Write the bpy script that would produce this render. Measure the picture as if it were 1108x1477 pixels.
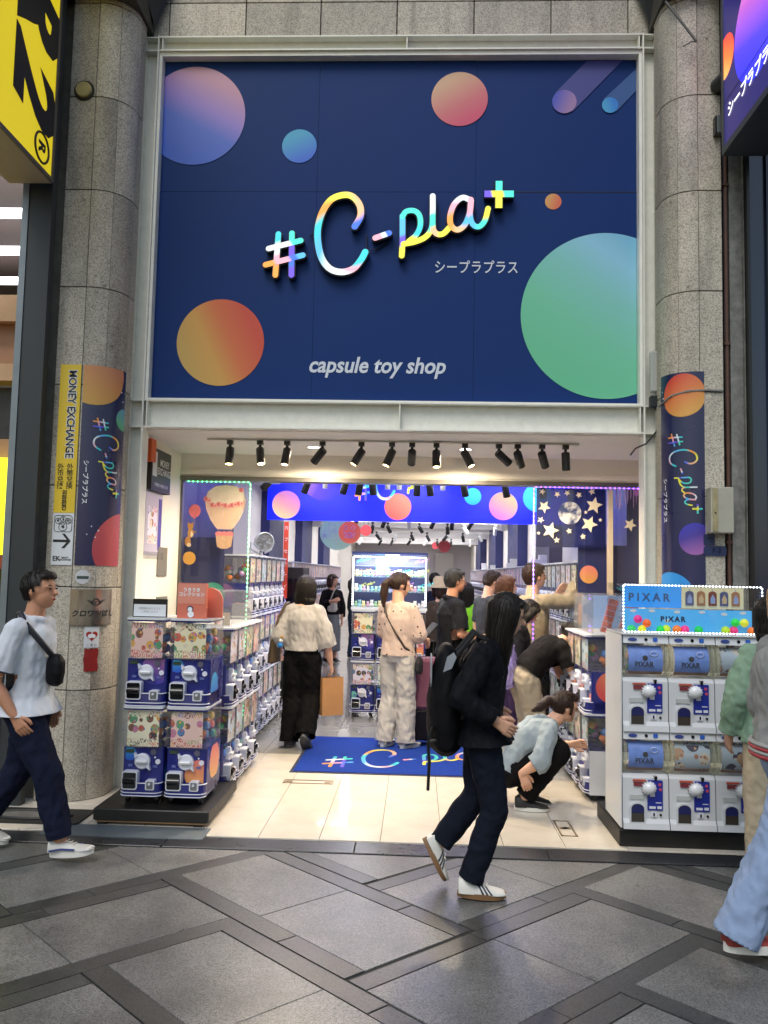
import bpy, bmesh, math, random
import numpy as np
from mathutils import Vector, Matrix, noise
R_ = math.radians
for o in list(bpy.data.objects): bpy.data.objects.remove(o, do_unlink=True)
scene = bpy.context.scene
COL = scene.collection
rnd = random.Random(7)

# ------------------------------------------------------------------ camera
H = 1.68                      # eye height; x right along the shop front, y into the shop, z up
FPX, CX, CY = 1180.0, 554.0, 738.5
_y = np.array([47, -91, FPX]); _y /= np.linalg.norm(_y)
_z = np.array([325, (FPX*FPX+47*325)/91.0, FPX]); _z /= np.linalg.norm(_z)
_z -= _y*(_z@_y); _z /= np.linalg.norm(_z)
_x = np.cross(_y, _z)
if _x[0] < 0: _x = -_x
RW = np.stack([_x, _y, _z])   # world = RW @ (right, up, forward)
cam_d = bpy.data.cameras.new('camera'); cam = bpy.data.objects.new('camera', cam_d); COL.objects.link(cam)
r, u, f = RW[:, 0], RW[:, 1], RW[:, 2]
cam.matrix_world = Matrix(((r[0], u[0], -f[0], 0), (r[1], u[1], -f[1], 0), (r[2], u[2], -f[2], H), (0, 0, 0, 1)))
cam_d.sensor_fit = 'VERTICAL'; cam_d.sensor_height = 24.0; cam_d.lens = 24.0*FPX/1477.0
cam_d.clip_end = 400; cam_d.clip_start = 0.05
scene.camera = cam
def at(px, py, Y):            # photo pixel -> point on the vertical plane at depth Y
    d = RW @ np.array([px-CX, CY-py, FPX]); t = Y/d[1]
    return Vector((d[0]*t, Y, H+d[2]*t))
def gnd(px, py, Z=0.0):       # photo pixel -> point on the level plane at height Z
    d = RW @ np.array([px-CX, CY-py, FPX]); t = (Z-H)/d[2]
    return Vector((d[0]*t, d[1]*t, Z))

# ------------------------------------------------------------------ light
world = bpy.data.worlds.new('World'); scene.world = world; world.use_nodes = True
wn = world.node_tree.nodes; wl = world.node_tree.links
bg = wn['Background']; sky = wn.new('ShaderNodeTexSky'); sky.sky_type = 'NISHITA'; sky.sun_disc = False
SUN_EL, SUN_AZ = R_(52), R_(200)
sky.sun_elevation = SUN_EL; sky.sun_rotation = SUN_AZ; sky.air_density = 1.6; sky.dust_density = 1.6; sky.ozone_density = 1.0
wl.new(sky.outputs[0], bg.inputs[0]); bg.inputs[1].default_value = 0.092
sun_d = bpy.data.lights.new('sun', 'SUN'); sun_d.energy = 0.95; sun_d.angle = R_(28); sun_d.color = (1.0, .985, .95)
sun = bpy.data.objects.new('sun', sun_d); COL.objects.link(sun)
sun.rotation_euler = Vector((-math.sin(SUN_AZ)*math.cos(SUN_EL), -math.cos(SUN_AZ)*math.cos(SUN_EL), -math.sin(SUN_EL))).to_track_quat('-Z', 'Y').to_euler()
vs = scene.view_settings
vs.view_transform = 'Standard'; vs.look = 'None'; vs.gamma = 1.0; vs.use_curve_mapping = False; vs.exposure = 0.55
scene.render.engine = 'CYCLES'
cy = scene.cycles
cy.use_denoising = True; cy.max_bounces = 8; cy.diffuse_bounces = 3; cy.glossy_bounces = 3; cy.transmission_bounces = 6
cy.transparent_max_bounces = 16; cy.caustics_reflective = False; cy.caustics_refractive = False; cy.sample_clamp_indirect = 6.0

# ------------------------------------------------------------------ materials
def lin(c):
    if isinstance(c, str):
        c = [int(c[i:i+2], 16)/255 for i in (0, 2, 4)]
        return tuple(x/12.92 if x <= .04045 else ((x+.055)/1.055)**2.4 for x in c)
    return tuple(c)
MATS = {}
def mat(name, col='808080', rough=.5, metal=0.0, emit=None, es=0.0, var=0.0, vs_=6.0, bump=0.0, bs=60.0, coat=0.0, spec=.5, sheen=0.0, alpha=1.0, dirt=0.0):
    if name in MATS: return MATS[name]
    m = bpy.data.materials.new(name); m.use_nodes = True; MATS[name] = m
    n, l = m.node_tree.nodes, m.node_tree.links; p = n['Principled BSDF']
    c = lin(col)
    p.inputs['Base Color'].default_value = (*c, 1); p.inputs['Roughness'].default_value = rough; p.inputs['Metallic'].default_value = metal
    p.inputs['Specular IOR Level'].default_value = spec; p.inputs['Coat Weight'].default_value = coat; p.inputs['Sheen Weight'].default_value = sheen
    p.inputs['Alpha'].default_value = alpha
    if emit is not None:
        p.inputs['Emission Color'].default_value = (*lin(emit), 1); p.inputs['Emission Strength'].default_value = es
    if var or bump or dirt:
        tc = n.new('ShaderNodeTexCoord'); co = tc.outputs['Object']
        if var:
            t = n.new('ShaderNodeTexNoise'); t.inputs['Scale'].default_value = vs_; t.inputs['Detail'].default_value = 6; t.inputs['Roughness'].default_value = .65
            l.new(co, t.inputs['Vector'])
            mp = n.new('ShaderNodeMapRange'); mp.inputs[1].default_value = .3; mp.inputs[2].default_value = .7
            mp.inputs[3].default_value = 1-var; mp.inputs[4].default_value = 1+var*.7; l.new(t.outputs[0], mp.inputs[0])
            mx = n.new('ShaderNodeMix'); mx.data_type = 'RGBA'; mx.blend_type = 'MULTIPLY'; mx.inputs[0].default_value = 1
            mx.inputs[6].default_value = (*c, 1); cb = n.new('ShaderNodeCombineColor')
            for i in range(3): l.new(mp.outputs[0], cb.inputs[i])
            l.new(cb.outputs[0], mx.inputs[7]); l.new(mx.outputs[2], p.inputs['Base Color'])
            mr = n.new('ShaderNodeMapRange'); mr.inputs[3].default_value = max(rough-.1, .03); mr.inputs[4].default_value = min(rough+.12, 1); l.new(t.outputs[0], mr.inputs[0]); l.new(mr.outputs[0], p.inputs['Roughness'])
        if bump:
            t2 = n.new('ShaderNodeTexNoise'); t2.inputs['Scale'].default_value = bs; t2.inputs['Detail'].default_value = 4; l.new(co, t2.inputs['Vector'])
            b = n.new('ShaderNodeBump'); b.inputs['Strength'].default_value = bump; b.inputs['Distance'].default_value = .01; l.new(t2.outputs[0], b.inputs['Height']); l.new(b.outputs[0], p.inputs['Normal'])
    return m
def granite(name, dark, mid, light, scale=170, rough=.6, blotch=.25, bump=.12, stain=None):
    m = bpy.data.materials.new(name); m.use_nodes = True; MATS[name] = m
    n, l = m.node_tree.nodes, m.node_tree.links; p = n['Principled BSDF']
    tc = n.new('ShaderNodeTexCoord'); oi = n.new('ShaderNodeObjectInfo')
    add = n.new('ShaderNodeVectorMath'); add.operation = 'ADD'; sc = n.new('ShaderNodeVectorMath'); sc.operation = 'SCALE'; sc.inputs['Scale'].default_value = 37.0
    cx = n.new('ShaderNodeCombineXYZ'); l.new(oi.outputs['Random'], cx.inputs[0]); l.new(oi.outputs['Random'], cx.inputs[2]); l.new(cx.outputs[0], sc.inputs[0])
    l.new(tc.outputs['Object'], add.inputs[0]); l.new(sc.outputs[0], add.inputs[1]); V = add.outputs[0]
    v = n.new('ShaderNodeTexVoronoi'); v.inputs['Scale'].default_value = scale; l.new(V, v.inputs['Vector'])
    sp = n.new('ShaderNodeSeparateColor'); l.new(v.outputs['Color'], sp.inputs[0])
    rp = n.new('ShaderNodeValToRGB'); cr = rp.color_ramp; cr.interpolation = 'LINEAR'
    cr.elements[0].position = .12; cr.elements[0].color = (*lin(dark), 1); cr.elements[1].position = .95; cr.elements[1].color = (*lin(light), 1)
    e = cr.elements.new(.38); e.color = (*lin(mid), 1); l.new(sp.outputs[0], rp.inputs[0])
    t = n.new('ShaderNodeTexNoise'); t.inputs['Scale'].default_value = 2.2; t.inputs['Detail'].default_value = 8; t.inputs['Roughness'].default_value = .7; l.new(V, t.inputs['Vector'])
    mp = n.new('ShaderNodeMapRange'); mp.inputs[1].default_value = .25; mp.inputs[2].default_value = .75; mp.inputs[3].default_value = 1-blotch; mp.inputs[4].default_value = 1+blotch*.6; l.new(t.outputs[0], mp.inputs[0])
    if stain:      # gum spots, drips and worn patches with their own shapes
        gv = n.new('ShaderNodeTexVoronoi'); gv.inputs['Scale'].default_value = 5.5; l.new(V, gv.inputs['Vector'])
        gs = n.new('ShaderNodeMapRange'); gs.inputs[1].default_value = .05; gs.inputs[2].default_value = .075; gs.inputs[3].default_value = .5; gs.inputs[4].default_value = 1.0; l.new(gv.outputs['Distance'], gs.inputs[0])
        sv = n.new('ShaderNodeMapping'); sv.inputs['Scale'].default_value = stain; l.new(V, sv.inputs[0])
        sn = n.new('ShaderNodeTexNoise'); sn.inputs['Scale'].default_value = 1; sn.inputs['Detail'].default_value = 5; l.new(sv.outputs[0], sn.inputs['Vector'])
        sr = n.new('ShaderNodeMapRange'); sr.inputs[1].default_value = .52; sr.inputs[2].default_value = .72; sr.inputs[3].default_value = 1.0; sr.inputs[4].default_value = .66; l.new(sn.outputs[0], sr.inputs[0])
        m3 = n.new('ShaderNodeMath'); m3.operation = 'MULTIPLY'; l.new(gs.outputs[0], m3.inputs[0]); l.new(sr.outputs[0], m3.inputs[1])
        m4 = n.new('ShaderNodeMath'); m4.operation = 'MULTIPLY'; l.new(m3.outputs[0], m4.inputs[0]); l.new(mp.outputs[0], m4.inputs[1])
        class _o: outputs = [m4.outputs[0]]
        mp = _o
    m2 = n.new('ShaderNodeMath'); m2.operation = 'MULTIPLY'; mr = n.new('ShaderNodeMapRange'); mr.inputs[3].default_value = .82; mr.inputs[4].default_value = 1.12; l.new(oi.outputs['Random'], mr.inputs[0])
    l.new(mp.outputs[0], m2.inputs[0]); l.new(mr.outputs[0], m2.inputs[1])
    mx = n.new('ShaderNodeMix'); mx.data_type = 'RGBA'; mx.blend_type = 'MULTIPLY'; mx.inputs[0].default_value = 1
    cb = n.new('ShaderNodeCombineColor')
    for i in range(3): l.new(m2.outputs[0], cb.inputs[i])
    l.new(rp.outputs[0], mx.inputs[6]); l.new(cb.outputs[0], mx.inputs[7]); l.new(mx.outputs[2], p.inputs['Base Color'])
    rr = n.new('ShaderNodeMapRange'); rr.inputs[3].default_value = rough-.15; rr.inputs[4].default_value = rough+.15; l.new(t.outputs[0], rr.inputs[0]); l.new(rr.outputs[0], p.inputs['Roughness'])
    b = n.new('ShaderNodeBump'); b.inputs['Strength'].default_value = bump; b.inputs['Distance'].default_value = .004; l.new(sp.outputs[1], b.inputs['Height']); l.new(b.outputs[0], p.inputs['Normal'])
    return m
def grad(name, stops, ang=0.0, rough=.35, es=0.0):
    """printed colour blend across a disc (UV 0..1), turned by ang degrees"""
    if name in MATS: return MATS[name]
    m = bpy.data.materials.new(name); m.use_nodes = True; MATS[name] = m
    n, l = m.node_tree.nodes, m.node_tree.links; p = n['Principled BSDF']
    uv = n.new('ShaderNodeUVMap'); mpn = n.new('ShaderNodeVectorMath'); mpn.operation = 'DOT_PRODUCT'
    a = R_(ang); dx, dy = math.cos(a), math.sin(a)
    sub = n.new('ShaderNodeVectorMath'); sub.operation = 'SUBTRACT'; sub.inputs[1].default_value = (.5, .5, 0); l.new(uv.outputs[0], sub.inputs[0])
    mpn.inputs[1].default_value = (dx, dy, 0); l.new(sub.outputs[0], mpn.inputs[0])
    ad = n.new('ShaderNodeMath'); ad.operation = 'ADD'; ad.inputs[1].default_value = .5; l.new(mpn.outputs['Value'], ad.inputs[0])
    rp = n.new('ShaderNodeValToRGB'); cr = rp.color_ramp
    while len(cr.elements) < len(stops): cr.elements.new(.5)
    for e, (pos, c) in zip(cr.elements, stops): e.position = pos
    for e, (pos, c) in zip(cr.elements, stops): e.color = (*lin(c), 1)
    l.new(ad.outputs[0], rp.inputs[0]); l.new(rp.outputs[0], p.inputs['Base Color']); p.inputs['Roughness'].default_value = rough
    if es: l.new(rp.outputs[0], p.inputs['Emission Color']); p.inputs['Emission Strength'].default_value = es
    return m
def poster(name, bgs, blobs, scale=9.0, es=0.0, rough=.3):
    """printed sheet: pale ground, scattered colour blobs and rows of fine print; each sheet differs by its object random"""
    if name in MATS: return MATS[name]
    m = bpy.data.materials.new(name); m.use_nodes = True; MATS[name] = m
    n, l = m.node_tree.nodes, m.node_tree.links; p = n['Principled BSDF']; p.inputs['Roughness'].default_value = rough
    uv = n.new('ShaderNodeUVMap'); oi = n.new('ShaderNodeObjectInfo')
    off = n.new('ShaderNodeVectorMath'); off.operation = 'MULTIPLY_ADD'; off.inputs[1].default_value = (1, 1, 1)
    cx = n.new('ShaderNodeCombineXYZ'); mm = n.new('ShaderNodeMath'); mm.operation = 'MULTIPLY'; mm.inputs[1].default_value = 23.0
    l.new(oi.outputs['Random'], mm.inputs[0]); l.new(mm.outputs[0], cx.inputs[0]); l.new(mm.outputs[0], cx.inputs[1])
    l.new(uv.outputs[0], off.inputs[0]); l.new(cx.outputs[0], off.inputs[2]); V = off.outputs[0]
    def ramp(cols, const=True):
        rp = n.new('ShaderNodeValToRGB'); cr = rp.color_ramp
        if const: cr.interpolation = 'CONSTANT'
        while len(cr.elements) < len(cols): cr.elements.new(.5)
        for i, e in enumerate(cr.elements): e.position = i/len(cols)
        for i, e in enumerate(cr.elements): e.color = (*lin(cols[i]), 1)
        return rp
    bgr = ramp(bgs); l.new(oi.outputs['Random'], bgr.inputs[0])
    v = n.new('ShaderNodeTexVoronoi'); v.inputs['Scale'].default_value = scale*.55; v.inputs['Randomness'].default_value = .7; l.new(V, v.inputs['Vector'])
    sp = n.new('ShaderNodeSeparateColor'); l.new(v.outputs['Color'], sp.inputs[0])
    br = ramp(blobs); l.new(sp.outputs[0], br.inputs[0])
    v2 = n.new('ShaderNodeTexVoronoi'); v2.inputs['Scale'].default_value = scale*1.7; l.new(V, v2.inputs['Vector'])
    sp2 = n.new('ShaderNodeSeparateColor'); l.new(v2.outputs['Color'], sp2.inputs[0]); br2 = ramp(blobs[3:]+blobs[:3]); l.new(sp2.outputs[2], br2.inputs[0])
    lt = n.new('ShaderNodeMath'); lt.operation = 'LESS_THAN'; lt.inputs[1].default_value = .50; l.new(v.outputs['Distance'], lt.inputs[0])
    sel = n.new('ShaderNodeMath'); sel.operation = 'GREATER_THAN'; sel.inputs[1].default_value = .10; l.new(sp.outputs[1], sel.inputs[0])
    f0 = n.new('ShaderNodeMath'); f0.operation = 'MULTIPLY'; l.new(lt.outputs[0], f0.inputs[0]); l.new(sel.outputs[0], f0.inputs[1])
    in2 = n.new('ShaderNodeMath'); in2.operation = 'LESS_THAN'; in2.inputs[1].default_value = .42; l.new(v2.outputs['Distance'], in2.inputs[0])
    mxa = n.new('ShaderNodeMix'); mxa.data_type = 'RGBA'; l.new(in2.outputs[0], mxa.inputs[0]); l.new(br.outputs[0], mxa.inputs[6]); l.new(br2.outputs[0], mxa.inputs[7])
    mx = n.new('ShaderNodeMix'); mx.data_type = 'RGBA'; l.new(f0.outputs[0], mx.inputs[0]); l.new(bgr.outputs[0], mx.inputs[6]); l.new(mxa.outputs[2], mx.inputs[7])
    # fine print in the lowest quarter
    suv = n.new('ShaderNodeSeparateXYZ'); l.new(uv.outputs[0], suv.inputs[0])
    w = n.new('ShaderNodeTexNoise'); w.inputs['Scale'].default_value = 1.0; mpv = n.new('ShaderNodeMapping'); mpv.inputs['Scale'].default_value = (30, 14, 1); l.new(V, mpv.inputs[0]); l.new(mpv.outputs[0], w.inputs['Vector'])
    g = n.new('ShaderNodeMath'); g.operation = 'GREATER_THAN'; g.inputs[1].default_value = .52; l.new(w.outputs[0], g.inputs[0])
    lo = n.new('ShaderNodeMath'); lo.operation = 'LESS_THAN'; lo.inputs[1].default_value = .22; l.new(suv.outputs[1], lo.inputs[0])
    hi = n.new('ShaderNodeMath'); hi.operation = 'GREATER_THAN'; hi.inputs[1].default_value = .84; l.new(suv.outputs[1], hi.inputs[0])
    an = n.new('ShaderNodeMath'); an.operation = 'ADD'; l.new(lo.outputs[0], an.inputs[0]); l.new(hi.outputs[0], an.inputs[1])
    mx2 = n.new('ShaderNodeMix'); mx2.data_type = 'RGBA'; l.new(an.outputs[0], mx2.inputs[0]); l.new(mx.outputs[2], mx2.inputs[6])
    mx3 = n.new('ShaderNodeMix'); mx3.data_type = 'RGBA'; l.new(g.outputs[0], mx3.inputs[0]); l.new(bgr.outputs[0], mx3.inputs[6]); l.new(br.outputs[0], mx3.inputs[7])
    l.new(mx3.outputs[2], mx2.inputs[7]); l.new(mx2.outputs[2], p.inputs['Base Color'])
    if es: l.new(mx2.outputs[2], p.inputs['Emission Color']); p.inputs['Emission Strength'].default_value = es
    return m
def glass(name, tint=(1, 1, 1), refl=.5, rough=.02, body=0.0, bcol='ffffff'):
    """thin clear sheet: straight-through light plus a Fresnel reflection"""
    m = bpy.data.materials.new(name); m.use_nodes = True; MATS[name] = m
    n, l = m.node_tree.nodes, m.node_tree.links; n.remove(n['Principled BSDF']); out = n['Material Output']
    tr = n.new('ShaderNodeBsdfTransparent'); tr.inputs[0].default_value = (*tint, 1)
    gl = n.new('ShaderNodeBsdfGlossy'); gl.inputs['Roughness'].default_value = rough
    lw = n.new('ShaderNodeLayerWeight'); lw.inputs[0].default_value = .5; pw = n.new('ShaderNodeMath'); pw.operation = 'POWER'; pw.inputs[1].default_value = 4.0; l.new(lw.outputs['Facing'], pw.inputs[0])
    mu = n.new('ShaderNodeMath'); mu.operation = 'MULTIPLY_ADD'; mu.inputs[1].default_value = refl; mu.inputs[2].default_value = .035; l.new(pw.outputs[0], mu.inputs[0])
    ms = n.new('ShaderNodeMixShader'); l.new(mu.outputs[0], ms.inputs[0]); l.new(tr.outputs[0], ms.inputs[1]); l.new(gl.outputs[0], ms.inputs[2])
    if body:
        df = n.new('ShaderNodeBsdfDiffuse'); df.inputs[0].default_value = (*lin(bcol), 1)
        m2 = n.new('ShaderNodeMixShader'); m2.inputs[0].default_value = body; l.new(ms.outputs[0], m2.inputs[1]); l.new(df.outputs[0], m2.inputs[2]); l.new(m2.outputs[0], out.inputs[0])
    else: l.new(ms.outputs[0], out.inputs[0])
    return m

# ------------------------------------------------------------------ mesh helpers
class MB:
    def __init__(s): s.v = []; s.f = []; s.m = []; s.uv = []
    def add(s, vs, fs, mi=0, uvs=None):
        o = len(s.v); s.v += [tuple(p) for p in vs]
        for i, fc in enumerate(fs):
            s.f.append(tuple(o+k for k in fc)); s.m.append(mi if isinstance(mi, int) else mi[i])
            s.uv.append([uvs[k] for k in fc] if uvs else None)
        return s
    def box(s, x0, x1, y0, y1, z0, z1, mi=0, bev=0.0):
        if bev > 0:
            b = bev
            pts = []
            def ring(z, ins): return [(x0+ins+b, y0+ins, z), (x1-ins-b, y0+ins, z), (x1-ins, y0+ins+b, z), (x1-ins, y1-ins-b, z), (x1-ins-b, y1-ins, z), (x0+ins+b, y1-ins, z), (x0+ins, y1-ins-b, z), (x0+ins, y0+ins+b, z)]
            rs = [ring(z0, b*.7), ring(z0+b, 0), ring(z1-b, 0), ring(z1, b*.7)]
            for q in rs: pts += q
            fs = [tuple(range(7, -1, -1)), tuple(range(24, 32))]
            for k in range(3):
                for i in range(8): fs.append((k*8+i, k*8+(i+1) % 8, (k+1)*8+(i+1) % 8, (k+1)*8+i))
            return s.add(pts, fs, mi)
        p = [(x0, y0, z0), (x1, y0, z0), (x1, y1, z0), (x0, y1, z0), (x0, y0, z1), (x1, y0, z1), (x1, y1, z1), (x0, y1, z1)]
        return s.add(p, [(0, 3, 2, 1), (4, 5, 6, 7), (0, 1, 5, 4), (1, 2, 6, 5), (2, 3, 7, 6), (3, 0, 4, 7)], mi)
    def prism(s, poly, h0, h1, axis='z', mi=0, cap=True):
        n = len(poly)
        def P(a, b, h): return {'z': (a, b, h), 'y': (a, h, b), 'x': (h, a, b)}[axis]
        vs = [P(a, b, h0) for a, b in poly]+[P(a, b, h1) for a, b in poly]
        fs = [(i, (i+1) % n, n+(i+1) % n, n+i) for i in range(n)]
        if cap: fs += [tuple(range(n-1, -1, -1)), tuple(range(n, 2*n))]
        return s.add(vs, fs, mi)
    def cyl(s, p0, p1, r0, r1=None, n=16, mi=0, cap=True):
        r1 = r0 if r1 is None else r1
        p0, p1 = Vector(p0), Vector(p1); d = (p1-p0).normalized(); a = d.orthogonal().normalized(); b = d.cross(a)
        vs = []
        for p, rr in ((p0, r0), (p1, r1)):
            for i in range(n): t = 2*math.pi*i/n; vs.append(p+(a*math.cos(t)+b*math.sin(t))*rr)
        fs = [(i, (i+1) % n, n+(i+1) % n, n+i) for i in range(n)]
        if cap: fs += [tuple(range(n-1, -1, -1)), tuple(range(n, 2*n))]
        return s.add(vs, fs, mi)
    def lathe(s, prof, c=(0, 0, 0), axis='z', n=20, mi=0):
        c = Vector(c); vs = []; fs = []
        for (rr, h) in prof:
            for i in range(n):
                t = 2*math.pi*i/n; a, b = rr*math.cos(t), rr*math.sin(t)
                vs.append(c+Vector({'z': (a, b, h), 'y': (a, h, b), 'x': (h, a, b)}[axis]))
        k = len(prof)
        for j in range(k-1):
            for i in range(n): fs.append((j*n+i, j*n+(i+1) % n, (j+1)*n+(i+1) % n, (j+1)*n+i))
        return s.add(vs, fs, mi)
    def sphere(s, c, r, nu=12, nv=8, mi=0, sc=(1, 1, 1)):
        c = Vector(c); vs = []; fs = []
        for j in range(nv+1):
            ph = math.pi*j/nv
            for i in range(nu):
                t = 2*math.pi*i/nu
                vs.append(c+Vector((r*sc[0]*math.sin(ph)*math.cos(t), r*sc[1]*math.sin(ph)*math.sin(t), r*sc[2]*math.cos(ph))))
        for j in range(nv):
            for i in range(nu): fs.append((j*nu+i, (j+1)*nu+i, (j+1)*nu+(i+1) % nu, j*nu+(i+1) % nu))
        return s.add(vs, fs, mi)
    def tube(s, pts, r, n=8, mi=0, closed=False):
        pts = [Vector(p) for p in pts]; k = len(pts); vs = []; fs = []
        a = None
        for i, p in enumerate(pts):
            if closed: d = (pts[(i+1) % k]-pts[i-1]).normalized()
            else: d = (pts[min(i+1, k-1)]-pts[max(i-1, 0)]).normalized()
            if a is None: a = d.orthogonal().normalized()
            a = (a-d*a.dot(d)).normalized(); b = d.cross(a)
            rr = r[i] if isinstance(r, (list, tuple)) else r
            for q in range(n): t = 2*math.pi*q/n; vs.append(p+(a*math.cos(t)+b*math.sin(t))*rr)
        for i in range(k if closed else k-1):
            j = (i+1) % k
            for q in range(n): fs.append((i*n+q, i*n+(q+1) % n, j*n+(q+1) % n, j*n+q))
        if not closed: fs += [tuple(range(n-1, -1, -1)), tuple(range((k-1)*n, k*n))]
        return s.add(vs, fs, mi)
    def quad(s, a, b, c, d, mi=0):
        return s.add([a, b, c, d], [(0, 1, 2, 3)], mi, [(0, 0), (1, 0), (1, 1), (0, 1)])
    def xf(s, M):
        s.v = [tuple(M @ Vector(p)) for p in s.v]; return s
    def mesh(s, name, mats, smooth=False, ang=None):
        me = bpy.data.meshes.new(name); me.from_pydata(s.v, [], s.f); me.update()
        for m in (mats if isinstance(mats, (list, tuple)) else [mats]): me.materials.append(m)
        me.polygons.foreach_set('material_index', s.m)
        if any(q is not None for q in s.uv):
            uvl = me.uv_layers.new(name='UVMap'); flat = []
            for fc, q in zip(s.f, s.uv):
                for k in range(len(fc)): flat += list(q[k]) if q else [0.5, 0.5]
            uvl.data.foreach_set('uv', flat)
        bm = bmesh.new(); bm.from_mesh(me); bmesh.ops.recalc_face_normals(bm, faces=bm.faces); 
        if smooth:
            for fc in bm.faces: fc.smooth = True
            if ang:
                for e in bm.edges:
                    if len(e.link_faces) == 2 and e.calc_face_angle(0) > R_(ang): e.smooth = False
        bm.to_mesh(me); bm.free()
        return me
    def build(s, name, mats, parent=None, loc=(0, 0, 0), rot=(0, 0, 0), smooth=False, ang=35):
        return obj(name, s.mesh(name, mats, smooth, ang), parent, loc, rot)
def obj(name, me, parent=None, loc=(0, 0, 0), rot=(0, 0, 0)):
    o = bpy.data.objects.new(name, me); COL.objects.link(o); o.location = loc; o.rotation_euler = rot
    if parent: o.parent = parent
    return o
def tag(o, label=None, cat=None, group=None, kind=None):
    if label: o['label'] = label
    if cat: o['category'] = cat
    if group: o['group'] = group
    if kind: o['kind'] = kind
    return o
def thing(name, label, cat, loc=(0, 0, 0), rz=0.0, group=None):
    o = bpy.data.objects.new(name, None); COL.objects.link(o); o.location = loc; o.rotation_euler = (0, 0, rz); o.empty_display_size = .1
    return tag(o, label, cat, group)
def copy_tree(o, parent=None):
    c = o.copy(); COL.objects.link(c); c.parent = parent
    for ch in list(o.children): copy_tree(ch, c)
    return c
def struct(o): o['kind'] = 'structure'; return o
def rrect(x0, x1, y0, y1, r, k=4):
    p = []
    for cx, cy_, a0 in ((x1-r, y0+r, -90), (x1-r, y1-r, 0), (x0+r, y1-r, 90), (x0+r, y0+r, 180)):
        for i in range(k+1): a = R_(a0+90*i/k); p.append((cx+r*math.cos(a), cy_+r*math.sin(a)))
    return p
def clip_poly(poly, a, b, c):          # keep a*x+b*y <= c
    out = []
    for i in range(len(poly)):
        p, q = poly[i], poly[(i+1) % len(poly)]; dp, dq = a*p[0]+b*p[1]-c, a*q[0]+b*q[1]-c
        if dp <= 0: out.append(p)
        if dp*dq < 0: t = dp/(dp-dq); out.append((p[0]+(q[0]-p[0])*t, p[1]+(q[1]-p[1])*t))
    return out
def text_mesh(name, body, size, m, fn=None, depth=0.0, shear=0.0, off=0.0, align='CENTER', space=1.0, lines=1.0, w=1.0):
    cu = bpy.data.curves.new('t', 'FONT'); cu.body = body; cu.size = size; cu.align_x = align; cu.align_y = 'CENTER'
    cu.extrude = depth; cu.shear = shear; cu.offset = off; cu.space_character = space; cu.space_line = lines; cu.resolution_u = 3
    o = bpy.data.objects.new('t', cu); me = bpy.data.meshes.new_from_object(o)
    bpy.data.objects.remove(o); bpy.data.curves.remove(cu); me.name = name
    for v in me.vertices:
        p = v.co; p.x *= w
        if fn: v.co = fn(p.x, p.y, p.z)
    me.materials.clear(); me.materials.append(m)
    return me
def vtext(name, chars, size, m, fn, step, off=0.0, size2=None):
    """characters set one below the other"""
    bm = bmesh.new()
    for i, ch in enumerate(chars):
        me = text_mesh('c', ch, size, m, (lambda x, y, z, i=i: fn(x, y-i*step, z)), off=off); bm.from_mesh(me); bpy.data.meshes.remove(me)
    me = bpy.data.meshes.new(name); bm.to_mesh(me); bm.free(); me.materials.append(m); return me
def disc(mb, cx, cy_, rr, fn, mi=0, u0=-1e9, u1=1e9, v0=-1e9, v1=1e9, n=28):
    """flat printed disc clipped to a rectangle; fn maps (u,v) to a point"""
    a, b = max(u0, cx-rr), min(u1, cx+rr); cols = []
    for i in range(n+1):
        t = math.cos(math.pi*(1-i/n)); uu = cx+rr*t
        uu = min(max(uu, a), b); h = math.sqrt(max(rr*rr-(uu-cx)**2, 0))
        cols.append((uu, min(max(cy_-h, v0), v1), min(max(cy_+h, v0), v1)))
    vs, uvs, fs = [], [], []
    for uu, lo, hi in cols:
        for vv in (lo, hi): vs.append(fn(uu, vv)); uvs.append((.5+(uu-cx)/rr*.5, .5+(vv-cy_)/rr*.5))
    for i in range(n): 
        if cols[i+1][0]-cols[i][0] > 1e-6: fs.append((2*i, 2*i+2, 2*i+3, 2*i+1))
    mb.add(vs, fs, mi, uvs); return mb
def catmull(pts, k=8):
    P = [Vector(p).to_2d() if len(p) > 2 else Vector(p) for p in pts]; out = []
    for i in range(len(P)-1):
        p0, p1, p2, p3 = P[max(i-1, 0)], P[i], P[i+1], P[min(i+2, len(P)-1)]
        for j in range(k):
            t = j/k; out.append(.5*((2*p1)+(-p0+p2)*t+(2*p0-5*p1+4*p2-p3)*t*t+(-p0+3*p1-3*p2+p3)*t**3))
    out.append(P[-1]); return out
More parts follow.
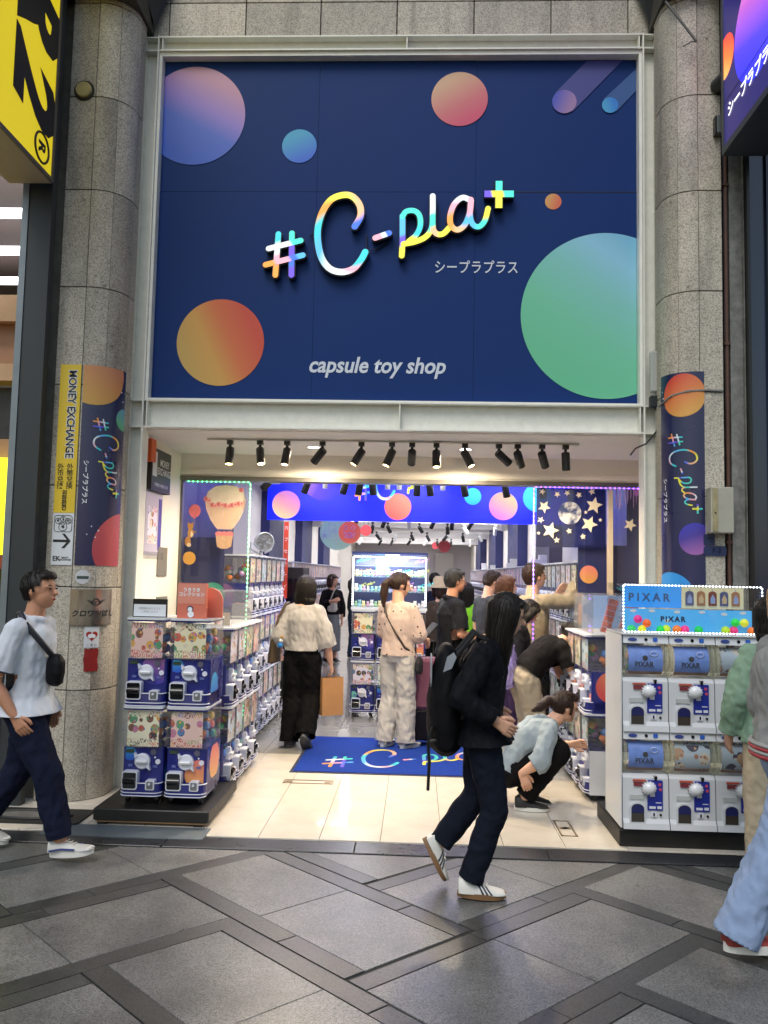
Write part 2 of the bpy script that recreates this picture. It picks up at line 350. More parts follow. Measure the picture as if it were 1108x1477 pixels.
def stroke(mb, path, wid, fn, segs, d0=0.0, d1=None, side=None, cap=True):
    """a brush stroke of given width along a 2-D path; segs = [(end fraction, material)]; fn maps (u,v,w)"""
    P = path; n = len(P); L = [0]
    for i in range(1, n): L.append(L[-1]+(P[i]-P[i-1]).length)
    tot = L[-1] or 1; h = wid/2
    def mi(t):
        for e, m in segs:
            if t <= e+1e-6: return m
        return segs[-1][1]
    def nrm(i):
        d = (P[min(i+1, n-1)]-P[max(i-1, 0)]); d = d.normalized() if d.length else Vector((1, 0)); return Vector((-d.y, d.x))
    Ls = [P[i]+nrm(i)*h for i in range(n)]; Rs = [P[i]-nrm(i)*h for i in range(n)]
    for i in range(n-1):
        m = mi((L[i]+L[i+1])/2/tot)
        ta, tb = L[i]/tot, L[i+1]/tot
        mb.add([fn(Rs[i].x, Rs[i].y, d0), fn(Rs[i+1].x, Rs[i+1].y, d0), fn(Ls[i+1].x, Ls[i+1].y, d0), fn(Ls[i].x, Ls[i].y, d0)], [(0, 1, 2, 3)], m, [(ta, 0), (tb, 0), (tb, 1), (ta, 1)])
    ends = []
    for i, sgn in ((0, -1), (n-1, 1)):
        nv = nrm(i); tv = Vector((nv.y, -nv.x))*sgn
        arc = [P[i]+(nv*math.cos(a)*h*-sgn+tv*math.sin(a)*h) for a in [math.pi*q/8 for q in range(9)]] if cap else [P[i]+nv*h*-sgn, P[i]-nv*h*-sgn]
        ends.append(arc)
        if cap: mb.add([fn(q.x, q.y, d0) for q in arc], [tuple(range(9))], mi(0 if i == 0 else 1), [(.0 if i == 0 else 1.0, .5)]*9)
    if d1 is not None:
        loop = Rs+ends[1][::1]+Ls[::-1]+ends[0][::1]
        lo = []
        for q in Rs[:] + ([p for p in ends[1]] if (ends[1][0]-Rs[-1]).length < (ends[1][-1]-Rs[-1]).length else ends[1][::-1]) + Ls[::-1] + ([p for p in ends[0]] if (ends[0][0]-Ls[0]).length < (ends[0][-1]-Ls[0]).length else ends[0][::-1]):
            if not lo or (q-lo[-1]).length > 1e-6: lo.append(q)
        k = len(lo)
        mb.add([fn(q.x, q.y, d0) for q in lo]+[fn(q.x, q.y, d1) for q in lo], [(i, (i+1) % k, k+(i+1) % k, k+i) for i in range(k)], side if side is not None else 0)
    return mb
# ================================================================== SETTING
G_COL = granite('column_granite', '8d867a', 'b1a99b', 'c8c1b3', 150, .55, .28, stain=(7, 7, .9))
G_SLAB = granite('slab_granite', '4a4947', '686765', '82817d', 230, .33, .5, stain=(3, 3, 3))
G_BAND = granite('band_granite', '2b2b2a', '3c3c3b', '4d4d4b', 210, .36, .35, stain=(4, 4, 4))
G_KERB = granite('kerb_granite', '1a1a1c', '2a2b2e', '3c3d40', 170, .3, .25)
TILE = mat('cream_floor_tile', 'd3cabb', .10, var=.09, vs_=4, coat=.25)
TILE2 = mat('grey_floor_tile', '8f8c86', .12, var=.07, vs_=2, coat=.3)
GROUT = mat('grout', '6f665a', .8)
WHITEW = mat('white_wall', 'efe9dd', .5, var=.05, vs_=3)
CEIL = mat('white_ceiling', 'efece6', .6, var=.03)
NAVYW = mat('navy_wall', '1d2459', .45, var=.06)
STEEL = mat('pale_frame_paint', 'e2e2d9', .45, var=.08, vs_=14, bump=.06, bs=30)
DARKMET = mat('dark_metal', '2b2f33', .4, metal=.3, var=.15)
BLACK = mat('black_plastic', '101012', .35)
BLACKM = mat('black_matte', '131315', .75, var=.2, vs_=12)
WHITE = mat('white_plastic', 'd8d8d6', .3)
CHROME = mat('brushed_steel', 'a9a29c', .22, metal=1.0, var=.12, vs_=3)
CLEAR = glass('clear_sheet', (.96, .97, .97), .45)
ACRYL = glass('clear_acrylic', (.95, .95, .95), .55, .03, .045, 'e8eef2')
INK = mat('black_ink', '141316', .5)
WINK = mat('white_ink', 'e6e9ee', .5)
YEL = mat('yellow_print', 'e0bf2e', .45, var=.04)

# ---- pavement: granite slabs in pairs, framed by dark bands, laid on the diagonal
pave = struct(MB().box(-40, 40, -40, 5.075, -.30, -.013).build('pavement', mat('paving_bed', '252624', .9)))
def uvw(p): return (.732*(p[0]+p[1]), .681*(p[1]-p[0]))
def paver(name, u0, u1, v0, v1, m, top):
    poly = [uvw(p) for p in ((u0, v0), (u1, v0), (u1, v1), (u0, v1))]
    poly = clip_poly(poly, 0, 1, 5.068)
    if len(poly) < 3: return
    cx = sum(p[0] for p in poly)/len(poly); cy_ = sum(p[1] for p in poly)/len(poly)
    if not (-4.6 < cx < 4.6 and 1.3 < cy_): return
    ar = abs(sum(poly[i][0]*poly[(i+1) % len(poly)][1]-poly[(i+1) % len(poly)][0]*poly[i][1] for i in range(len(poly))))/2
    if ar < .004: return
    mb = MB(); n = len(poly); e = .0022
    loc = [(x-cx, y-cy_) for x, y in poly]
    ins = [(x*(1-e*3), y*(1-e*3)) for x, y in loc]
    mb.add([(x, y, -.032) for x, y in loc]+[(x, y, top-.002) for x, y in loc]+[(x, y, top) for x, y in ins],
           [(i, (i+1) % n, n+(i+1) % n, n+i) for i in range(n)]+[(n+i, n+(i+1) % n, 2*n+(i+1) % n, 2*n+i) for i in range(n)]+[tuple(range(2*n, 3*n))])
    mb.build(name, m, pave, (cx, cy_, 0))
g = .0022
t = lambda: -.008+rnd.uniform(-.0012, .0012)
for i in range(-7, 8):
    for j in range(-4, 6):
        pu, pv = -3.545+.77*i+1.51*j, 2.805-.78*i+1.545*j
        qu, qv = -3.895+.77*i+1.51*j, 1.645-.78*i+1.545*j
        if abs(uvw((pu, pv))[0]) < 6 and 0 < uvw((pu, pv))[1] < 7:
            paver('granite_slab', pu-.752, pu-g, pv-.272, pv+.272, G_SLAB, t()); paver('granite_slab', pu+g, pu+.752, pv-.272, pv+.272, G_SLAB, t())
            for a, b in ((.278, .384), (-.384, -.278)):
                k = rnd.uniform(-.45, .45)
                paver('band_stone', pu-.752, pu+k-g, pv+a, pv+b, G_BAND, t()); paver('band_stone', pu+k+g, pu+.752, pv+a, pv+b, G_BAND, t())
        if abs(uvw((qu, qv))[0]) < 6 and 0 < uvw((qu, qv))[1] < 7:
            paver('granite_slab', qu-.272, qu+.272, qv-.768, qv-g, G_SLAB, t()); paver('granite_slab', qu-.272, qu+.272, qv+g, qv+.768, G_SLAB, t())
            for a, b in ((.278, .382), (-.382, -.278)):
                k = rnd.uniform(-.45, .45)
                paver('band_stone', qu+a, qu+b, qv-.768, qv+k-g, G_BAND, t()); paver('band_stone', qu+a, qu+b, qv+k+g, qv+.768, G_BAND, t())
kerb = struct(MB().box(-40, 40, 5.076, 5.285, -.3, -.02).build('kerb', GROUT))
for i, x in enumerate(np.arange(-6.25, 6, 1.18)):
    MB().box(-.587, .587, -.1, .1, -.02, -.002+rnd.uniform(-.001, .001), bev=.003).build('kerb_stone', G_KERB, kerb, (x+.59, 5.18, 0))

# ---- shop floor
floor = struct(MB().box(-40, 40, 5.29, 40, -.3, -.012).build('shop_floor', GROUT))
tile_me = MB().box(-.1925, .1925, -.2985, .2985, -.012, 0, bev=.0015).mesh('floor_tile', TILE)
for r_i in range(4):
    for c in range(-9, 9):
        x, y = -.20+.388*c+.194, 5.30+.601*r_i+.30
        if x < -3.3 or x > 2.9: continue
        obj('floor_tile', tile_me, floor, (x, y, rnd.uniform(-.0006, .0006)))
tile2 = MB().box(-.298, .298, -.298, .298, -.012, 0, bev=.0015).mesh('floor_tile', TILE2)
for r_i in range(9):
    for c in range(-5, 5): obj('floor_tile', tile2, floor, (.1+.6*c, 7.71+.6*r_i+.3, rnd.uniform(-.0005, .0005)))
MB().box(-3.4, 3.4, 13.12, 34, -.011, -.001).build('far_flooring', TILE2, floor)
# floor hatch covers in the entrance
for k, (px, py, w, d) in enumerate(((445, 1128, .40, .11), (815, 1195, .11, .34), (318, 1127, .2, .26))):
    c = gnd(px, py); m = MB()
    for x0, x1, y0, y1 in ((-w/2, w/2, -d/2, -d/2+.012), (-w/2, w/2, d/2-.012, d/2), (-w/2, -w/2+.012, -d/2, d/2), (w/2-.012, w/2, -d/2, d/2), (-w/2+.02, -w/2+.07, -.02, .02), (w/2-.07, w/2-.02, -.02, .02)):
        m.box(x0, x1, y0, y1, 0, .003)
    m.build('floor_hatch', mat('hatch_brass', '8f7f69', .4, .6, var=.2), floor, (c.x, c.y, .001))
# blue-grey slab and drain cover at the foot of the left column
c = gnd(95, 1196); m = MB().box(-.55, .5, -.1, .13, -.003, .0025); m.build('side_slab', mat('blue_grey_slab', '5b6469', .5, var=.2, vs_=9), floor, (c.x+.42, c.y-.02, 0))
c = gnd(55, 1180); m = MB()
m.prism(rrect(-.42, .34, -.15, .17, .03), 0, .012); 
dm = thing('drain_cover', 'dark oval-opened drain cover plate on the ground beside the left column', 'drain cover', (c.x-.02, c.y+.02, 0))
m.build('plate', mat('dark_rubber', '1b1a19', .6, var=.3, vs_=20), dm)
m = MB(); m.prism([(.26*math.cos(t)-.03, .085*math.sin(t)) for t in np.linspace(0, 2*math.pi, 28, endpoint=False)], .012, .015); m.build('inset', G_SLAB, dm)
pts = [(.27*math.cos(t)-.03, .092*math.sin(t), .016) for t in np.linspace(0, 2*math.pi, 32, endpoint=False)]
MB().tube(pts, .010, 6, closed=True).build('rim', mat('dark_rubber'), dm, smooth=True)

# ---- shop interior shell
YG = 7.75                                    # plane of the glass screens
wl_ = struct(MB().box(-2.48, -2.28, 6.62, YG+.05, 0, 2.80).build('wall_left', WHITEW))
wr_ = struct(MB().box(2.16, 2.36, 6.62, YG+.05, 0, 2.80).build('wall_right', WHITEW))
struct(MB().box(-2.48, 2.36, 6.42, YG+.06, 2.80, 2.90).build('ceiling_porch', CEIL))
bulk = struct(MB().box(-2.28, 2.16, YG-.02, YG+.12, 2.585, 2.80).build('wall_bulkhead', WHITEW))
MB().box(-2.28, 2.16, YG-.035, YG+.135, 2.545, 2.585).build('header_rail', mat('grey_rail', '6d6a66', .4, .5), bulk)
MB().box(-2.28, 2.16, YG-.032, YG-.021, 2.60, 2.655).build('header_trim', WHITEW, bulk)
wl2 = struct(MB().box(-2.75, -2.55, YG+.05, 34, 0, 3.1).build('wall_left_inner', WHITEW))
wr2 = struct(MB().box(2.20, 2.4, YG+.05, 34, 0, 3.1).build('wall_right_inner', WHITEW))
for y0, y1 in ((7.9, 10.6), (13.2, 14.6), (17.0, 18.6), (21, 22.5)):
    MB().box(-2.55, -2.40, y0, y1, 0, 3.05).build('pilaster', NAVYW, wl2)
for y0, y1 in ((7.9, 9.4), (12.5, 13.9), (16.4, 18.2), (21, 23), (26, 28)):
    MB().box(2.0, 2.20, y0, y1, 0, 3.05).build('pilaster', NAVYW, wr2)
ceil2 = struct(MB().box(-2.75, 2.4, YG+.12, 34, 3.05, 3.15).build('ceiling', CEIL))
for y, d in ((14.5, .28), (18.6, .3), (22.8, .32), (27, .34)):
    MB().box(-2.55, 2.2, y, y+.4, 3.05-d, 3.05).build('ceiling_beam', CEIL, ceil2)
back = struct(MB().box(-2.75, 2.4, 33.8, 34, 0, 3.1).build('wall_back', mat('dim_back_wall', 'b8b2b6', .6)))
MB().box(.75, 1.5, 33.5, 33.8, 0, 2.6).build('door_panel', mat('pale_grey_panel', 'a8a29c', .5), back)
struct(MB().box(-14, 14, 34.2, 34.4, -.3, 9).build('wall_rear_block', mat('concrete', '6b6964', .8)))

# ceiling light panels (lit) inside the shop
LITW = mat('lit_panel', 'ffffff', .4, emit='f6f5ff', es=30.0)
n_l = 0
for y in (8.6, 9.9, 12.6, 15.7, 17.4, 20.2, 21.6, 24.5, 26.2, 29, 31):
    for x in (-1.45, .0, 1.3):
        t = thing('ceiling_light', 'bright recessed ceiling light panel over the shop aisle', 'ceiling light', (x, y, 3.05), group='lit panels in the shop ceiling')
        MB().box(-.42, .42, -.10, .10, -.022, -.012).build('diffuser', LITW, t)
        fr = MB()
        for a in ((-.44, .44, -.12, -.10), (-.44, .44, .10, .12), (-.44, -.42, -.10, .10), (.42, .44, -.10, .10)): fr.box(*a, -.03, 0)
        fr.build('frame', WHITE, t)

# ---- neighbouring shop on the left: black pier, wood bands, lit ceiling, yellow panel
nb = thing('neighbour_shopfront', 'neighbouring shop at the far left with black pier and pale wood bands', 'shopfront', (-2.85, 5.75, 0))
def nbox(name, x0, x1, y0, y1, z0, z1, m): MB().box(x0+2.85, x1+2.85, y0-5.75, y1-5.75, z0, z1).build(name, m, nb)
nbox('pier', -2.935, -2.765, 5.80, 5.88, 0, 6.6, mat('charcoal_panel', '2c3033', .45, var=.12, vs_=3))
nbox('pier_edge', -2.985, -2.937, 5.79, 5.88, 0, 6.6, mat('grey_pier_edge', '7c8489', .4, .4, var=.15))
nbox('side_wall', -2.98, -2.95, 6.3, 11, 0, 6.6, mat('dim_wall', '7b706a', .7))
nbox('shop_ceiling', -7, -2.99, 5.95, 11, 4.9, 5.0, mat('brown_ceiling', '4a3d3a', .7))
nbox('upper_fascia', -7, -2.99, 5.86, 5.95, 4.92, 7.4, mat('fascia_grey', '8a8782', .6, var=.12))
nbox('shop_floor_sheet', -7, -2.99, 5.75, 11, -.011, .002, TILE2)
nbox('back_wall', -7, -2.99, 10.9, 11, 0, 5, mat('dim_wall'))
nbox('wood_band', -7, -2.99, 7.0, 7.1, 3.86, 4.10, mat('pale_wood', 'c9a27c', .55, var=.12, vs_=5))
nbox('wood_fascia', -7, -2.99, 7.12, 7.2, 3.45, 3.86, mat('wood_fascia', 'a97f60', .6, var=.12))
nbox('wood_shelf', -7, -2.99, 6.9, 7.1, 3.30, 3.45, mat('pale_wood'))
nbox('dark_picture', -7, -2.99, 7.1, 7.2, 2.82, 3.28, mat('dark_photo', '2a2a2a', .4, var=.7, vs_=8))
nbox('wood_lower', -7, -2.99, 7.0, 7.2, 2.62, 2.80, mat('wood_fascia'))
nbox('yellow_panel', -7, -2.99, 6.9, 6.98, 1.78, 2.62, mat('lit_yellow_panel', 'd8d82a', .4, emit='e6ee20', es=1.1))
nbox('brick_band', -7, -2.99, 6.9, 6.98, 1.66, 1.775, mat('orange_brick', '9a4e30', .8, var=.5, vs_=40))
nbox('display_bay', -7, -2.99, 7.6, 7.7, .1, 1.655, mat('dim_display', '3a3134', .5, var=.9, vs_=7))
for i, (y, z) in enumerate(((6.5, 4.62), (7.3, 4.62), (8.1, 4.62))):
    nbox('tube_light', -7, -3.0, y, y+.09, z, z+.05, mat('lit_tube', 'ffffff', .4, emit='ffffff', es=6))
for i, y in enumerate((6.35, 6.9)):
    m = MB(); m.cyl((-3.07+2.85, y-5.75, 4.3), (-3.12+2.85, y-5.75, 4.18), .045, .05, 14); m.cyl((-3.07+2.85, y-5.75, 4.3), (-3.07+2.85, y-5.75, 4.7), .008, n=6); m.build('spot_lamp', WHITE, nb, smooth=True)
for i, (x, z, s) in enumerate(((-3.2, 1.35, .16), (-3.12, 1.0, .13), (-3.25, .7, .15))):
    m = MB(); m.sphere((x+2.85, 1.2, z), s, sc=(1, .6, .7)); m.build('goods', mat('dark_goods%d' % i, ('2a2320', '6f6a75', '1b1a1e')[i], .5, var=.4), nb, smooth=True)
# gap strip between pier and column
MB().box(-.10, .14, 0, .2, 0, 6.6).build('conduit_strip', mat('stained_concrete', '6a665e', .75, var=.35, vs_=9), None, (-2.86, 6.0, 0))
tag(bpy.data.objects['conduit_strip'], 'stained grey strip of wall between the black pier and the stone column', 'wall strip')

# ---- right neighbour: dark blue glazing
nr = thing('dark_glass_shopfront', 'dark navy glazed shopfront at the far right edge', 'shopfront', (2.36, 6.0, 0))
MB().box(.0, .02, -.12, .3, 0, 7).build('edge_trim', BLACK, nr)
MB().box(.02, 6, -.02, .1, 0, 7).build('glazing', mat('navy_glass', '1c2b45', .18, var=.1, vs_=.8, coat=.4), nr)
MB().box(.17, .21, -.05, -.02, 0, 7).build('mullion', mat('navy_frame', '1a2638', .3), nr)
MB().box(.02, 6, -.06, -.02, 1.0, 1.05).build('transom', mat('navy_frame'), nr)

# ---- granite columns: flat face towards the street, rounded towards the shop
def column(name, label, sgn, x_flat0, x_flat1, rad, zs, Yf, depth=.36):
    root = thing(name, label, 'column', (x_flat1, Yf, 0))
    core = MB(); poly = [((x_flat0-x_flat1)*1.0, .02), (0, .02)]
    poly += [(sgn*(rad-.02)*math.sin(a), rad-(rad-.02)*math.cos(a)) for a in np.linspace(0, math.pi/2, 10)]
    poly += [(sgn*(rad-.02), depth), (x_flat0-x_flat1, depth)]
    core.prism(poly, 0, zs[-1]).build('core', mat('column_joint', '38352f', .9), root)
    gz = .004
    for k in range(len(zs)-1):
        z0, z1 = zs[k]+gz, zs[k+1]-gz
        a, b = sorted((x_flat0-x_flat1, -sgn*.004))
        MB().box(a, b, 0, .03, z0, z1, bev=.003).build('granite_panel', G_COL, root)
        a, b = sorted((sgn*(rad-.03), sgn*rad))
        MB().box(a, b, rad+.004, depth, z0, z1, bev=.003).build('granite_panel', G_COL, root)
        for a0, a1 in ((0, .43), (.43, 1.0)):
            mb = MB(); n = 10; vs, fs = [], []
            A = np.linspace(a0*math.pi/2+.006, a1*math.pi/2-.006, n)
            for aa in A:
                for rr in (rad, rad-.03):
                    for z in (z0, z1): vs.append((sgn*rr*math.sin(aa), rad-rr*math.cos(aa), z))
            for i in range(n-1):
                q = 4*i; fs += [(q, q+4, q+5, q+1), (q+2, q+3, q+7, q+6), (q+1, q+5, q+7, q+3), (q, q+2, q+6, q+4)]
            fs += [(0, 1, 3, 2), (4*n-4, 4*n-2, 4*n-1, 4*n-3)]
            mb.add(vs, fs).build('granite_panel', G_COL, root, smooth=True, ang=40)
    return root
ZL = [0.0, .79, 1.54, 2.29, 3.05, 3.80, 4.56, 5.30, 6.06, 6.8]
YC, RC, RR = 5.94, .245, .215
column('stone_column', 'speckled grey granite column left of the toy shop entrance', 1, -2.735, -2.53, RC, ZL, YC)
column('stone_column', 'speckled grey granite column right of the toy shop entrance', -1, 2.20, 2.03, RR, [z+.02 for z in ZL], YC)
bpy.data.objects['stone_column.001'].location.z = -.02
# stone ring boss on the left column
t = thing('column_boss', 'round dull yellow cap on the left granite column', 'wall fitting', at(122, 131, YC-.002))
MB().lathe([(0, -.03), (.055, -.03), (.062, -.022), (.062, .002)], axis='y', n=24).build('cap', mat('old_cream', 'a89a6a', .6, var=.2, vs_=20), t, smooth=True)
MB().tube([(.072*math.cos(a), -.004, .072*math.sin(a)) for a in np.linspace(0, 2*math.pi, 30, endpoint=False)], .008, 6, closed=True).build('ring', mat('dark_sealant', '2c2a26', .8), t, smooth=True)

# ---- stone lintel above the sign, canopy brackets above
lt = thing('stone_lintel', 'band of grey granite panels above the blue sign', 'lintel', (0, 6.42, 0))
MB().box(-2.30, 1.84, .03, .3, 6.058, 7.2).build('core', mat('column_joint'), lt)
xs = [at(x, 25, 6.42).x for x in (150, 245, 355, 463, 573, 684, 795, 906, 1000)]
for a, b in zip(xs[:-1], xs[1:]):
    a, b = max(a, -2.30), min(b, 1.84)
    MB().box(a+.004, b-.004, 0, .03, 6.062, 6.40, bev=.003).build('granite_panel', G_COL, lt)
    MB().box(a+.004, b-.004, 0, .03, 6.408, 7.1, bev=.003).build('granite_panel', G_COL, lt)
SOF = mat('dark_soffit', '3a372f', .6, var=.25, vs_=4)
for nm, lab, x0, x1, s, xb in (('canopy_soffit', 'dark metal canopy piece above the left granite column', -3.0, -2.26, 1, -2.24), ('canopy_soffit', 'dark metal canopy piece above the right granite column', 1.80, 2.6, -1, 1.80)):
    cn = thing(nm, lab, 'canopy', (0, 5.9, 0))
    MB().box(x0, x1, -.06, .5, 6.10, 6.5).build('soffit', SOF, cn)
    MB().box(x0+.3, x1-.1, -.10, -.06, 6.09, 6.14).build('gutter_lip', DARKMET, cn)
    mb = MB(); w = .20*s
    mb.add([(xb, .46, 6.14), (xb-w*.3, .0, 6.55), (xb+w*.6, .40, 6.62), (xb+w*1.1, .47, 6.75), (xb-w, .47, 6.75)], [(0, 1, 2), (0, 2, 3), (0, 4, 1), (0, 3, 4), (1, 2, 3, 4)])
    mb.build('bracket', DARKMET, cn)

# ---- steel frame of channel sections round the sign
YF = 6.38
sf = thing('sign_surround', 'pale grey painted steel frame of channel beams round the big sign', 'surround', (0, YF, 0))
XL0, XL1, XR0, XR1 = -2.315, -2.19, 1.735, 1.85
def chan_v(name, x0, x1, z0, z1):
    m = MB(); m.box(x0, x0+.012, -.05, .10, z0, z1); m.box(x1-.012, x1, -.05, .10, z0, z1); m.box(x0+.012, x1-.012, .02, .034, z0, z1); m.build(name, STEEL, sf)
def chan_h(name, x0, x1, z0, z1, y=0.0):
    m = MB(); m.box(x0, x1, -.05+y, .10+y, z0, z0+.012); m.box(x0, x1, -.05+y, .10+y, z1-.012, z1); m.box(x0, x1, .02+y, .034+y, z0+.012, z1-.012); m.build(name, STEEL, sf)
chan_v('post', XL0, XL1, 0, 6.06); chan_v('post', XR0, XR1, 0, 6.06)
chan_h('beam', XL1+.001, XR0-.001, 5.93, 6.055); chan_h('beam', XL1+.001, XR0-.001, 2.805, 3.03)
for z0, z1 in ((5.942, 6.043), (2.817, 3.018)):
    for x in (XL1+.02, -.16, XR0-.03): MB().box(x, x+.010, -.045, .019, z0, z1).build('stiffener', STEEL, sf)
    for x0, x1 in ((XL0+.013, XL1-.013), (XR0+.013, XR1-.013)):
        for z in (z0-.012, z1): MB().box(x0, x1, -.045, .019, z, z+.010).build('stiffener', STEEL, sf)
for a, b, z0, z1 in ((-2.188, -2.165, 3.031, 5.929), (1.71, 1.733, 3.031, 5.929), (-2.164, 1.709, 5.895, 5.929), (-2.164, 1.709, 3.031, 3.045)):
    MB().box(a, b, -.03, .06, z0, z1).build('inner_trim', mat('trim_white', 'e6e6df', .45, var=.1), sf)
for (x, z) in ((-2.16, 2.86), (-2.16, 2.97)): MB().cyl((x, .018, z), (x, .004, z), .016, n=6).build('bolt', STEEL, sf)
# flanking walls that carry the building above and beside the shop
struct(MB().box(-2.46, 2.36, 6.80, 7.0, 2.91, 6.8).build('wall_upper', mat('concrete')))
struct(MB().box(-2.99, -2.32, 6.50, 6.62, 0, 7.2).build('wall_return_left', mat('concrete')))
struct(MB().box(1.86, 2.42, 6.50, 6.62, 0, 7.2).build('wall_return_right', mat('concrete')))
# ================================================================== SIGNS
# ---- brush-lettered logo, drawn as strokes on a 1000-wide sheet (x right, y up)
LOGO_C = dict(cyan='3fc6d2', yel='e8e24a', ora='ee9c48', pink='eaa6b8', wht='d4dee6', pur='6c54d8', blu='4470e6', peach='efb88c', sky='58b2ea', aqua='4cd4c2')
def lg(*p): return [((x-38)/986*1000, (245-y)/986*1000) for x, y in p]
LOGO = [  # (name, path, width, smooth, [(fraction, colour)])
    ('hash', lg((95, 258), (88, 425)), 25, 0, [(.2, 'cyan'), (.5, 'wht'), (.75, 'pink'), (1, 'ora')]),
    ('hash', lg((149, 255), (152, 425)), 25, 0, [(.25, 'aqua'), (.55, 'pur'), (.8, 'blu'), (1, 'pur')]),
    ('hash', lg((58, 318), (185, 285)), 25, 0, [(.7, 'wht'), (1, 'aqua')]),
    ('hash', lg((48, 384), (195, 345)), 25, 0, [(.25, 'ora'), (.65, 'pink'), (.85, 'blu'), (1, 'sky')]),
    ('letter_c', lg((398, 228), (420, 185), (415, 140), (385, 105), (345, 100), (300, 120), (268, 170), (252, 235), (255, 300), (272, 360), (305, 400), (350, 413), (395, 400), (425, 365), (442, 332)), 29, 1,
     [(.04, 'blu'), (.2, 'peach'), (.33, 'yel'), (.44, 'ora'), (.55, 'cyan'), (.68, 'sky'), (.86, 'wht'), (.9, 'pink'), (1, 'cyan')]),
    ('dash', lg((480, 275), (535, 255)), 25, 0, [(.45, 'pink'), (.8, 'wht'), (1, 'blu')]),
    ('letter_p', lg((586, 347), (588, 290), (586, 185)), 25, 0, [(.25, 'yel'), (.5, 'pur'), (1, 'sky')]),
    ('letter_p', lg((586, 190), (600, 168), (632, 165), (653, 185), (657, 225), (642, 262), (612, 290)), 24, 1, [(.6, 'aqua'), (.85, 'cyan'), (1, 'yel')]),
    ('letter_l', lg((592, 300), (640, 290), (680, 270), (702, 235), (705, 180), (704, 105)), 25, 1, [(.45, 'yel'), (.72, 'aqua'), (1, 'wht')]),
    ('letter_l', lg((705, 190), (708, 240), (725, 260), (748, 258), (770, 235)), 25, 1, [(.3, 'aqua'), (.6, 'peach'), (1, 'yel')]),
    ('letter_a', lg((855, 125), (822, 112), (790, 138), (774, 185), (778, 225), (803, 243), (832, 222), (850, 175), (855, 125)), 25, 1, [(.2, 'wht'), (.35, 'pink'), (.55, 'ora'), (.68, 'peach'), (.85, 'sky'), (1, 'pink')]),
    ('letter_a', lg((854, 120), (852, 185), (864, 222), (888, 230), (910, 205), (922, 157)), 24, 1, [(.3, 'pink'), (.55, 'sky'), (.8, 'aqua'), (1, 'yel')]),
    ('plus', lg((964, 45), (964, 155)), 30, 0, [(.4, 'aqua'), (1, 'yel')]),
    ('plus', lg((907, 98), (1022, 98)), 30, 0, [(.25, 'pur'), (.65, 'yel'), (1, 'aqua')]),
]
def stroke_mat(name, segs, es, dim, rough):
    """colour changing along the stroke, as the rainbow letters do"""
    if name in MATS: return MATS[name]
    m = bpy.data.materials.new(name); m.use_nodes = True; MATS[name] = m
    n, l = m.node_tree.nodes, m.node_tree.links; p = n['Principled BSDF']; p.inputs['Roughness'].default_value = rough
    uv = n.new('ShaderNodeUVMap'); sx = n.new('ShaderNodeSeparateXYZ'); l.new(uv.outputs[0], sx.inputs[0])
    ad = n.new('ShaderNodeMath'); ad.operation = 'MULTIPLY_ADD'; ad.inputs[1].default_value = .05; l.new(sx.outputs[1], ad.inputs[0]); l.new(sx.outputs[0], ad.inputs[2])
    rp = n.new('ShaderNodeValToRGB'); cr = rp.color_ramp; st = []; a = 0.0
    for e, c in segs:
        k = min(.045, (e-a)*.3); st += [(a+k, c), (e-k, c)]; a = e
    while len(cr.elements) < len(st): cr.elements.new(.5)
    for e, (pos, c) in zip(cr.elements, st): e.position = min(max(pos+.025, 0), 1)
    for e, (pos, c) in zip(cr.elements, st): e.color = (*[x*dim for x in lin(LOGO_C[c])], 1)
    l.new(ad.outputs[0], rp.inputs[0]); l.new(rp.outputs[0], p.inputs['Base Color'])
    if es: l.new(rp.outputs[0], p.inputs['Emission Color']); p.inputs['Emission Strength'].default_value = es
    return m
def logo(root, fn, es=0.0, depth=None, lift=0.0, pref='', wmul=1.0, rough=.4, dim=1.0):
    side = 1
    for i, (nm, path, w, sm, segs) in enumerate(LOGO):
        P = catmull(path, 7) if sm else [Vector(path[0]).lerp(Vector(path[-1]), k/16) if len(path) == 2 else None for k in range(17)]
        if not sm and len(path) > 2: P = catmull(path, 6)
        mb = MB(); d0 = lift+i*(.0009 if depth else .00035)
        cap = nm != 'plus'
        stroke(mb, P, w*wmul, lambda a, b, d: fn(a, b, d), [(1, 0)], d0, (0.0 if depth else None), side, cap)
        if depth: stroke(mb, P, (w+9)*wmul, lambda a, b, d: fn(a, b, d), [(1, side)], d0-.012, 0.0, side, cap)
        o = mb.build(nm, [stroke_mat('logo_%s%d' % (pref, i), segs, es, dim, rough), mat('logo_side_black', '0b0c12', .4)], root)

# ---- the big board
YB = YF+.045
bd = thing('signboard', 'huge navy blue shop sign with coloured planets above the entrance', 'sign', (0, YB, 3.045))
NAVY = mat('navy_board', '15346f', .48, var=.05, vs_=1.6, spec=.14, bump=.08, bs=1.3)
def bq(px, py, d=0.0): p = at(px, py, YB); return Vector((p.x, -d, p.z-3.045))
zj = at(700, 277, YB).z-3.045
for i, (x0, x1) in enumerate(((-2.164, -.87), (-.868, .42), (.422, 1.709))):
    MB().box(x0, x1, 0, .02, 0, zj-.002).build('board_panel', NAVY, bd)
    MB().box(x0, x1, (.004 if i == 2 else .0015), .02, zj+.0015, 2.850).build('board_panel', NAVY, bd)
MB().box(.5, 1.708, -.0022, .003, zj-.003, zj+.004).build('seam_strip', mat('seam_dark', '0a1024', .6), bd)
def planet(px, py, rpx, m, k=0, x0=-2.162, x1=1.707):
    c = bq(px, py); rr = rpx*YB/FPX*1.005
    mb = MB(); disc(mb, c.x, c.z, rr, lambda a, b: (a, -.0035-k*.0015, b), 0, x0, x1, .005, 2.845, 48); mb.build('planet_print', m, bd)
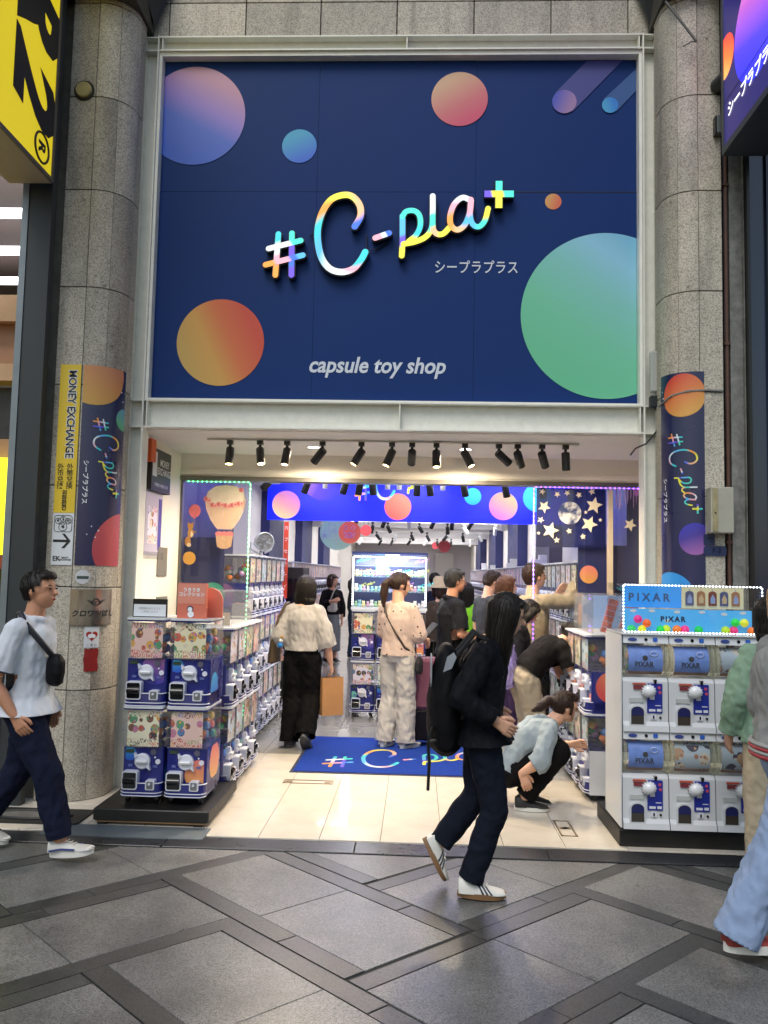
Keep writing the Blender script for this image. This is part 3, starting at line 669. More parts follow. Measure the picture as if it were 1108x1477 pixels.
planet(281, 167, 77, grad('planet_violet', [(.1, '2d5cc8'), (.42, '4a68cc'), (.62, '927acc'), (.9, 'bc8aa4')], 62))
planet(432, 211, 26, grad('planet_blue', [(.1, '2f66d6'), (.8, '3da0cc')], 115))
planet(663, 143, 42, grad('planet_pink', [(.1, 'd2506e'), (.4, 'cf6f74'), (.9, 'd3ab88')], 120))
planet(798, 291, 12, grad('planet_orange', [(.2, 'dd6f4a'), (.8, 'd9a05a')], 160))
planet(318, 494, 65, grad('planet_fire', [(.1, 'c8452f'), (.4, 'cf6a38'), (.65, 'cf9a48'), (.95, 'c5a052')], 205))
planet(874, 455, 123, grad('planet_green', [(.08, '62bd92'), (.35, '6cc2a0'), (.6, '7cc4be'), (.8, '8cc8e2'), (.98, '74b8da')], 52))
def tail(a, b, c, d, m):
    mb = MB(); P = [bq(*q, .0035) for q in (a, b, c, d)]
    poly = [(q.x, q.z) for q in P]; poly = clip_poly(clip_poly(poly, 1, 0, 1.706), 0, 1, 2.844)
    mb.add([(x, -.0028, z) for x, z in poly], [tuple(range(len(poly)))]).build('comet_tail_print', m, bd)
tail((801, 134), (826, 161), (925, 60), (885, 50), mat('tail_violet', '3a3f86', .42))
tail((871, 143), (889, 161), (930, 118), (930, 88), mat('tail_blue', '2c5590', .42))
planet(814, 147, 18, grad('comet_violet', [(.1, '4a52b8'), (.8, '9a7aa8')], -20), 1)
planet(880, 152, 12, grad('comet_blue', [(.2, '2f7fd0'), (.8, '45a0cf')], 200), 1)
GREYINK = mat('pale_letter', 'ccd4e2', .45)
def board_text(nm, txt, px, py, size, **k):
    c = bq(px, py); o = obj(nm, text_mesh(nm, txt, size, GREYINK, lambda x, y, z: Vector((c.x+x, -.004-z, c.z+y)), **k), bd)
board_text('tagline_lettering', 'capsule toy shop', 543, 528, .180, shear=.22, off=.0042, space=1.0, w=.90)
board_text('katakana_lettering', 'シープラプラス', 687, 387, .118, off=.0012, w=.80, space=1.06)
# lit logo standing proud of the board
ll = thing('lit_logo_letters', 'glowing multicoloured brush letters #C-pla+ standing on the blue sign', 'lettering', (0, YB, 3.045))
c0, c1 = bq(370+38/2.77, 250+245/2.77), bq(370+1024/2.77, 250+245/2.77)
sc_ = (c1.x-c0.x)/1000
logo(ll, lambda a, b, d: Vector((c0.x+a*sc_, -d-.02, c0.z+b*sc_+a*sc_*(c1.z-c0.z)/(c1.x-c0.x))), es=.62, depth=True, lift=.055, pref='lit_', wmul=.9)
mb = MB()
for pts in ([(c0.x+.36, c0.z-.02), (c0.x+.40, c0.z-.0), (c0.x+.46, c0.z+.02)], [(c0.x+.82, c0.z+.0), (c0.x+.83, c0.z-.13), (c0.x+.90, c0.z-.135), (c0.x+1.0, c0.z-.07)], [(c0.x+1.9, c0.z+.28), (c0.x+2.0, c0.z+.31)]):
    mb.tube([(x, -.02, z) for x, z in pts], .005, 6)
mb.build('cable', BLACK, ll)

# ---- curved banners wrapped on the columns
def wrap(sgn, x_flat1, rad):
    R2 = rad+.004
    def fn(u, v, d=0.0):             # u = arc distance from the joint between flat and round
        rr = R2+d
        if u*sgn <= 0: return Vector((x_flat1+u, YC-.004-d, v))
        a = abs(u)/R2; return Vector((x_flat1+sgn*rr*math.sin(a), YC+rad-rr*math.cos(a), v))
    return fn
def strip(mb, fn, u0, u1, v0, v1, n=14, mi=0, d=0.0):
    vs = []; uvs = []
    for i in range(n+1):
        for j, v in enumerate((v0, v1)): vs.append(fn(u0+(u1-u0)*i/n, v, d)); uvs.append((i/n, j))
    mb.add(vs, [(2*i, 2*i+2, 2*i+3, 2*i+1) for i in range(n)], mi, uvs); return mb
BNAVY = mat('banner_navy', '1b1f4c', .28, var=.06, vs_=2, coat=.2)
def shop_banner(label, fn, u0, u1, v0, v1, sgn, discs, stars, uc):
    b = thing('column_banner', label, 'banner', (0, 0, 0))
    strip(MB(), fn, u0, u1, v0, v1).build('sheet', BNAVY, b, smooth=True)
    for (u, v, rr, m) in discs:
        mb = MB(); disc(mb, u, v, rr, lambda a, c: fn(a, c, .002), 0, min(u0, u1), max(u0, u1), v0, v1, 30); mb.build('planet_print', m, b)
    mb = MB()
    for (u, v, s) in stars: disc(mb, u, v, s, lambda a, c: fn(a, c, .003), 0, n=6)
    mb.build('star_print', WINK, b)['kind'] = 'stuff'
    L = .62; s = L/1000           # logo runs downwards, letters turned a quarter clockwise
    vt = v1-(v1-v0)*.262
    logo(b, lambda a, c, d: fn(uc+(c+110)*s*1.0, vt-a*s*.96+ (c+110)*s*.0, .004+d*.6), es=0, depth=None, pref='flat_', wmul=.72)
    obj('katakana_lettering', text_mesh('k', 'シープラプラス', .044, WINK, lambda x, y, z: fn(uc+y-.085, vt-.49-x, .004), off=.0008, space=1.15), b)
fnL, fnR = wrap(1, -2.53, RC), wrap(-1, 2.03, RR)
shop_banner('navy planet banner wrapped round the left column beside the yellow notice', fnL, .012, .378, 1.70, 3.20, 1,
    [(.10, 3.14, .24, grad('ban_orange', [(.1, 'c99a4a'), (.5, 'c98a55'), (.95, 'c07a6a')], 60)), (.36, 2.82, .085, grad('ban_green', [(.1, '55a878'), (.9, '5b93b8')], 60)),
     (.40, 1.83, .27, grad('ban_red', [(.1, 'a8404a'), (.9, 'c2565a')], 70))],
    [(.32, 3.03, .007), (.34, 2.96, .006), (.36, 3.03, .004), (.12, 1.99, .005), (.17, 1.96, .006), (.09, 1.93, .004), (.15, 1.91, .005)], .145)
shop_banner('navy planet banner wrapped round the right column above the showcase', fnR, -.33, .03, 1.50, 3.20, 1,
    [(-.12, 3.03, .16, grad('ban_fire', [(.1, 'd8a050'), (.55, 'd87a45'), (.95, 'cf4a3a')], 120)), (-.04, 1.98, .115, grad('ban_violet', [(.1, '9a62a8'), (.6, '4a3a9a'), (.95, '3a3ab0')], 110)),
     (-.23, 1.55, .19, grad('ban_blue', [(.1, '3a6fd0'), (.9, '2f8fd8')], 90))],
    [(-.30, 3.08, .005), (-.29, 3.03, .006), (-.31, 3.0, .004)], -.185)

# ---- money exchange notice on the flat face of the left column
mx = thing('exchange_notice', 'tall yellow and white money exchange notice on the left column', 'sign', (-2.618, YC-.006, 0))
def flat(cx, cz, s=1.0): return lambda x, y, z: Vector((cx+x*s, -.004-z, cz+y*s))
x0, x1 = -.075, .083
MB().box(x0, x1, -.002, .004, 2.085, 3.20).build('yellow_sheet', YEL, mx)
MB().box(x0, x1, -.002, .004, 1.70, 2.083).build('white_sheet', mat('notice_white', 'd4d8dc', .4), mx)
turn = lambda cx, cz: (lambda x, y, z: Vector((cx+y, -.0045-z, cz-x)))
obj('lettering', text_mesh('l', 'MONEY EXCHANGE', .082, WINK, turn(.020, 2.825), off=.0065, w=.89), mx).location.y = .0012
obj('lettering', text_mesh('l', 'MONEY EXCHANGE', .082, INK, turn(.020, 2.825), off=.0018, w=.89), mx)
obj('lettering', vtext('l', '外幣兌換', .052, INK, lambda x, y, z: Vector((.035+x, -.0045, 2.425+y)), .047, off=.0003), mx)
obj('lettering', vtext('l', '外币兑换', .052, INK, lambda x, y, z: Vector((-.035+x, -.0045, 2.425+y)), .047, off=.0003), mx)
obj('lettering', vtext('l', '외화환전', .044, INK, lambda x, y, z: Vector((.003+x, -.0045, 2.232+y)), .037, off=.001), mx)
mb = MB(); mb.tube([(a, -.004, b) for a, b in rrect(-.062, .070, 1.945, 2.065, .02)], .002, 4, closed=True); mb.build('icon_frame', INK, mx)
for cx, cz, rr, ch in ((-.033, 2.025, .021, '€'), (.004, 2.038, .021, '$'), (.041, 2.025, .021, '元'), (.003, 1.982, .030, '¥')):
    mb = MB(); mb.tube([(cx+rr*math.cos(a), -.005, cz+rr*math.sin(a)) for a in np.linspace(0, 6.283, 20, endpoint=False)], .0018, 4, closed=True); mb.build('coin_icon', INK, mx)
    obj('coin_icon', text_mesh('l', ch, rr*1.5, INK, flat(cx, cz), off=.0008), mx)
mb = MB()
for P in ([(-.066, 1.868), (.06, 1.868), (.06, 1.886), (-.066, 1.886)], [(.066, 1.877), (.022, 1.93), (.000, 1.93), (.045, 1.877)], [(.045, 1.877), (.0, 1.824), (.022, 1.824), (.066, 1.877)]):
    mb.add([(a, -.004-.0004*len(mb.f), b) for a, b in P], [tuple(range(len(P)))])
mb.build('arrow', INK, mx)
obj('lettering', text_mesh('l', 'EK', .05, INK, flat(-.035, 1.745), off=.001), mx)
obj('lettering', text_mesh('l', 'SMART\nEXCHANGE', .017, INK, flat(.03, 1.746), off=.0004, lines=.9), mx)

# ---- fittings low on the left column
def on_col(u, v): return fnL(u, v, 0)
st = thing('round_sticker', 'small round white sticker above the steel plate on the left column', 'sticker')
mb = MB(); disc(mb, .075, 1.615, .052, lambda a, b: fnL(a, b, .001), 0, n=20); mb.build('sheet', mat('sticker_white', 'c3c4c8', .4), st)
mb = MB(); strip(mb, fnL, .035, .118, 1.60, 1.622, 4, d=.002); mb.build('print', mat('sticker_green', '3c4a44', .5), st)
sp = thing('steel_plate', 'curved polished steel name plate on the left column', 'name plate')
mb = MB(); strip(mb, fnL, .0, .30, 1.262, 1.525, 16, d=.012); strip(mb, fnL, .0, .30, 1.262, 1.525, 16, d=.0)
vs = [fnL(u, v, d) for u in (0, .30) for v in (1.262, 1.525) for d in (0, .012)]
mb.add(vs, [(0, 1, 3, 2), (4, 6, 7, 5)]); mb.build('plate', CHROME, sp, smooth=True)
obj('lettering', text_mesh('l', 'クロワツばし', .052, INK, lambda x, y, z: fnL(.165+x, 1.345+y, .0135), off=.0018, w=.98, shear=.15), sp)
mb = MB(); c = (.175, 1.432)
mb.tube([fnL(c[0]+.024*math.cos(a), c[1]+.024*math.sin(a), .014) for a in np.linspace(0, 6.283, 18, endpoint=False)], .004, 5, closed=True)
for s in (1, -1):
    for k in range(3): mb.tube([fnL(c[0]+s*.024, c[1]+.004-.010*k, .014), fnL(c[0]+s*(.062-.012*k), c[1]+.014-.010*k, .014)], .003, 5)
mb.tube([fnL(c[0]-.010, c[1]+.012, .014), fnL(c[0], c[1]-.012, .014), fnL(c[0]+.010, c[1]+.012, .014)], .003, 5)
mb.build('emblem', INK, sp)
hp = thing('heart_notice', 'small white notice with red heart below the steel plate', 'notice')
mb = MB(); strip(mb, fnL, .105, .215, 1.098, 1.250, 6, d=.001); mb.build('sheet', mat('notice_white'), hp)
pts = []
for t in np.linspace(0, 2*math.pi, 40, endpoint=False):
    pts.append((.160+.0026*16*math.sin(t)**3, 1.185+.0026*(13*math.cos(t)-5*math.cos(2*t)-2*math.cos(3*t)-math.cos(4*t))))
mb = MB(); mb.add([fnL(a, b, .0025) for a, b in pts], [tuple(range(len(pts)))]); mb.build('heart_print', mat('heart_red', 'a02a22', .4), hp)
mb = MB()
for a, b, s in ((.147, 1.182, .016), (.172, 1.182, .014), (.160, 1.192, .010)): disc(mb, a, b, s, lambda p, q: fnL(p, q, .0036+s*.05), 0, n=10)
mb.build('hand_print', WINK, hp)['kind'] = 'stuff'
obj('lettering', text_mesh('l', 'ご 安 心', .022, INK, lambda x, y, z: fnL(.160+x, 1.116+y, .003)), hp)
rc = thing('red_cloth', 'dark red sheet taped to the left column under the heart notice', 'red sheet')
mb = MB(); vs = []; n = 8
for i in range(n+1):
    for j in range(n+1):
        u, v = .110+.10*i/n, .925+.165*j/n
        vs.append(fnL(u+.003*math.sin(j*1.1), v+.004*math.sin(i*2.1), .002+.004*noise.noise((u*30, v*22, 0))+.003))
mb.add(vs, [(i*(n+1)+j, (i+1)*(n+1)+j, (i+1)*(n+1)+j+1, i*(n+1)+j+1) for i in range(n) for j in range(n)]); mb.build('sheet', mat('deep_red', '8c1a18', .5, var=.15, vs_=30), rc, smooth=True)

# ---- right column fittings
mbx = thing('meter_box', 'cream metal meter box on the right granite column', 'meter box', (2.14, YC-.09, 2.02))
MB().box(-.075, .085, -.02, .085, 0, .325, bev=.006).build('case', mat('cream_case', 'a9a698', .5, var=.12, vs_=8), mbx)
MB().box(-.065, -.030, -.028, -.02, .01, .315).build('hinge_strip', mat('aged_cream', 'a09572', .6, var=.3, vs_=15), mbx)
MB().cyl((-.05, -.03, .14), (-.05, -.036, .14), .006, n=8).build('lock', DARKMET, mbx)
np_ = thing('address_plate', 'small dark blue street number plate reading 7-3 on the right column', 'number plate', (2.075, YC-.006, 1.86))
m = mat('plate_blue', '1b2a55', .35)
MB().prism(rrect(-.03, .13, 0, .072, .02), -.004, .003, 'y').build('lower_plate', m, np_)
MB().prism(rrect(-.03, .05, .076, .155, .006), -.004, .003, 'y').build('upper_plate', m, np_)
obj('lettering', text_mesh('l', '7-3', .05, WINK, flat(.06, .036)), np_)
obj('lettering', text_mesh('l', '心斎橋\n二丁目', .022, WINK, flat(.01, .115), lines=.95), np_)
dp = thing('drain_pipe', 'rust brown pipe running up beside the right granite column', 'pipe', (2.235, YC+.02, 0))
MB().cyl((0, 0, 0), (0, 0, 6.1), .015, n=12).build('tube', mat('rust_pipe', '54382e', .6, var=.3, vs_=12), dp, smooth=True)
for z in (.6, 1.95, 3.4, 4.6): MB().box(-.022, .022, -.020, .05, z, z+.02).build('clip', mat('rust_pipe'), dp)
ch = thing('steel_channel', 'weathered grey steel channel at the edge of the right column', 'steel channel', (2.305, 5.96, 0))
MB().box(-.045, .045, 0, .10, 0, 6.1).build('web', mat('weathered_grey', '7c7c78', .6, var=.45, vs_=16), ch)
MB().box(.046, .052, -.03, .08, 0, 6.1).build('flange', mat('weathered_grey'), ch)
# box light and cables at the inner corner
cb = thing('junction_box', 'grey junction box with dangling cable beside the big sign', 'junction box', (1.80, YF-.07, 3.02))
MB().box(-.03, .04, -.05, .0, .10, .42, bev=.01).build('lamp_case', mat('pale_case', 'a7aba8', .4), cb)
MB().box(-.035, .055, -.06, .0, -.02, .07, bev=.008).build('box', DARKMET, cb)
pts = [(.01, -.03, -.02), (.04, -.04, -.10), (.02, -.03, -.2), (-.06, -.02, -.30), (-.13, .02, -.33), (-.18, .03, -.40)]
P = [Vector(p) for p in pts]
MB().tube([P[min(i//4, len(P)-2)].lerp(P[min(i//4, len(P)-2)+1], (i % 4)/4) for i in range(4*(len(P)-1))], .006, 6).build('cable', BLACK, cb, smooth=True)
cs = thing('strap_cable', 'thin grey cable strapped across the right column banner', 'cable')
MB().tube([fnR(-.35, 2.985, .01), fnR(-.28, 3.0, .008), fnR(-.2, 3.035, .008), fnR(-.08, 3.055, .008), fnR(.05, 3.06, .008), fnR(.16, 3.055, .008)], .008, 6).build('strap', mat('grey_cable', '7a7c7c', .5), cs, smooth=True)
rd = thing('bent_rod', 'thin bent metal rod hanging from the right canopy corner', 'metal rod')
a, b, c, d = at(960, 2, 5.85), at(1005, 60, 5.85), at(998, 60, 5.87), at(985, 67, 5.88)
MB().tube([a, b], .009, 6).tube([b, c, d], .006, 6).build('rod', mat('grey_rod', '6a6a66', .5, .5), rd)

# ---- projecting light boxes
ls = thing('projecting_light_box', 'yellow illuminated projecting sign with black letters at the top left', 'light box', (-2.735, 5.72, 4.50))
def fz(m, nm, y0, y1, z0, z1, x): MB().box(x, x+.004, y0, y1, z0, z1).build(nm, m, ls)
MB().box(-.32, -.002, -1.6, .0, .0, 3).build('case', mat('box_case', 'a89a8e', .5), ls)
MB().box(-.003, .012, -1.6, .0, .0, .03).build('edge_frame', mat('box_edge', '6e675f', .4, .4), ls)
MB().box(-.003, .012, -.035, .0, .03, 3).build('edge_frame', mat('box_edge'), ls)
MB().box(-.001, .006, -1.6, -.036, .031, 2.9).build('lit_face', mat('lit_yellow', 'f0d628', .4, emit='ffe321', es=.35), ls)
bt = lambda yc, zc: (lambda x, y, z: Vector((.0085+z, yc-0+y, zc-x)))
def side_text(nm, txt, size, yc, zc, off, w=1.0, m=INK, sh=0.0): return obj(nm, text_mesh(nm, txt, size, m, lambda x, y, z: Vector((.0085, yc+y, zc-x)), off=off, w=w, shear=sh), ls)
side_text('lettering', 'R', .82, -.36, 1.16, .035, 1.05, sh=.25); side_text('lettering', '2', .82, -.36, .58, .035, 1.1, sh=.25)
side_text('lettering', 'R', .14, -.20, .17, .006)
mb = MB(); mb.tube([(.009, -.20+.105*math.cos(a), .165+.105*math.sin(a)) for a in np.linspace(0, 6.283, 28, endpoint=False)], .009, 6, closed=True); mb.build('ring_mark', INK, ls)
rs = thing('projecting_light_box', 'purple illuminated projecting shop sign with planets at the top right', 'light box', (2.16, 5.78, 4.74))
MB().box(.002, .30, -1.8, 0, 0, 3).build('case', mat('box_case_dark', '3b424c', .45), rs)
fr = MB(); fr.box(-.014, .003, -1.8, 0, 0, .05).box(-.014, .003, -.03, 0, .05, 3); fr.build('edge_frame', mat('box_edge_dark', '4a4f55', .4, .3), rs)
MB().box(-.004, .001, -1.8, -.031, .051, 2.9).build('lit_face', mat('lit_navy', '221d58', .3, emit='2a2470', es=.55), rs)
def rf(a, b, d=0.0): return Vector((-.006-d, -a, b))
for (a, b, rr, m) in ((.07, .70, .155, grad('lit_orange', [(.1, 'ffb060'), (.5, 'ff7a3a'), (.9, 'f04a3a')], 60, es=.8)), (.62, .62, .39, grad('lit_pinkball', [(.05, '2a30f0'), (.35, '4a3ae0'), (.7, 'b05ac0'), (.95, 'f08ac0')], 75, es=.8))):
    mb = MB(); disc(mb, a, b, rr, lambda p, q: rf(p, q), 0, .032, 1.8, .052, 2.9, 30); mb.build('planet_print', m, rs)
mb = MB(); mb.box(-.0075, -.007, -1.8, -.032, .37, .376); mb.build('seam', INK, rs)
obj('katakana_lettering', text_mesh('l', 'シープラプラス', .115, mat('lit_letter', 'ffffff', .4, emit='ffffff', es=.9), lambda x, y, z: rf(.10+x, .27+y, .002), off=.003, align='LEFT'), rs)
MB().cyl((.1, -.2, .62), (.02, .16, .62), .06, n=16).build('support_arm', DARKMET, rs, smooth=True)
sb = thing('small_bracket', 'small grey bracket box under the projecting sign on the right column', 'bracket', at(1040, 178, YC-.05))
MB().box(-.03, .03, -.0, .05, -.07, .07, bev=.005).build('plate', mat('grey_bracket', '6f7678', .45, .3), sb)
MB().box(-.04, -.03, .0, .05, -.08, .06).build('edge', BLACK, sb)
# ================================================================== CAPSULE MACHINES
MNAVY = mat('machine_navy', '1c2370', .28, var=.05, vs_=5, coat=.3)
MWHITE = mat('machine_white', 'cfd2d6', .3, var=.03, coat=.2)
TRIM = mat('trim_line_white', 'd9dbe6', .35)
CARD = poster('display_card', ['e8e8de', 'd8ecdc', 'f0e8c4', 'e4dff0', 'f2dcd0', 'd8eaf4', 'f4eed0', 'ecc8bc'], ['7a4a35', 'c05a4a', '4a9a6a', 'e0a84a', '4a78b0', 'c87aa0', '3a2f30', 'e8d8c0', 'd0584a', '8aa05a'], 6.5)
CARDR = poster('toy_print', ['d8a080', 'c88a70', 'd8b080', 'c09088', 'b8a0a0', 'd0b090'], ['8a3a2a', 'c04a3a', 'e0b060', '5a4a80', 'e8d8c0', 'd07a3a', '3a3a50', 'c87a90'], 9)
DARKWIN = mat('dark_window', '0c0d12', .12, coat=.3)
CAPS = [mat('capsule_%d' % i, c, .25, coat=.2) for i, c in enumerate(('c94a5a', 'd9b23a', '4aa06a', '4a7ac0', 'd97a3a', 'b08ac0', 'd8d8d8'))]
PL = [grad('m_planet_violet', [(.1, '3a3a9a'), (.9, '8a5a8a')], 70), grad('m_planet_blue', [(.1, '2a5ac0'), (.9, '3f9ad0')], 100), grad('m_planet_gold', [(.1, 'd89a50'), (.9, 'd87a70')], 80), grad('m_planet_green', [(.1, '4aa088'), (.9, '70b8a8')], 60), grad('m_planet_red', [(.1, 'c84a4a'), (.9, 'd88a60')], 40)]
MW, MH, MD = .286, .595, .42
def bm_parts():
    P = {}
    w = MW/2-.003; f = -MD/2
    b = MB()
    b.prism(rrect(-w, w, f+.03, MD/2, .022), .02, .315)
    n = len(rrect(0, 1, 0, 1, .05))
    lo, hi = rrect(-w, w, f-.02, MD/2-.02, .055), rrect(-w, w, f-.012, MD/2-.02, .055)
    k = len(lo)
    b.add([(x, y, .002) for x, y in lo]+[(x, y, .085) for x, y in hi], [(i, (i+1) % k, k+(i+1) % k, k+i) for i in range(k)]+[tuple(range(k-1, -1, -1)), tuple(range(k, 2*k))])
    P['body'] = (b.mesh('body', MNAVY, True, 40), None)
    t = MB()
    front = [p for p in rrect(-w-.001, w+.001, f-.021, MD/2, .055) if p[1] < .05]
    front.sort(key=lambda p: math.atan2(p[0], -(p[1]-.1)))
    for z, rr, ins in ((.086, .0042, .007), (.024, .0036, .0), (.004, .0036, 0)): t.tube([(x, y+ins, z) for x, y in front], rr, 6)
    P['trim_line'] = (t.mesh('trim_line', TRIM, True), None)
    c = MB(); c.prism(rrect(-.122, -.018, .045, .165, .014), f-.026, f+.035, 'y', 0); c.prism(rrect(-.114, -.026, .054, .157, .010), f-.029, f-.0265, 'y', 1)
    c.cyl((-.112, f-.020, .105), (-.028, f-.020, .105), .026, n=14, mi=1)
    P['chute'] = (c.mesh('chute', [TRIM, DARKWIN], True, 30), None)
    c = MB(); c.prism(rrect(.038, .098, .045, .108, .008), f-.024, f+.035, 'y', 0); c.prism(rrect(.046, .090, .052, .101, .005), f-.026, f-.0245, 'y', 1); c.cyl((.066, f-.026, .085), (.066, f-.034, .085), .008, n=10, mi=0)
    P['coin_tray'] = (c.mesh('coin_tray', [TRIM, mat('tray_steel', '8f9298', .35, .8)], True, 30), None)
    c = MB(); c.lathe([(0, .004), (.046, .004), (.052, .010), (.052, .032)], (0.0, f, .225), 'y', 26, 0)
    c.prism([(.030, .190), (.058, .168), (.050, .206)], f-.004, f+.031, 'y', 0); c.prism([(-.030, .262), (-.054, .282), (-.048, .246)], f-.004, f+.031, 'y', 0)
    P['dial'] = (c.mesh('dial', [TRIM], True, 40), None)
    c = MB(); c.box(-.040, .040, f-.018, f+.006, .214, .236, bev=.006)
    P['dial/handle'] = (c.mesh('handle', [MWHITE], False), None)
    c = MB(); c.box(-.118, -.062, f+.024, f+.031, .278, .300, mi=0); c.cyl((.072, f+.031, .285), (.072, f+.022, .285), .020, n=18, mi=1); c.cyl((.103, f+.031, .222), (.103, f+.022, .222), .017, n=16, mi=2); c.cyl((.083, f+.031, .25), (.083, f+.024, .25), .006, n=8, mi=2)
    c.box(-.10, -.072, f+.025, f+.031, .186, .202, mi=3); c.box(.07, .10, f+.025, f+.031, .182, .197, mi=3)
    P['fittings'] = (c.mesh('fittings', [mat('lcd_green', '3a4a38', .2), mat('coin_mark', '6a6a80', .3, .5), TRIM, mat('small_print', '5a64a0', .4)], True, 30), None)
    c = MB(); q = rrect(-w+.004, w-.004, f-.004, MD/2-.02, .022)
    kk = len(q); q2 = rrect(-w+.001, w-.001, f-.010, MD/2-.02, .022)
    c.add([(x, y, .318) for x, y in q]+[(x, y, .345) for x, y in q2]+[(x, y, .568) for x, y in q2], [(i, (i+1) % kk, kk+(i+1) % kk, kk+i) for i in range(kk)]+[(kk+i, kk+(i+1) % kk, 2*kk+(i+1) % kk, 2*kk+i) for i in range(kk)])
    for s in (-1, 1): c.tube([(s*w, f+.0, .43), (s*w, f+.02, .43)], .007, 6)
    P['capsule_box'] = (c.mesh('capsule_box', ACRYL, True, 40), None)
    c = MB(); c.quad((-.108, f+.006, .325), (.108, f+.006, .325), (.108, f+.004, .560), (-.108, f+.004, .560)); c.box(-.108, .108, f+.0075, f+.009, .325, .56, mi=1)
    P['display_card'] = (c.mesh('display_card', [CARD, MWHITE]), None)
    c = MB()
    rr = random.Random(3)
    for i in range(26): c.sphere((rr.uniform(-.10, .10), rr.uniform(f+.06, MD/2-.06), rr.uniform(.345, .40)+.05*(i % 3)), .030, 10, 7, mi=rr.randrange(7))
    P['capsules'] = (c.mesh('capsules', CAPS, True), 'stuff')
    c = MB(); c.prism(rrect(-w, w, f-.018, MD/2-.015, .025), .570, .580, mi=1); c.prism(rrect(-w-.001, w+.001, f-.024, MD/2-.013, .028), .581, .595, mi=0)
    P['lid'] = (c.mesh('lid', [MWHITE, MNAVY], True, 30), None)
    return P
BMP = bm_parts()
PLANETS = []
for i in range(5):
    c = MB(); f = -MD/2+.0285; w = MW/2-.004
    cx, cz, rr = ((.06, .24, .10), (-.09, .27, .045), (.09, .14, .10), (-.10, .20, .04), (.10, .09, .06))[i]
    disc(c, cx, cz, rr, lambda a, b: (a, f, b), 0, -w+.018, w-.018, .088, .312, 24)
    ms = [c.mesh('planet_print', PL[i])]
    a, b2, r2 = ((.05, .19, .12), (-.06, .12, .10), (.02, .2, .13), (.08, .15, .11), (-.03, .20, .12))[i]
    for s in (1, -1): c = MB(); disc(c, a, b2, r2, lambda p, q: (s*(MW/2-.0015), p, q), 0, -.17, .18, .09, .31, 24); ms.append(c.mesh('planet_print', PL[i]))
    PLANETS.append(ms)
def side_print(): pass
SIMPLE = None
def blue_machine(label, loc, rz, pl=0, group=None, caps=True, detail=True):
    t = thing('capsule_machine', label, 'capsule machine', loc, rz, group)
    for k, (me, kind) in BMP.items():
        if '/' in k or (k == 'capsules' and not caps): continue
        o = obj(k, me, t)
        if kind or k == 'fittings': o['kind'] = 'stuff'
        if k == 'dial': obj('handle', BMP['dial/handle'][0], o)
    for q in PLANETS[pl % 5]: obj('planet_print', q, t)
    return t
# compact single-mesh version for the far rows
sm = MB(); w = MW/2-.003; f = -MD/2
sm.prism(rrect(-w, w, f+.02, MD/2, .02, 2), .01, .315, mi=0); sm.prism(rrect(-w, w, f-.02, 0, .05, 3), .002, .085, mi=0)
sm.prism(rrect(-w-.002, w+.002, f-.024, 0, .05, 3), .080, .090, mi=1); sm.prism(rrect(-w-.002, w+.002, f-.024, 0, .05, 3), 0, .008, mi=1)
sm.box(-.12, -.02, f-.02, f+.03, .05, .16, mi=2); sm.cyl((0, f+.03, .225), (0, f-.03, .225), .05, n=12, mi=1)
sm.box(-.10, -.06, f+.012, f+.02, .27, .30, mi=4)
sm.quad((-.108, f+.004, .325), (.108, f+.004, .325), (.108, f+.004, .56), (-.108, f+.004, .56), mi=4)
sm.box(-w, w, f+.02, MD/2-.02, .33, .56, mi=5); sm.prism(rrect(-w, w, f-.02, MD/2-.015, .025, 2), .575, .59, mi=1)
for s in (-1, 1): sm.box(s*w-.004, s*w+.004, f-.008, f+.02, .32, .57, mi=1)
SIMPLE = sm.mesh('capsule_machine', [MNAVY, TRIM, DARKWIN, CARD, CARDR, mat('capsule_mass', 'a89a90', .4, var=.8, vs_=25)], True, 30)
CASTER = MB()
CASTER.cyl((-.012, 0, -.028), (.012, 0, -.028), .026, n=12).box(-.016, .016, -.012, .012, -.028, .004)
CASTER = CASTER.mesh('caster', BLACK, True, 30)
def casters(t):
    for x in (-.10, .10):
        for y in (-.15, .15): obj('caster', CASTER, t, (x, y, 0))

# ---- four machines on a black platform, front left
pf = thing('black_platform', 'low scuffed black platform under the four front left machines', 'platform', (-1.715, 5.86, 0))
MB().box(-.385, .385, -.42, .42, .030, .105, bev=.006).build('top', mat('scuffed_black', '151413', .45, var=.4, vs_=18), pf)
MB().box(-.37, .37, -.41, .41, .018, .029).build('wood_layer', mat('plywood_edge', '8a6a4a', .7, var=.2), pf)
for x in (-.33, .31): MB().box(x-.03, x+.03, -.405, .40, 0, .0175).build('foot', BLACK, pf)
FX, FY = -1.83, 5.56+MD/2
for r_i, z in ((0, .162), (1, .162+MH)):
    for c_i in (0, 1):
        lab = 'blue capsule machine at the %s %s of the four on the black platform' % (('lower', 'upper')[r_i], ('left', 'right')[c_i])
        t = blue_machine(lab, (FX+c_i*(MW+.012), FY, z), 0, (1, 2, 0, 1)[r_i*2+c_i], 'machines on the black platform')
        if r_i == 0: casters(t)
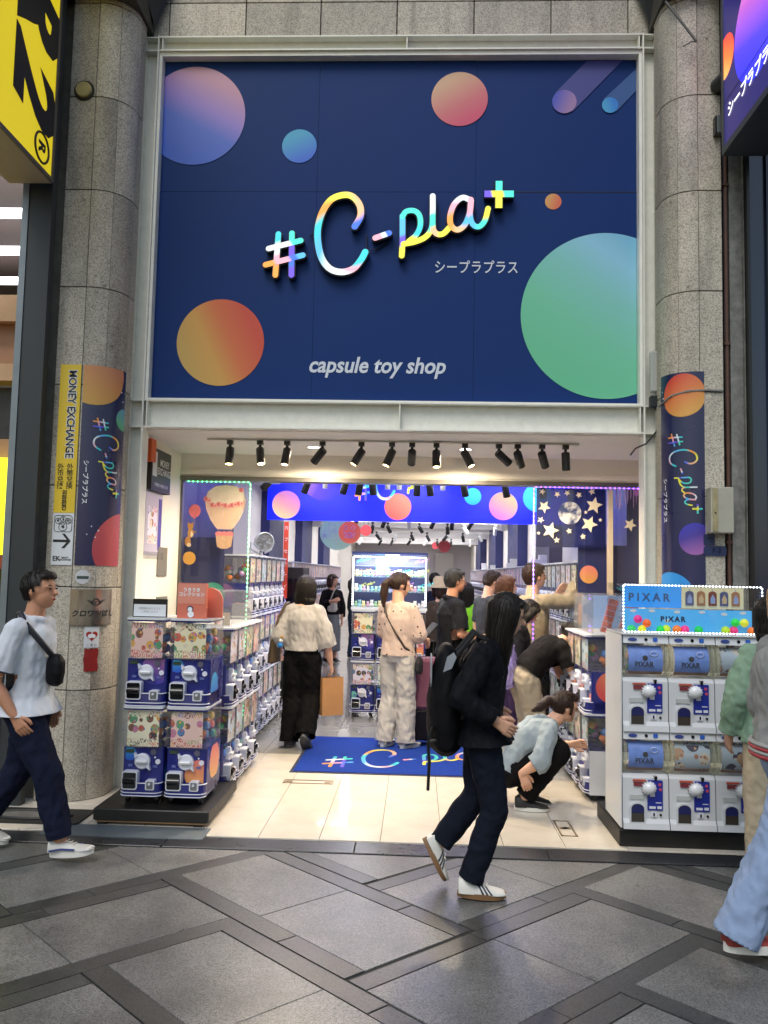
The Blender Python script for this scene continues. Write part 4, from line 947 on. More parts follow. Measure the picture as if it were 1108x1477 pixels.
# small notice stand and boxed poster on top of them
n1 = thing('notice_stand', 'small white notice in a dark frame on the front left machines', 'notice', (-1.83, 5.62, .162+2*MH))
MB().box(-.125, .115, -.006, .006, 0, .125).build('frame', BLACK, n1); MB().box(-.117, .107, -.0075, -.0062, .006, .088).build('sheet', mat('notice_white'), n1)
obj('lettering', text_mesh('l', '両替機はあちらです\nご利用ください', .017, mat('grey_print', '8f8894', .5), lambda x, y, z: Vector((-.005+x, -.0085, .048+y)), lines=1.3), n1)
n2 = thing('poster_box', 'salmon pink poster box standing on the front right machine of the platform', 'poster', (-1.545, 5.60, .162+2*MH))
MB().box(-.09, .105, -.02, .04, 0, .24).build('box', mat('salmon', 'd0705a', .45, var=.06), n2)
MB().quad((-.088, -.0215, .10), (.103, -.0215, .10), (.103, -.0215, .235), (-.088, -.0215, .235)).build('print_sheet', mat('salmon_light', 'd88a76', .45), n2)
obj('lettering', text_mesh('l', 'うきうき\nコレクション', .030, WINK, lambda x, y, z: Vector((.007+x, -.0225, .178+y)), off=.0008, lines=1.0), n2)
mb = MB(); mb.lathe([(0, 0), (.022, 0)], (.0, -.0235, .066), 'y', 16); mb.build('animal_print', mat('print_navy', '3a3a5a', .5), n2)
mb = MB(); mb.lathe([(0, 0), (.016, 0)], (.0, -.0245, .062), 'y', 16); mb.lathe([(0, 0), (.022, 0)], (.006, -.0242, .028), 'y', 16); mb.build('animal_print', WINK, n2)
n3 = thing('rounded_standee', 'rounded salmon standee behind the poster box at the left', 'poster', (-1.46, 5.74, .162+2*MH))
MB().prism([(.10*math.cos(a)-.0, .12+.09*math.sin(a)) for a in np.linspace(0, math.pi, 14)]+[(-.1, 0), (.1, 0)], 0, .02, 'y').build('board', mat('salmon'), n3)

# ---- left bank facing the aisle, two high, outside the glass
ORDW = ['first', 'second', 'third', 'fourth', 'fifth', 'sixth', 'seventh', 'eighth', 'ninth', 'tenth', 'eleventh']
def bank(face_x, sgn, ys, nz, z0, label, group, detail, caster=True, topped=None):
    for i, y in enumerate(ys):
        for k in range(nz):
            loc = (face_x-sgn*MD/2, y, z0+k*MH); rz = math.pi/2 if sgn > 0 else -math.pi/2
            if detail:
                lab = '%s, %s row, %s from the street' % (label, (('lower', 'upper') if nz == 2 else ('bottom', 'middle', 'top'))[k], ORDW[i])
                t = blue_machine(lab, loc, rz, 4 if (i == 0 and k == 1) else rnd.randrange(5), group, caps=(i == 0))
                if k == 0 and caster: casters(t)
            else:
                t = obj('capsule_machine', SIMPLE, None, loc, (0, 0, rz)); tag(t, label, 'capsule machine', group)
P_ = MW+.008
bank(-1.40, 1, [6.36+P_*i for i in range(4)], 2, .06, 'blue capsule machine behind the black platform', 'two-high left bank', True)
bank(-1.60, 1, [8.0+P_*i for i in range(7)], 3, .06, 'blue capsule machine behind the left glass', 'three-high left bank', True)
bank(-2.00, 1, [13.4+P_*i for i in range(28)], 3, .08, 'small distant capsule machine in the rows along the far left wall', 'far left rows', False)
bank(1.32, -1, [6.52+P_*i for i in range(4)], 2, .06, 'blue capsule machine beside the white machines', 'two-high right bank', True)
bank(1.52, -1, [8.05+P_*i for i in range(11)], 3, .06, 'blue capsule machine behind the right glass', 'three-high right bank', True)
bank(1.52, -1, [8.05+P_*i for i in range(11, 52)], 3, .06, 'small distant capsule machine in the rows along the right wall', 'far right rows', False)
# white end panel of the right bank's lowest machine
ep = thing('end_panel', 'white end panel at the foot of the right two-high bank', 'panel', (1.53, 6.37, .055))
MB().box(-.20, .21, -.012, 0.0, .0, .325).build('panel', MWHITE, ep)
# white unit boxes standing on the far right rows
for i, (y, x) in enumerate(((12.2, 1.75), (12.5, 1.9), (15.5, 1.75), (15.8, 1.85), (19, 1.75), (21.5, 1.75))):
    t = thing('white_carton', 'small white carton on top of the far right machine rows', 'carton', (x, y, .06+3*MH), group='cartons on the far right rows')
    MB().box(-.06, .06, -.06, .06, 0, .10+.08*(i % 2), bev=.004).build('box', WHITE, t); MB().box(-.062, -.0605, -.03, .03, .04, .08).build('label_print', mat('small_print'), t)
# acrylic cases on top of the near banks
def acrylic_case(label, loc, sx, sy, sz, rz=0):
    t = thing('acrylic_case', label, 'display case', loc, rz)
    m = MB()
    for a in ((-sx/2, sx/2, -sy/2, -sy/2+.004, 0, sz), (-sx/2, sx/2, sy/2-.004, sy/2, 0, sz), (-sx/2, -sx/2+.004, -sy/2+.004, sy/2-.004, 0, sz), (sx/2-.004, sx/2, -sy/2+.004, sy/2-.004, 0, sz), (-sx/2, sx/2, -sy/2, sy/2, sz, sz+.004)): m.box(*a)
    m.build('acrylic_sheet', ACRYL, t)
    MB().box(-sx/2-.012, sx/2+.012, -sy/2-.012, sy/2+.012, -.004, -.0005).build('base_board', MWHITE, t)
    return t
zt = .06+2*MH+.006
ca = acrylic_case('clear display case with pink strip of goods on the left bank', (-1.58, 6.75, zt), .30, .8, .26)
MB().box(-.015, .015, -.05, .05, 0, .24).xf(Matrix.Rotation(R_(-22), 4, 'Y')).build('goods_strip', CARDR, ca, (.02, -.3, .01))
MB().box(-.03, .03, -.002, .002, 0, .10).build('price_card', mat('beige_card', 'c9b79a', .5), ca, (.1, -.36, .0))
cb_ = acrylic_case('clear display case holding two tall orange strips beside the white machines', (1.55, 6.72, zt), .40, .75, .30)
for k, x in enumerate((-.06, .07)):
    m = MB()
    for i in range(6): m.box(-.035, .035, -.012, .012, i*.045, i*.045+.041)
    m.xf(Matrix.Rotation(R_(16+4*k), 4, 'Y')).build('goods_strip', mat('orange_goods', 'd0603a', .4, var=.5, vs_=30), cb_, (x-.03, -.28, .01))
MB().quad((-.19, .1, .02), (.19, .1, .02), (.19, .1, .29), (-.19, .1, .29)).build('back_print', mat('pale_blue_print', '9ab8e6', .4), cb_)

# ---- white machines with LED showcase, front right
WX, WY, WP = 1.475, 5.36, .292
pb = thing('machine_platform', 'black base under the white capsule machines at the right', 'platform', (WX+WP, WY+.2, 0))
MB().box(-WP*1.5-.02, WP*1.5+.02, -.2, .45, .002, .105, bev=.005).build('plinth', mat('scuffed_black'), pb)
MB().box(-WP*1.5-.018, WP*1.5+.018, -.203, -.2005, .082, .1).build('front_rail', BLACK, pb)
def arch(x0, x1, z0, z1):
    r_ = (x1-x0)/2; return [(x0, z0), (x1, z0)]+[((x0+x1)/2+r_*math.cos(a), z1-r_*.75+r_*.75*math.sin(a)) for a in np.linspace(0, math.pi, 12)]
W_H = .605
YELT = mat('yellow_tint_acrylic_side', 'ccd29a', .25, coat=.3)
STICK = mat('sticker_blue', '23308f', .35)
def wm_parts():
    P = {}; w = WP/2-.003
    b = MB(); b.prism([(0, .0), (.40, 0), (.40, .335), (.03, .335), (.012, .31), (.006, .06), (-.012, .035), (-.018, .0)], -w, w, 'x')
    P['body'] = b.mesh('body', MWHITE, True, 25)
    c = MB(); c.prism(arch(-.105, -.005, .035, .165), -.012, .02, 'y', 0); c.prism(arch(-.095, -.015, .045, .156), -.014, -.0125, 'y', 1); c.prism([(-.095, .10), (-.015, .10), (-.015, .125), (-.03, .148), (-.055, .155), (-.08, .148), (-.095, .125)], -.0155, -.0142, 'y', 2)
    P['chute'] = c.mesh('chute', [MWHITE, mat('chute_brown', '3f3a34', .2, coat=.3), mat('chute_navy', '23265a', .3)], True, 30)
    c = MB(); c.prism(rrect(.01, .105, .115, .30, .004), -.001, .012, 'y', 0); c.box(.025, .055, -.003, -.0012, .20, .235, mi=1); c.cyl((.085, -.001, .275), (.085, -.003, .275), .010, n=10, mi=2); c.cyl((.090, -.001, .245), (.090, -.003, .245), .010, n=10, mi=2); c.box(.02, .06, -.003, -.0012, .125, .14, mi=1); c.box(.07, .098, -.003, -.0012, .125, .142, mi=1); c.box(.06, .095, -.003, -.0012, .16, .165, mi=1)
    P['sticker'] = c.mesh('sticker', [STICK, TRIM, mat('sticker_pink', 'c04a6a', .4)])
    c = MB(); c.sphere((.015, -.02, .255), .040, 18, 12, sc=(1.05, .75, .95))
    for i in range(14):
        a = 2*math.pi*i/14; c.box(.015+.041*math.cos(a)-.004, .015+.041*math.cos(a)+.004, -.024, .008, .255+.038*math.sin(a)-.004, .255+.038*math.sin(a)+.004)
    P['dial'] = c.mesh('dial', mat('dial_white', 'e2e4e8', .2, coat=.4), True, 60)
    c = MB(); c.box(-.075, -.018, .0, .012, .262, .285, mi=2); c.box(-.08, .0, -.003, .012, .292, .302, mi=0); c.box(-.10, -.012, .0, .012, .18, .208, mi=3); c.box(.032, .066, -.003, .012, .075, .105, mi=1); c.box(.044, .054, -.004, -.0031, .079, .101, mi=4); c.cyl((.092, .01, .088), (.092, -.005, .088), .007, n=10, mi=4); c.prism([(.050, .325), (.070, .325), (.066, .298), (.056, .298)], -.006, .03, 'y', 4)
    P['fittings'] = c.mesh('fittings', [mat('label_red', 'b04a3a', .4), TRIM, mat('label_maroon', '7a3038', .4), mat('label_grey', 'b4b8b8', .4), DARKWIN], True, 30)
    # half-round clear drum
    c = MB(); prof = [(.05-.072*math.sin(a), .445-.105*math.cos(a)) for a in np.linspace(.12, math.pi-.12, 14)]
    vs = [(x, y, z) for x in (-w+.006, w-.006) for y, z in prof]; k = len(prof)
    c.add(vs, [(i, i+1, k+i+1, k+i) for i in range(k-1)])
    P['drum'] = c.mesh('drum', ACRYL, True)
    c = MB()
    for x in (-w+.004, w-.022):
        p2 = prof+[(.12, .55), (.12, .34)]
        c.prism(p2, x, x+.018, 'x')
    P['drum_cheek'] = c.mesh('drum_cheek', glass('yellow_cheek', (.97, .98, .92), .5, .05, .22, 'eef2d8'), True, 30)
    c = MB(); pr = [(.058-.064*math.sin(a), .445-.094*math.cos(a)) for a in np.linspace(.25, math.pi-.2, 12)]
    vs, uvs = [], []
    for i, (y, z) in enumerate(pr):
        for j, x in enumerate((-w+.034, w-.034)): vs.append((x, y, z)); uvs.append((j, i/11))
    c.add(vs, [(2*i, 2*i+1, 2*i+3, 2*i+2) for i in range(11)], [0 if i > 1 else 1 for i in range(11)], uvs); P['card'] = c
    c = MB(); c.prism([(-.01, .555), (.40, .555), (.40, .604), (.0, .604)], -w, w, 'x', 0)
    P['header'] = c.mesh('header', MWHITE, True, 25)
    c = MB(); c.prism([(-.085+.028*math.cos(a), .579+.011*math.sin(a)) for a in np.linspace(0, 6.283, 16, endpoint=False)], -.0135, -.004, 'y', 0); c.cyl((.0, -.004, .579), (.0, -.013, .579), .010, n=12, mi=1); c.box(.045, .072, -.013, -.004, .567, .592, mi=2)
    P['header_mark'] = c.mesh('header_mark', [mat('mark_navy', '3a4a90', .4), DARKWIN, mat('mark_blue', '2f62c0', .4)])
    return P
WMP = wm_parts()
CARDB = WMP['card'].mesh('display_card', [mat('card_blue', '6c8fdc', .3, var=.25, vs_=14), mat('card_brown', '8f6a45', .4, var=.3)], True)
CARDP = WMP['card'].mesh('display_card', [poster('card_goods', ['a8b8c4', 'b8c0b8'], ['2a2f45', 'b08a6a', 'c8c0b0', '3a3048', '9a6a50', '20242c'], 5), mat('card_brown')], True)
for r_i in (0, 1):
    for c_i in range(3):
        lab = 'white capsule machine, %s row, %s' % (('lower', 'upper')[r_i], ('left column nearest the entrance', 'middle column', 'right column behind the green jacket')[c_i])
        t = thing('capsule_machine', lab, 'capsule machine', (WX+WP*c_i, WY, .115+W_H*r_i), 0, 'white machines at the right')
        for k, me in WMP.items():
            if k != 'card':
                o = obj(k, me, t)
                if k in ('fittings', 'header_mark', 'sticker', 'drum_cheek'): o['kind'] = 'stuff'
        blue = (r_i, c_i) in ((1, 0), (1, 1), (0, 0))
        cd = obj('display_card', CARDB if blue else CARDP, t)
        if blue:
            obj('card_lettering', text_mesh('l', 'PIXAR', .048, INK, lambda x, y, z: Vector((x-.01, -.0085, .42+y)), off=.0008, w=.9), cd)
            mb = MB(); mb.lathe([(0, 0), (.017, 0)], (-.005, -.0105, .462), 'y', 16); mb.build('round_mark', INK, cd)
            mb = MB(); mb.tube([(.05+.022*math.cos(a), -.0085, .49+.016*math.sin(a)) for a in np.linspace(0, 6.283, 16, endpoint=False)], .0035, 5, closed=True); mb.build('ring_print', mat('card_pale', 'a9bce8', .4), cd)
# clear end guard
MB().box(WX-WP/2-.012, WX-WP/2-.004, WY+.0, WY+.42, .118, 1.325).build('side_cover', MWHITE); tag(bpy.data.objects['side_cover'], 'tall white side cover at the left end of the white machines', 'cover panel')
sc1 = thing('led_showcase', 'lit acrylic showcase with blue print panels on top of the white machines', 'showcase', (WX-WP/2, WY, .115+2*W_H+.004))
SW = WP*3
LEDW = mat('led_white', 'ffffff', .3, emit='eef6ff', es=6.0)
MB().box(-.01, SW+.01, -.02, .40, .0, .012).build('base_board', MWHITE, sc1)
m = MB(); m.box(-.008, SW+.008, -.018, -.014, .013, .325); m.box(-.008, -.004, -.013, .39, .013, .325); m.box(SW+.004, SW+.008, -.013, .39, .013, .325); m.box(-.008, SW+.008, -.018, .39, .326, .330); m.build('acrylic_sheet', CLEAR, sc1)
def led_loop(root, pts, step, rr, m, nm='led_bead', strip_m=None):
    mb = MB(); P = [Vector(p) for p in pts]
    for a, b in zip(P[:-1], P[1:]):
        n = max(int((b-a).length/step), 1)
        for i in range(n): mb.sphere(a.lerp(b, (i+.5)/n), rr, 6, 4)
    o = mb.build(nm, m, root); o['kind'] = 'stuff'
    mb = MB()
    for a, b in zip(P[:-1], P[1:]): mb.cyl(a+Vector((0, rr*.9, 0)), b+Vector((0, rr*.9, 0)), rr*.7, n=6)
    mb.build('strip', strip_m or mat('strip_clear', 'c8ccd0', .3), root)
led_loop(sc1, [(.0, -.026, .02), (SW, -.026, .02), (SW, -.026, .318), (0, -.026, .318), (0, -.026, .02)], .021, .0046, LEDW)
BLUEP = mat('panel_blue', '2f7fc8', .4, var=.06, emit='2f8fe0', es=.4)
MB().box(.03, SW*.47, .12, .13, .17, .315).build('back_panel', BLUEP, sc1)
obj('panel_lettering', text_mesh('l', 'PIXAR', .072, mat('letter_gold', '47608c', .4), lambda x, y, z: Vector((SW*.23+x, .117, .235+y)), off=.002, space=1.5), sc1)
MB().box(SW*.475, SW*.93, .12, .13, .17, .31).build('goods_panel', mat('panel_sand', 'c9c2a0', .5, emit='d8d0a8', es=.2), sc1)
for i in range(5):
    x = SW*(.53+.085*i); m = MB(); m.prism(arch(x-.026, x+.026, .19, .285), .112, .119, 'y', 0); m.prism([(x-.014, .205), (x+.014, .205), (x+.016, .235), (x, .265), (x-.016, .235)], .109, .1115, 'y', 1)
    m.cyl((x, .115, .287), (x, .115, .298), .003, n=6, mi=1)
    m.build('keyring', [mat('key_%d' % (i % 3), ('5a5f8a', 'b07a5a', '8a4a3a')[i % 3], .4), mat('key_in%d' % (i % 2), ('9aa8d0', 'd8b890')[i % 2], .4)], sc1)
MB().box(.02, SW*.955, .045, .05, .02, .165).build('front_panel', mat('panel_sky', '4a9ad0', .4, var=.05, emit='4aa0e0', es=.4), sc1)
mb = MB()
for x, z in ((.08, .15), (.2, .152), (.36, .148), (.52, .15), (.66, .14), (.78, .15), (.1, .10), (.3, .09)):
    for dx, r_ in ((-.012, .008), (0, .011), (.012, .008)): disc(mb, x+dx, z, r_, lambda a, b: (a, .043-dx*.05, b), 0, n=8)
mb.build('cloud_print', WINK, sc1)
obj('panel_lettering', text_mesh('l', 'PIXAR', .046, mat('letter_navy', '2a3350', .4), lambda x, y, z: Vector((SW*.38+x, .042, .10+y)), off=.002, space=1.35), sc1)
NEON = [('e8308a', .10, .11), ('f06a2a', .155, .085), ('28c860', .06, .045), ('e8e830', .125, .045), ('20d050', .24, .045), ('c8e030', .275, .05), ('f08030', .34, .05), ('f03a8a', .39, .05), ('20c858', .475, .048), ('b8d830', .64, .05), ('e83a80', .69, .05), ('30d850', .70, .10), ('e8e840', .755, .10), ('f07828', .80, .048)]
for i, (c, x, z) in enumerate(NEON):
    t = thing('capsule_ball', 'neon capsule ball lying in the lit showcase above the white machines', 'capsule', (WX-WP/2+x*1.03, WY+.018, .115+2*W_H+.004+z-.012), group='capsule balls in the lit showcase')
    m = MB(); m.sphere((0, 0, 0), .027, 16, 10); m.build('shell', mat('neon_%s' % c, c, .25, emit=c, es=.25), t, smooth=True)
    MB().tube([(.0275*math.cos(a), .0275*math.sin(a), 0) for a in np.linspace(0, 6.283, 20, endpoint=False)], .0012, 4, closed=True).build('seam', mat('neon_%s' % c), t)

# ---- centre island: machines with a lit glass case above
IX, IY = -.62, 9.74
for r_i in (0, 1):
    for c_i in range(3):
        lab = 'blue capsule machine of the centre island, %s row, %s' % (('lower', 'upper')[r_i], ('left column', 'middle column behind the polka dot blouse', 'right column')[c_i])
        t = blue_machine(lab, (IX+c_i*(MW+.012), IY+MD/2, .06+MH*r_i), 0, (3, 1, 2, 0, 4, 2)[r_i*3+c_i], 'machines of the centre island')
        if r_i == 0: casters(t)
ic = thing('glass_showcase', 'brightly lit glass showcase full of small toys on the centre island', 'showcase', (IX-MW/2-.01, IY, .06+2*MH+.006))
iw = 3*(MW+.012)+.01; ih = .66
MB().box(0, iw, 0, .42, 0, .03).build('base', MWHITE, ic); MB().box(0, iw, 0, .42, ih, ih+.03).build('top', mat('case_top', '3a4478', .4), ic)
MB().box(.005, iw-.005, .40, .415, .03, ih).build('back_panel', mat('case_back', '2a3158', .4), ic)
m = MB(); m.box(0, iw, 0, .004, .03, ih); m.box(0, .004, .005, .40, .03, ih); m.box(iw-.004, iw, .005, .40, .03, ih); m.build('glass', CLEAR, ic)
for k, z in enumerate((.21, .39, .52)):
    MB().box(.01, iw-.01, .05, .39, z, z+.008).build('shelf', glass('shelf_glass%d' % k, (.9, .95, .97), .6, .02, .2, 'cfe0ea'), ic)
led_loop(ic, [(.02, -.006, .05), (.02, -.006, ih-.03), (iw-.02, -.006, ih-.03), (iw-.02, -.006, .05)], .030, .009, LEDW)
rr = random.Random(11)
TOY = [mat('toy_%d' % i, c, .4) for i, c in enumerate(('e6dfe0', 'd8a8c0', 'e8d8a0', '9ac8d8', 'd0b8e0', 'e0a088', 'f0ece0', 'a8d0a8'))]
for z in (.03, .218, .398):
    for i in range(18):
        x = .05+(iw-.1)*i/17; s = rr.uniform(.020, .031); m = MB()
        m.sphere((0, 0, s*.9), s, 10, 7, sc=(1, .9, .9)); m.sphere((0, -.003, s*2.1), s*.72, 10, 7)
        for e in (-1, 1): m.sphere((e*s*.45, 0, s*2.75), s*.25, 6, 5)
        t = m.build('toy_figure', TOY[rr.randrange(8)], None, (IX-MW/2-.01+x, IY+rr.uniform(.07, .2), .06+2*MH+.006+z), smooth=True)
        tag(t, 'tiny pastel toy figure on a shelf of the centre showcase', 'toy', 'toys in the centre showcase')
for k, z in enumerate((.60, .30, .46)):
    for i in range(4):
        x = .12+.24*i+.05*(k % 2); s = .00020
        c = ('2fc4cf', 'e8e060', 'f0a050', 'd080c0')[(i+k) % 4]
        obj('logo_print', text_mesh('l', '#C-pla+', .055, mat('case_logo_%s' % c, c, .4, emit=c, es=.6), lambda px, py, pz, x=x, z=z: Vector((x+px, .397, z+py+.25*px)), shear=.2), ic)
MB().box(.27, .43, .380, .39, .44, .62).build('cyan_panel', mat('cyan_lit', '5ac8e0', .4, emit='70e0f0', es=1.2), ic)
MB().box(.40, .56, .05, .39, ih-.012, ih-.002).build('tube_light', mat('lit_tube'), ic)
la = bpy.data.lights.new('case_light', 'AREA'); la.energy = 38; la.size = .8; la.size_y = .2; la.shape = 'RECTANGLE'; la.color = (1, .96, .9)
lo = bpy.data.objects.new('case_light', la); COL.objects.link(lo); lo.parent = ic; lo.location = (iw/2, .12, ih-.02)

# ================================================================== GLASS SCREENS AND STICKERS
def screen(label, x0, x1, mull=()):
    t = thing('glass_screen', label, 'glass screen', (0, YG, 0))
    MB().box(x0, x1, .02, .03, .02, 2.545).build('pane', CLEAR, t)
    return t
gs = screen('left glass screen edged with green lights and balloon stickers', -2.28, -1.60)
for x in (-2.278,): MB().box(x, x+.02, -.01, .05, .0, 2.545).build('side_rail', mat('grey_rail'), gs)
LEDG = mat('led_green', 'b8ffd0', .3, emit='50ff90', es=5.0)
g1 = thing('led_strip', 'string of green lights along the edge of the left glass screen', 'light strip')
led_loop(g1, [(-2.22, YG-.04, 2.53), (-1.60, YG-.04, 2.53), (-1.60, YG-.04, .15)], .042, .0075, LEDG)
gr = screen('right glass screen with white star stickers and purple lights', 1.085, 2.16)
MB().box(1.79, 1.83, -.02, .06, 0, 2.545).build('mullion', mat('cream_mullion', 'c0b29a', .45), gr)
MB().box(1.125, 1.775, .034, .038, 1.97, 2.53).build('tint_film', glass('navy_film', (.30, .34, .55), .5, .04, .45, '2a3068'), gr)
LEDP = mat('led_purple', 'd0b0ff', .3, emit='8a40ff', es=6.0)
g2 = thing('led_strip', 'string of purple lights along the edge of the right glass screen', 'light strip')
led_loop(g2, [(2.12, YG-.05, 2.53), (1.09, YG-.04, 2.53), (1.09, YG-.04, .8)], .042, .0075, LEDP)
def sticker(nm, label, cat, loc, group=None): return thing(nm, label, cat, loc, 0, group)
YS = YG+.015
SLAB = {(857, 729): 'large upper right', (794, 765): 'large lower left', (850, 756): 'large lower right', (909, 757): 'large lone far right', (785, 731): 'large upper left'}
STARM = mat('star_cream', 'd9cdb4', .5)
for i, (px, py, s) in enumerate(((782, 710, 20), (787, 733, 0), (857, 729, 21), (794, 765, 21), (850, 756, 21), (780, 750, 9), (804, 713, 8), (818, 711, 8), (835, 714, 8), (854, 709, 9), (821, 766, 8), (841, 774, 8), (803, 779, 8), (845, 739, 5), (866, 750, 5), (777, 769, 5), (782, 709, 8), (909, 757, 16), (785, 731, 16))):
    if not s or i == 0: continue
    c = at(px, py, YS); R1 = s*.60*YS/FPX; m = MB()
    P = [((R1 if k % 2 == 0 else R1*.45)*math.sin(math.pi*k/5+.1*i), (R1 if k % 2 == 0 else R1*.45)*math.cos(math.pi*k/5+.1*i)) for k in range(10)]
    t = tag(m.prism(P, -.001, .001, 'y').build('star_sticker', STARM, None, c), 'cream %s star sticker on the right glass screen' % (SLAB.get((px, py)) or ('large' if s > 12 else 'small' if s > 6 else 'tiny')), 'sticker', ('large' if s > 12 else 'small' if s > 6 else 'tiny')+' star stickers')
mo = thing('moon_sticker', 'round moon sticker on the right glass screen', 'sticker', at(822, 740, YS))
m = MB(); m.lathe([(0, -.001), (.108, -.001), (.108, .001), (0, .001)], axis='y', n=32); mm = mat('moon_grey', 'b7bcc4', .5)
def moon_mat():
    m_ = bpy.data.materials.new('moon_print'); m_.use_nodes = True; n, l = m_.node_tree.nodes, m_.node_tree.links
    tc = n.new('ShaderNodeTexCoord'); t = n.new('ShaderNodeTexNoise'); t.inputs['Scale'].default_value = 11; t.inputs['Detail'].default_value = 6; l.new(tc.outputs['Object'], t.inputs['Vector'])
    rp = n.new('ShaderNodeValToRGB'); rp.color_ramp.elements[0].position = .44; rp.color_ramp.elements[0].color = (.02, .035, .12, 1); rp.color_ramp.elements[1].position = .58; rp.color_ramp.elements[1].color = (.5, .5, .52, 1)
    l.new(t.outputs[0], rp.inputs[0]); l.new(rp.outputs[0], n['Principled BSDF'].inputs['Base Color']); return m_
m.build('print', moon_mat(), mo)
ja = thing('jellyfish_sticker', 'pale purple hanging tassel sticker at the right end of the glass', 'sticker', at(905, 715, YS))
m = MB(); rr = random.Random(5)
for i in range(9):
    x = -.11+.027*i; m.add([(x, 0, .12), (x+.014, 0, .12), (x+.012+rr.uniform(-.01, .01), 0, -rr.uniform(.0, .12)), (x+.002, 0, -rr.uniform(.02, .15))], [(0, 1, 2, 3)])
m.build('tassel', mat('lilac', 'b49ac8', .5), ja)
pbn = thing('pink_balloon_sticker', 'pink elongated balloon sticker at the right end of the glass', 'sticker', at(918, 705, YS))
m = MB(); m.prism([(.028*math.cos(a), .075*math.sin(a)) for a in np.linspace(0, 6.283, 20, endpoint=False)], -.001, .001, 'y'); m.build('print', mat('pink_violet', 'c07ac8', .5), pbn)
# hot air balloon sticker
hb = thing('balloon_sticker', 'large peach hot air balloon sticker with flowers on the left glass screen', 'sticker', at(325, 735, YS))
prof = [(.0, .24), (.10, .225), (.175, .17), (.20, .09), (.185, .0), (.14, -.10), (.09, -.17), (.07, -.19)]
P = [(x, z) for x, z in prof]+[(-x, z) for x, z in prof[::-1][:-1]]
MB().prism(P, -.0005, .001, 'y').build('envelope_print', mat('balloon_peach', 'd2b2a2', .5, var=.12, vs_=12), hb)
m = MB()
for i in range(-3, 4): 
    x = i*.05; m.add([(x*.98-.009, -.0016, .05), (x*.98+.009, -.0016, .05), (x*.42+.005, -.0016, -.18), (x*.42-.005, -.0016, -.18)], [(0, 1, 2, 3)])
m.build('stripe_print', mat('balloon_gold', 'd2b490', .5), hb)
m = MB(); m.prism([(x, z) for x, z in ((0, .236), (.10, .222), (.172, .168), (.195, .09), (.1, .03), (0, .02), (-.1, .03), (-.195, .09), (-.172, .168), (-.10, .222))], -.0026, -.0018, 'y'); m.build('crown_print', mat('balloon_cream', 'd8c8b8', .5, var=.1, vs_=15), hb)
rr = random.Random(2)
for i in range(13):
    a = -1+2*i/12; x, z = .19*a, .035+.05*a*a+rr.uniform(-.015, .015)
    if i == 12: x, z = .15, .19
    m = MB()
    for k in range(5): disc(m, x+.013*math.cos(1.257*k), z+.013*math.sin(1.257*k), .012, lambda p, q: (p, -.0034-.0003*k, q), 0, n=8)
    disc(m, x, z, .007, lambda p, q: (p, -.0056, q), 1, n=8)
    m.build('flower_print', [mat('flower_pink%d' % (i % 2), ('d07a7a', 'e0a09a')[i % 2], .5), mat('flower_core', 'b84a50', .5)], hb)
m = MB(); m.prism([(-.085, -.24), (.085, -.24), (.068, -.355), (.03, -.375), (-.03, -.375), (-.068, -.355)], -.001, .001, 'y'); m.build('basket_print', mat('basket_tan', 'bf9a7a', .5, var=.15, vs_=30), hb)
m = MB()
for i in range(7): disc(m, -.07+.023*i, -.235+.008*(i % 2), .02, lambda p, q: (p, -.0016-.0004*i, q), 0, n=10)
m.build('basket_flower_print', mat('flower_pink0'), hb)
m = MB()
for x in (-.06, .06): m.tube([(x, 0, -.19), (x*1.25, 0, -.24)], .002, 4)
m.build('rope_print', mat('basket_tan'), hb)
sbn = thing('small_balloon_sticker', 'small round pink balloon sticker on the left glass screen', 'sticker', at(281, 737, YS))
m = MB(); m.prism([(.057*math.cos(a), .064*math.sin(a)) for a in np.linspace(0, 6.283, 24, endpoint=False)]+[], -.001, .001, 'y'); m.prism([(-.012, -.075), (.012, -.075), (0, -.055)], -.0012, .0012, 'y'); m.build('print', mat('coral_pink', 'cf6a6e', .5, var=.15, vs_=20), sbn)
MB().tube([(0, 0, -.075), (.004, 0, -.13)], .0015, 4).build('string', mat('basket_tan'), sbn)
an = thing('animal_sticker', 'small tan furry animal sticker hanging from the balloon on the left glass', 'sticker', at(275, 772, YS))
m = MB()
for x, z, a, b, k in ((.0, .02, .03, .045, 0), (-.005, .085, .028, .027, 0), (-.025, .112, .009, .011, 0), (.016, .112, .009, .011, 0), (.012, .012, .014, .03, 1), (-.025, -.06, .028, .045, 0), (-.012, -.092, .02, .02, 1), (.035, .03, .022, .008, 0)):
    m.prism([(x+a*math.cos(q), z+b*math.sin(q)) for q in np.linspace(0, 6.283, 18, endpoint=False)], -.001-.0004*len(m.v)/36, .001, 'y', k)
m.build('print', [mat('fur_tan', 'b4803e', .6, var=.15, vs_=30), mat('fur_cream', 'd8c4a0', .6)], an)
ob = thing('orange_disc_sticker', 'plain yellow orange disc sticker low on the left glass screen', 'sticker', at(273, 805, YS))
m = MB(); m.lathe([(0, -.001), (.062, -.001), (.062, .001), (0, .001)], axis='y', n=28); m.build('print', mat('disc_amber', 'd29a45', .5), ob)
# navy poster panel behind the lower left glass, green planet
npn = thing('navy_panel', 'navy panel with pale green disc behind the left glass screen', 'panel', (-2.26, YG+.10, 0))
MB().box(0, .40, 0, .02, 0, 2.0).build('board', NAVYW, npn)
m = MB(); m.lathe([(0, -.002), (.12, -.002), (.12, .0), (0, .0)], (.30, -.001, 1.45), 'y', 28); m.build('planet_print', MATS['m_planet_green'], npn)
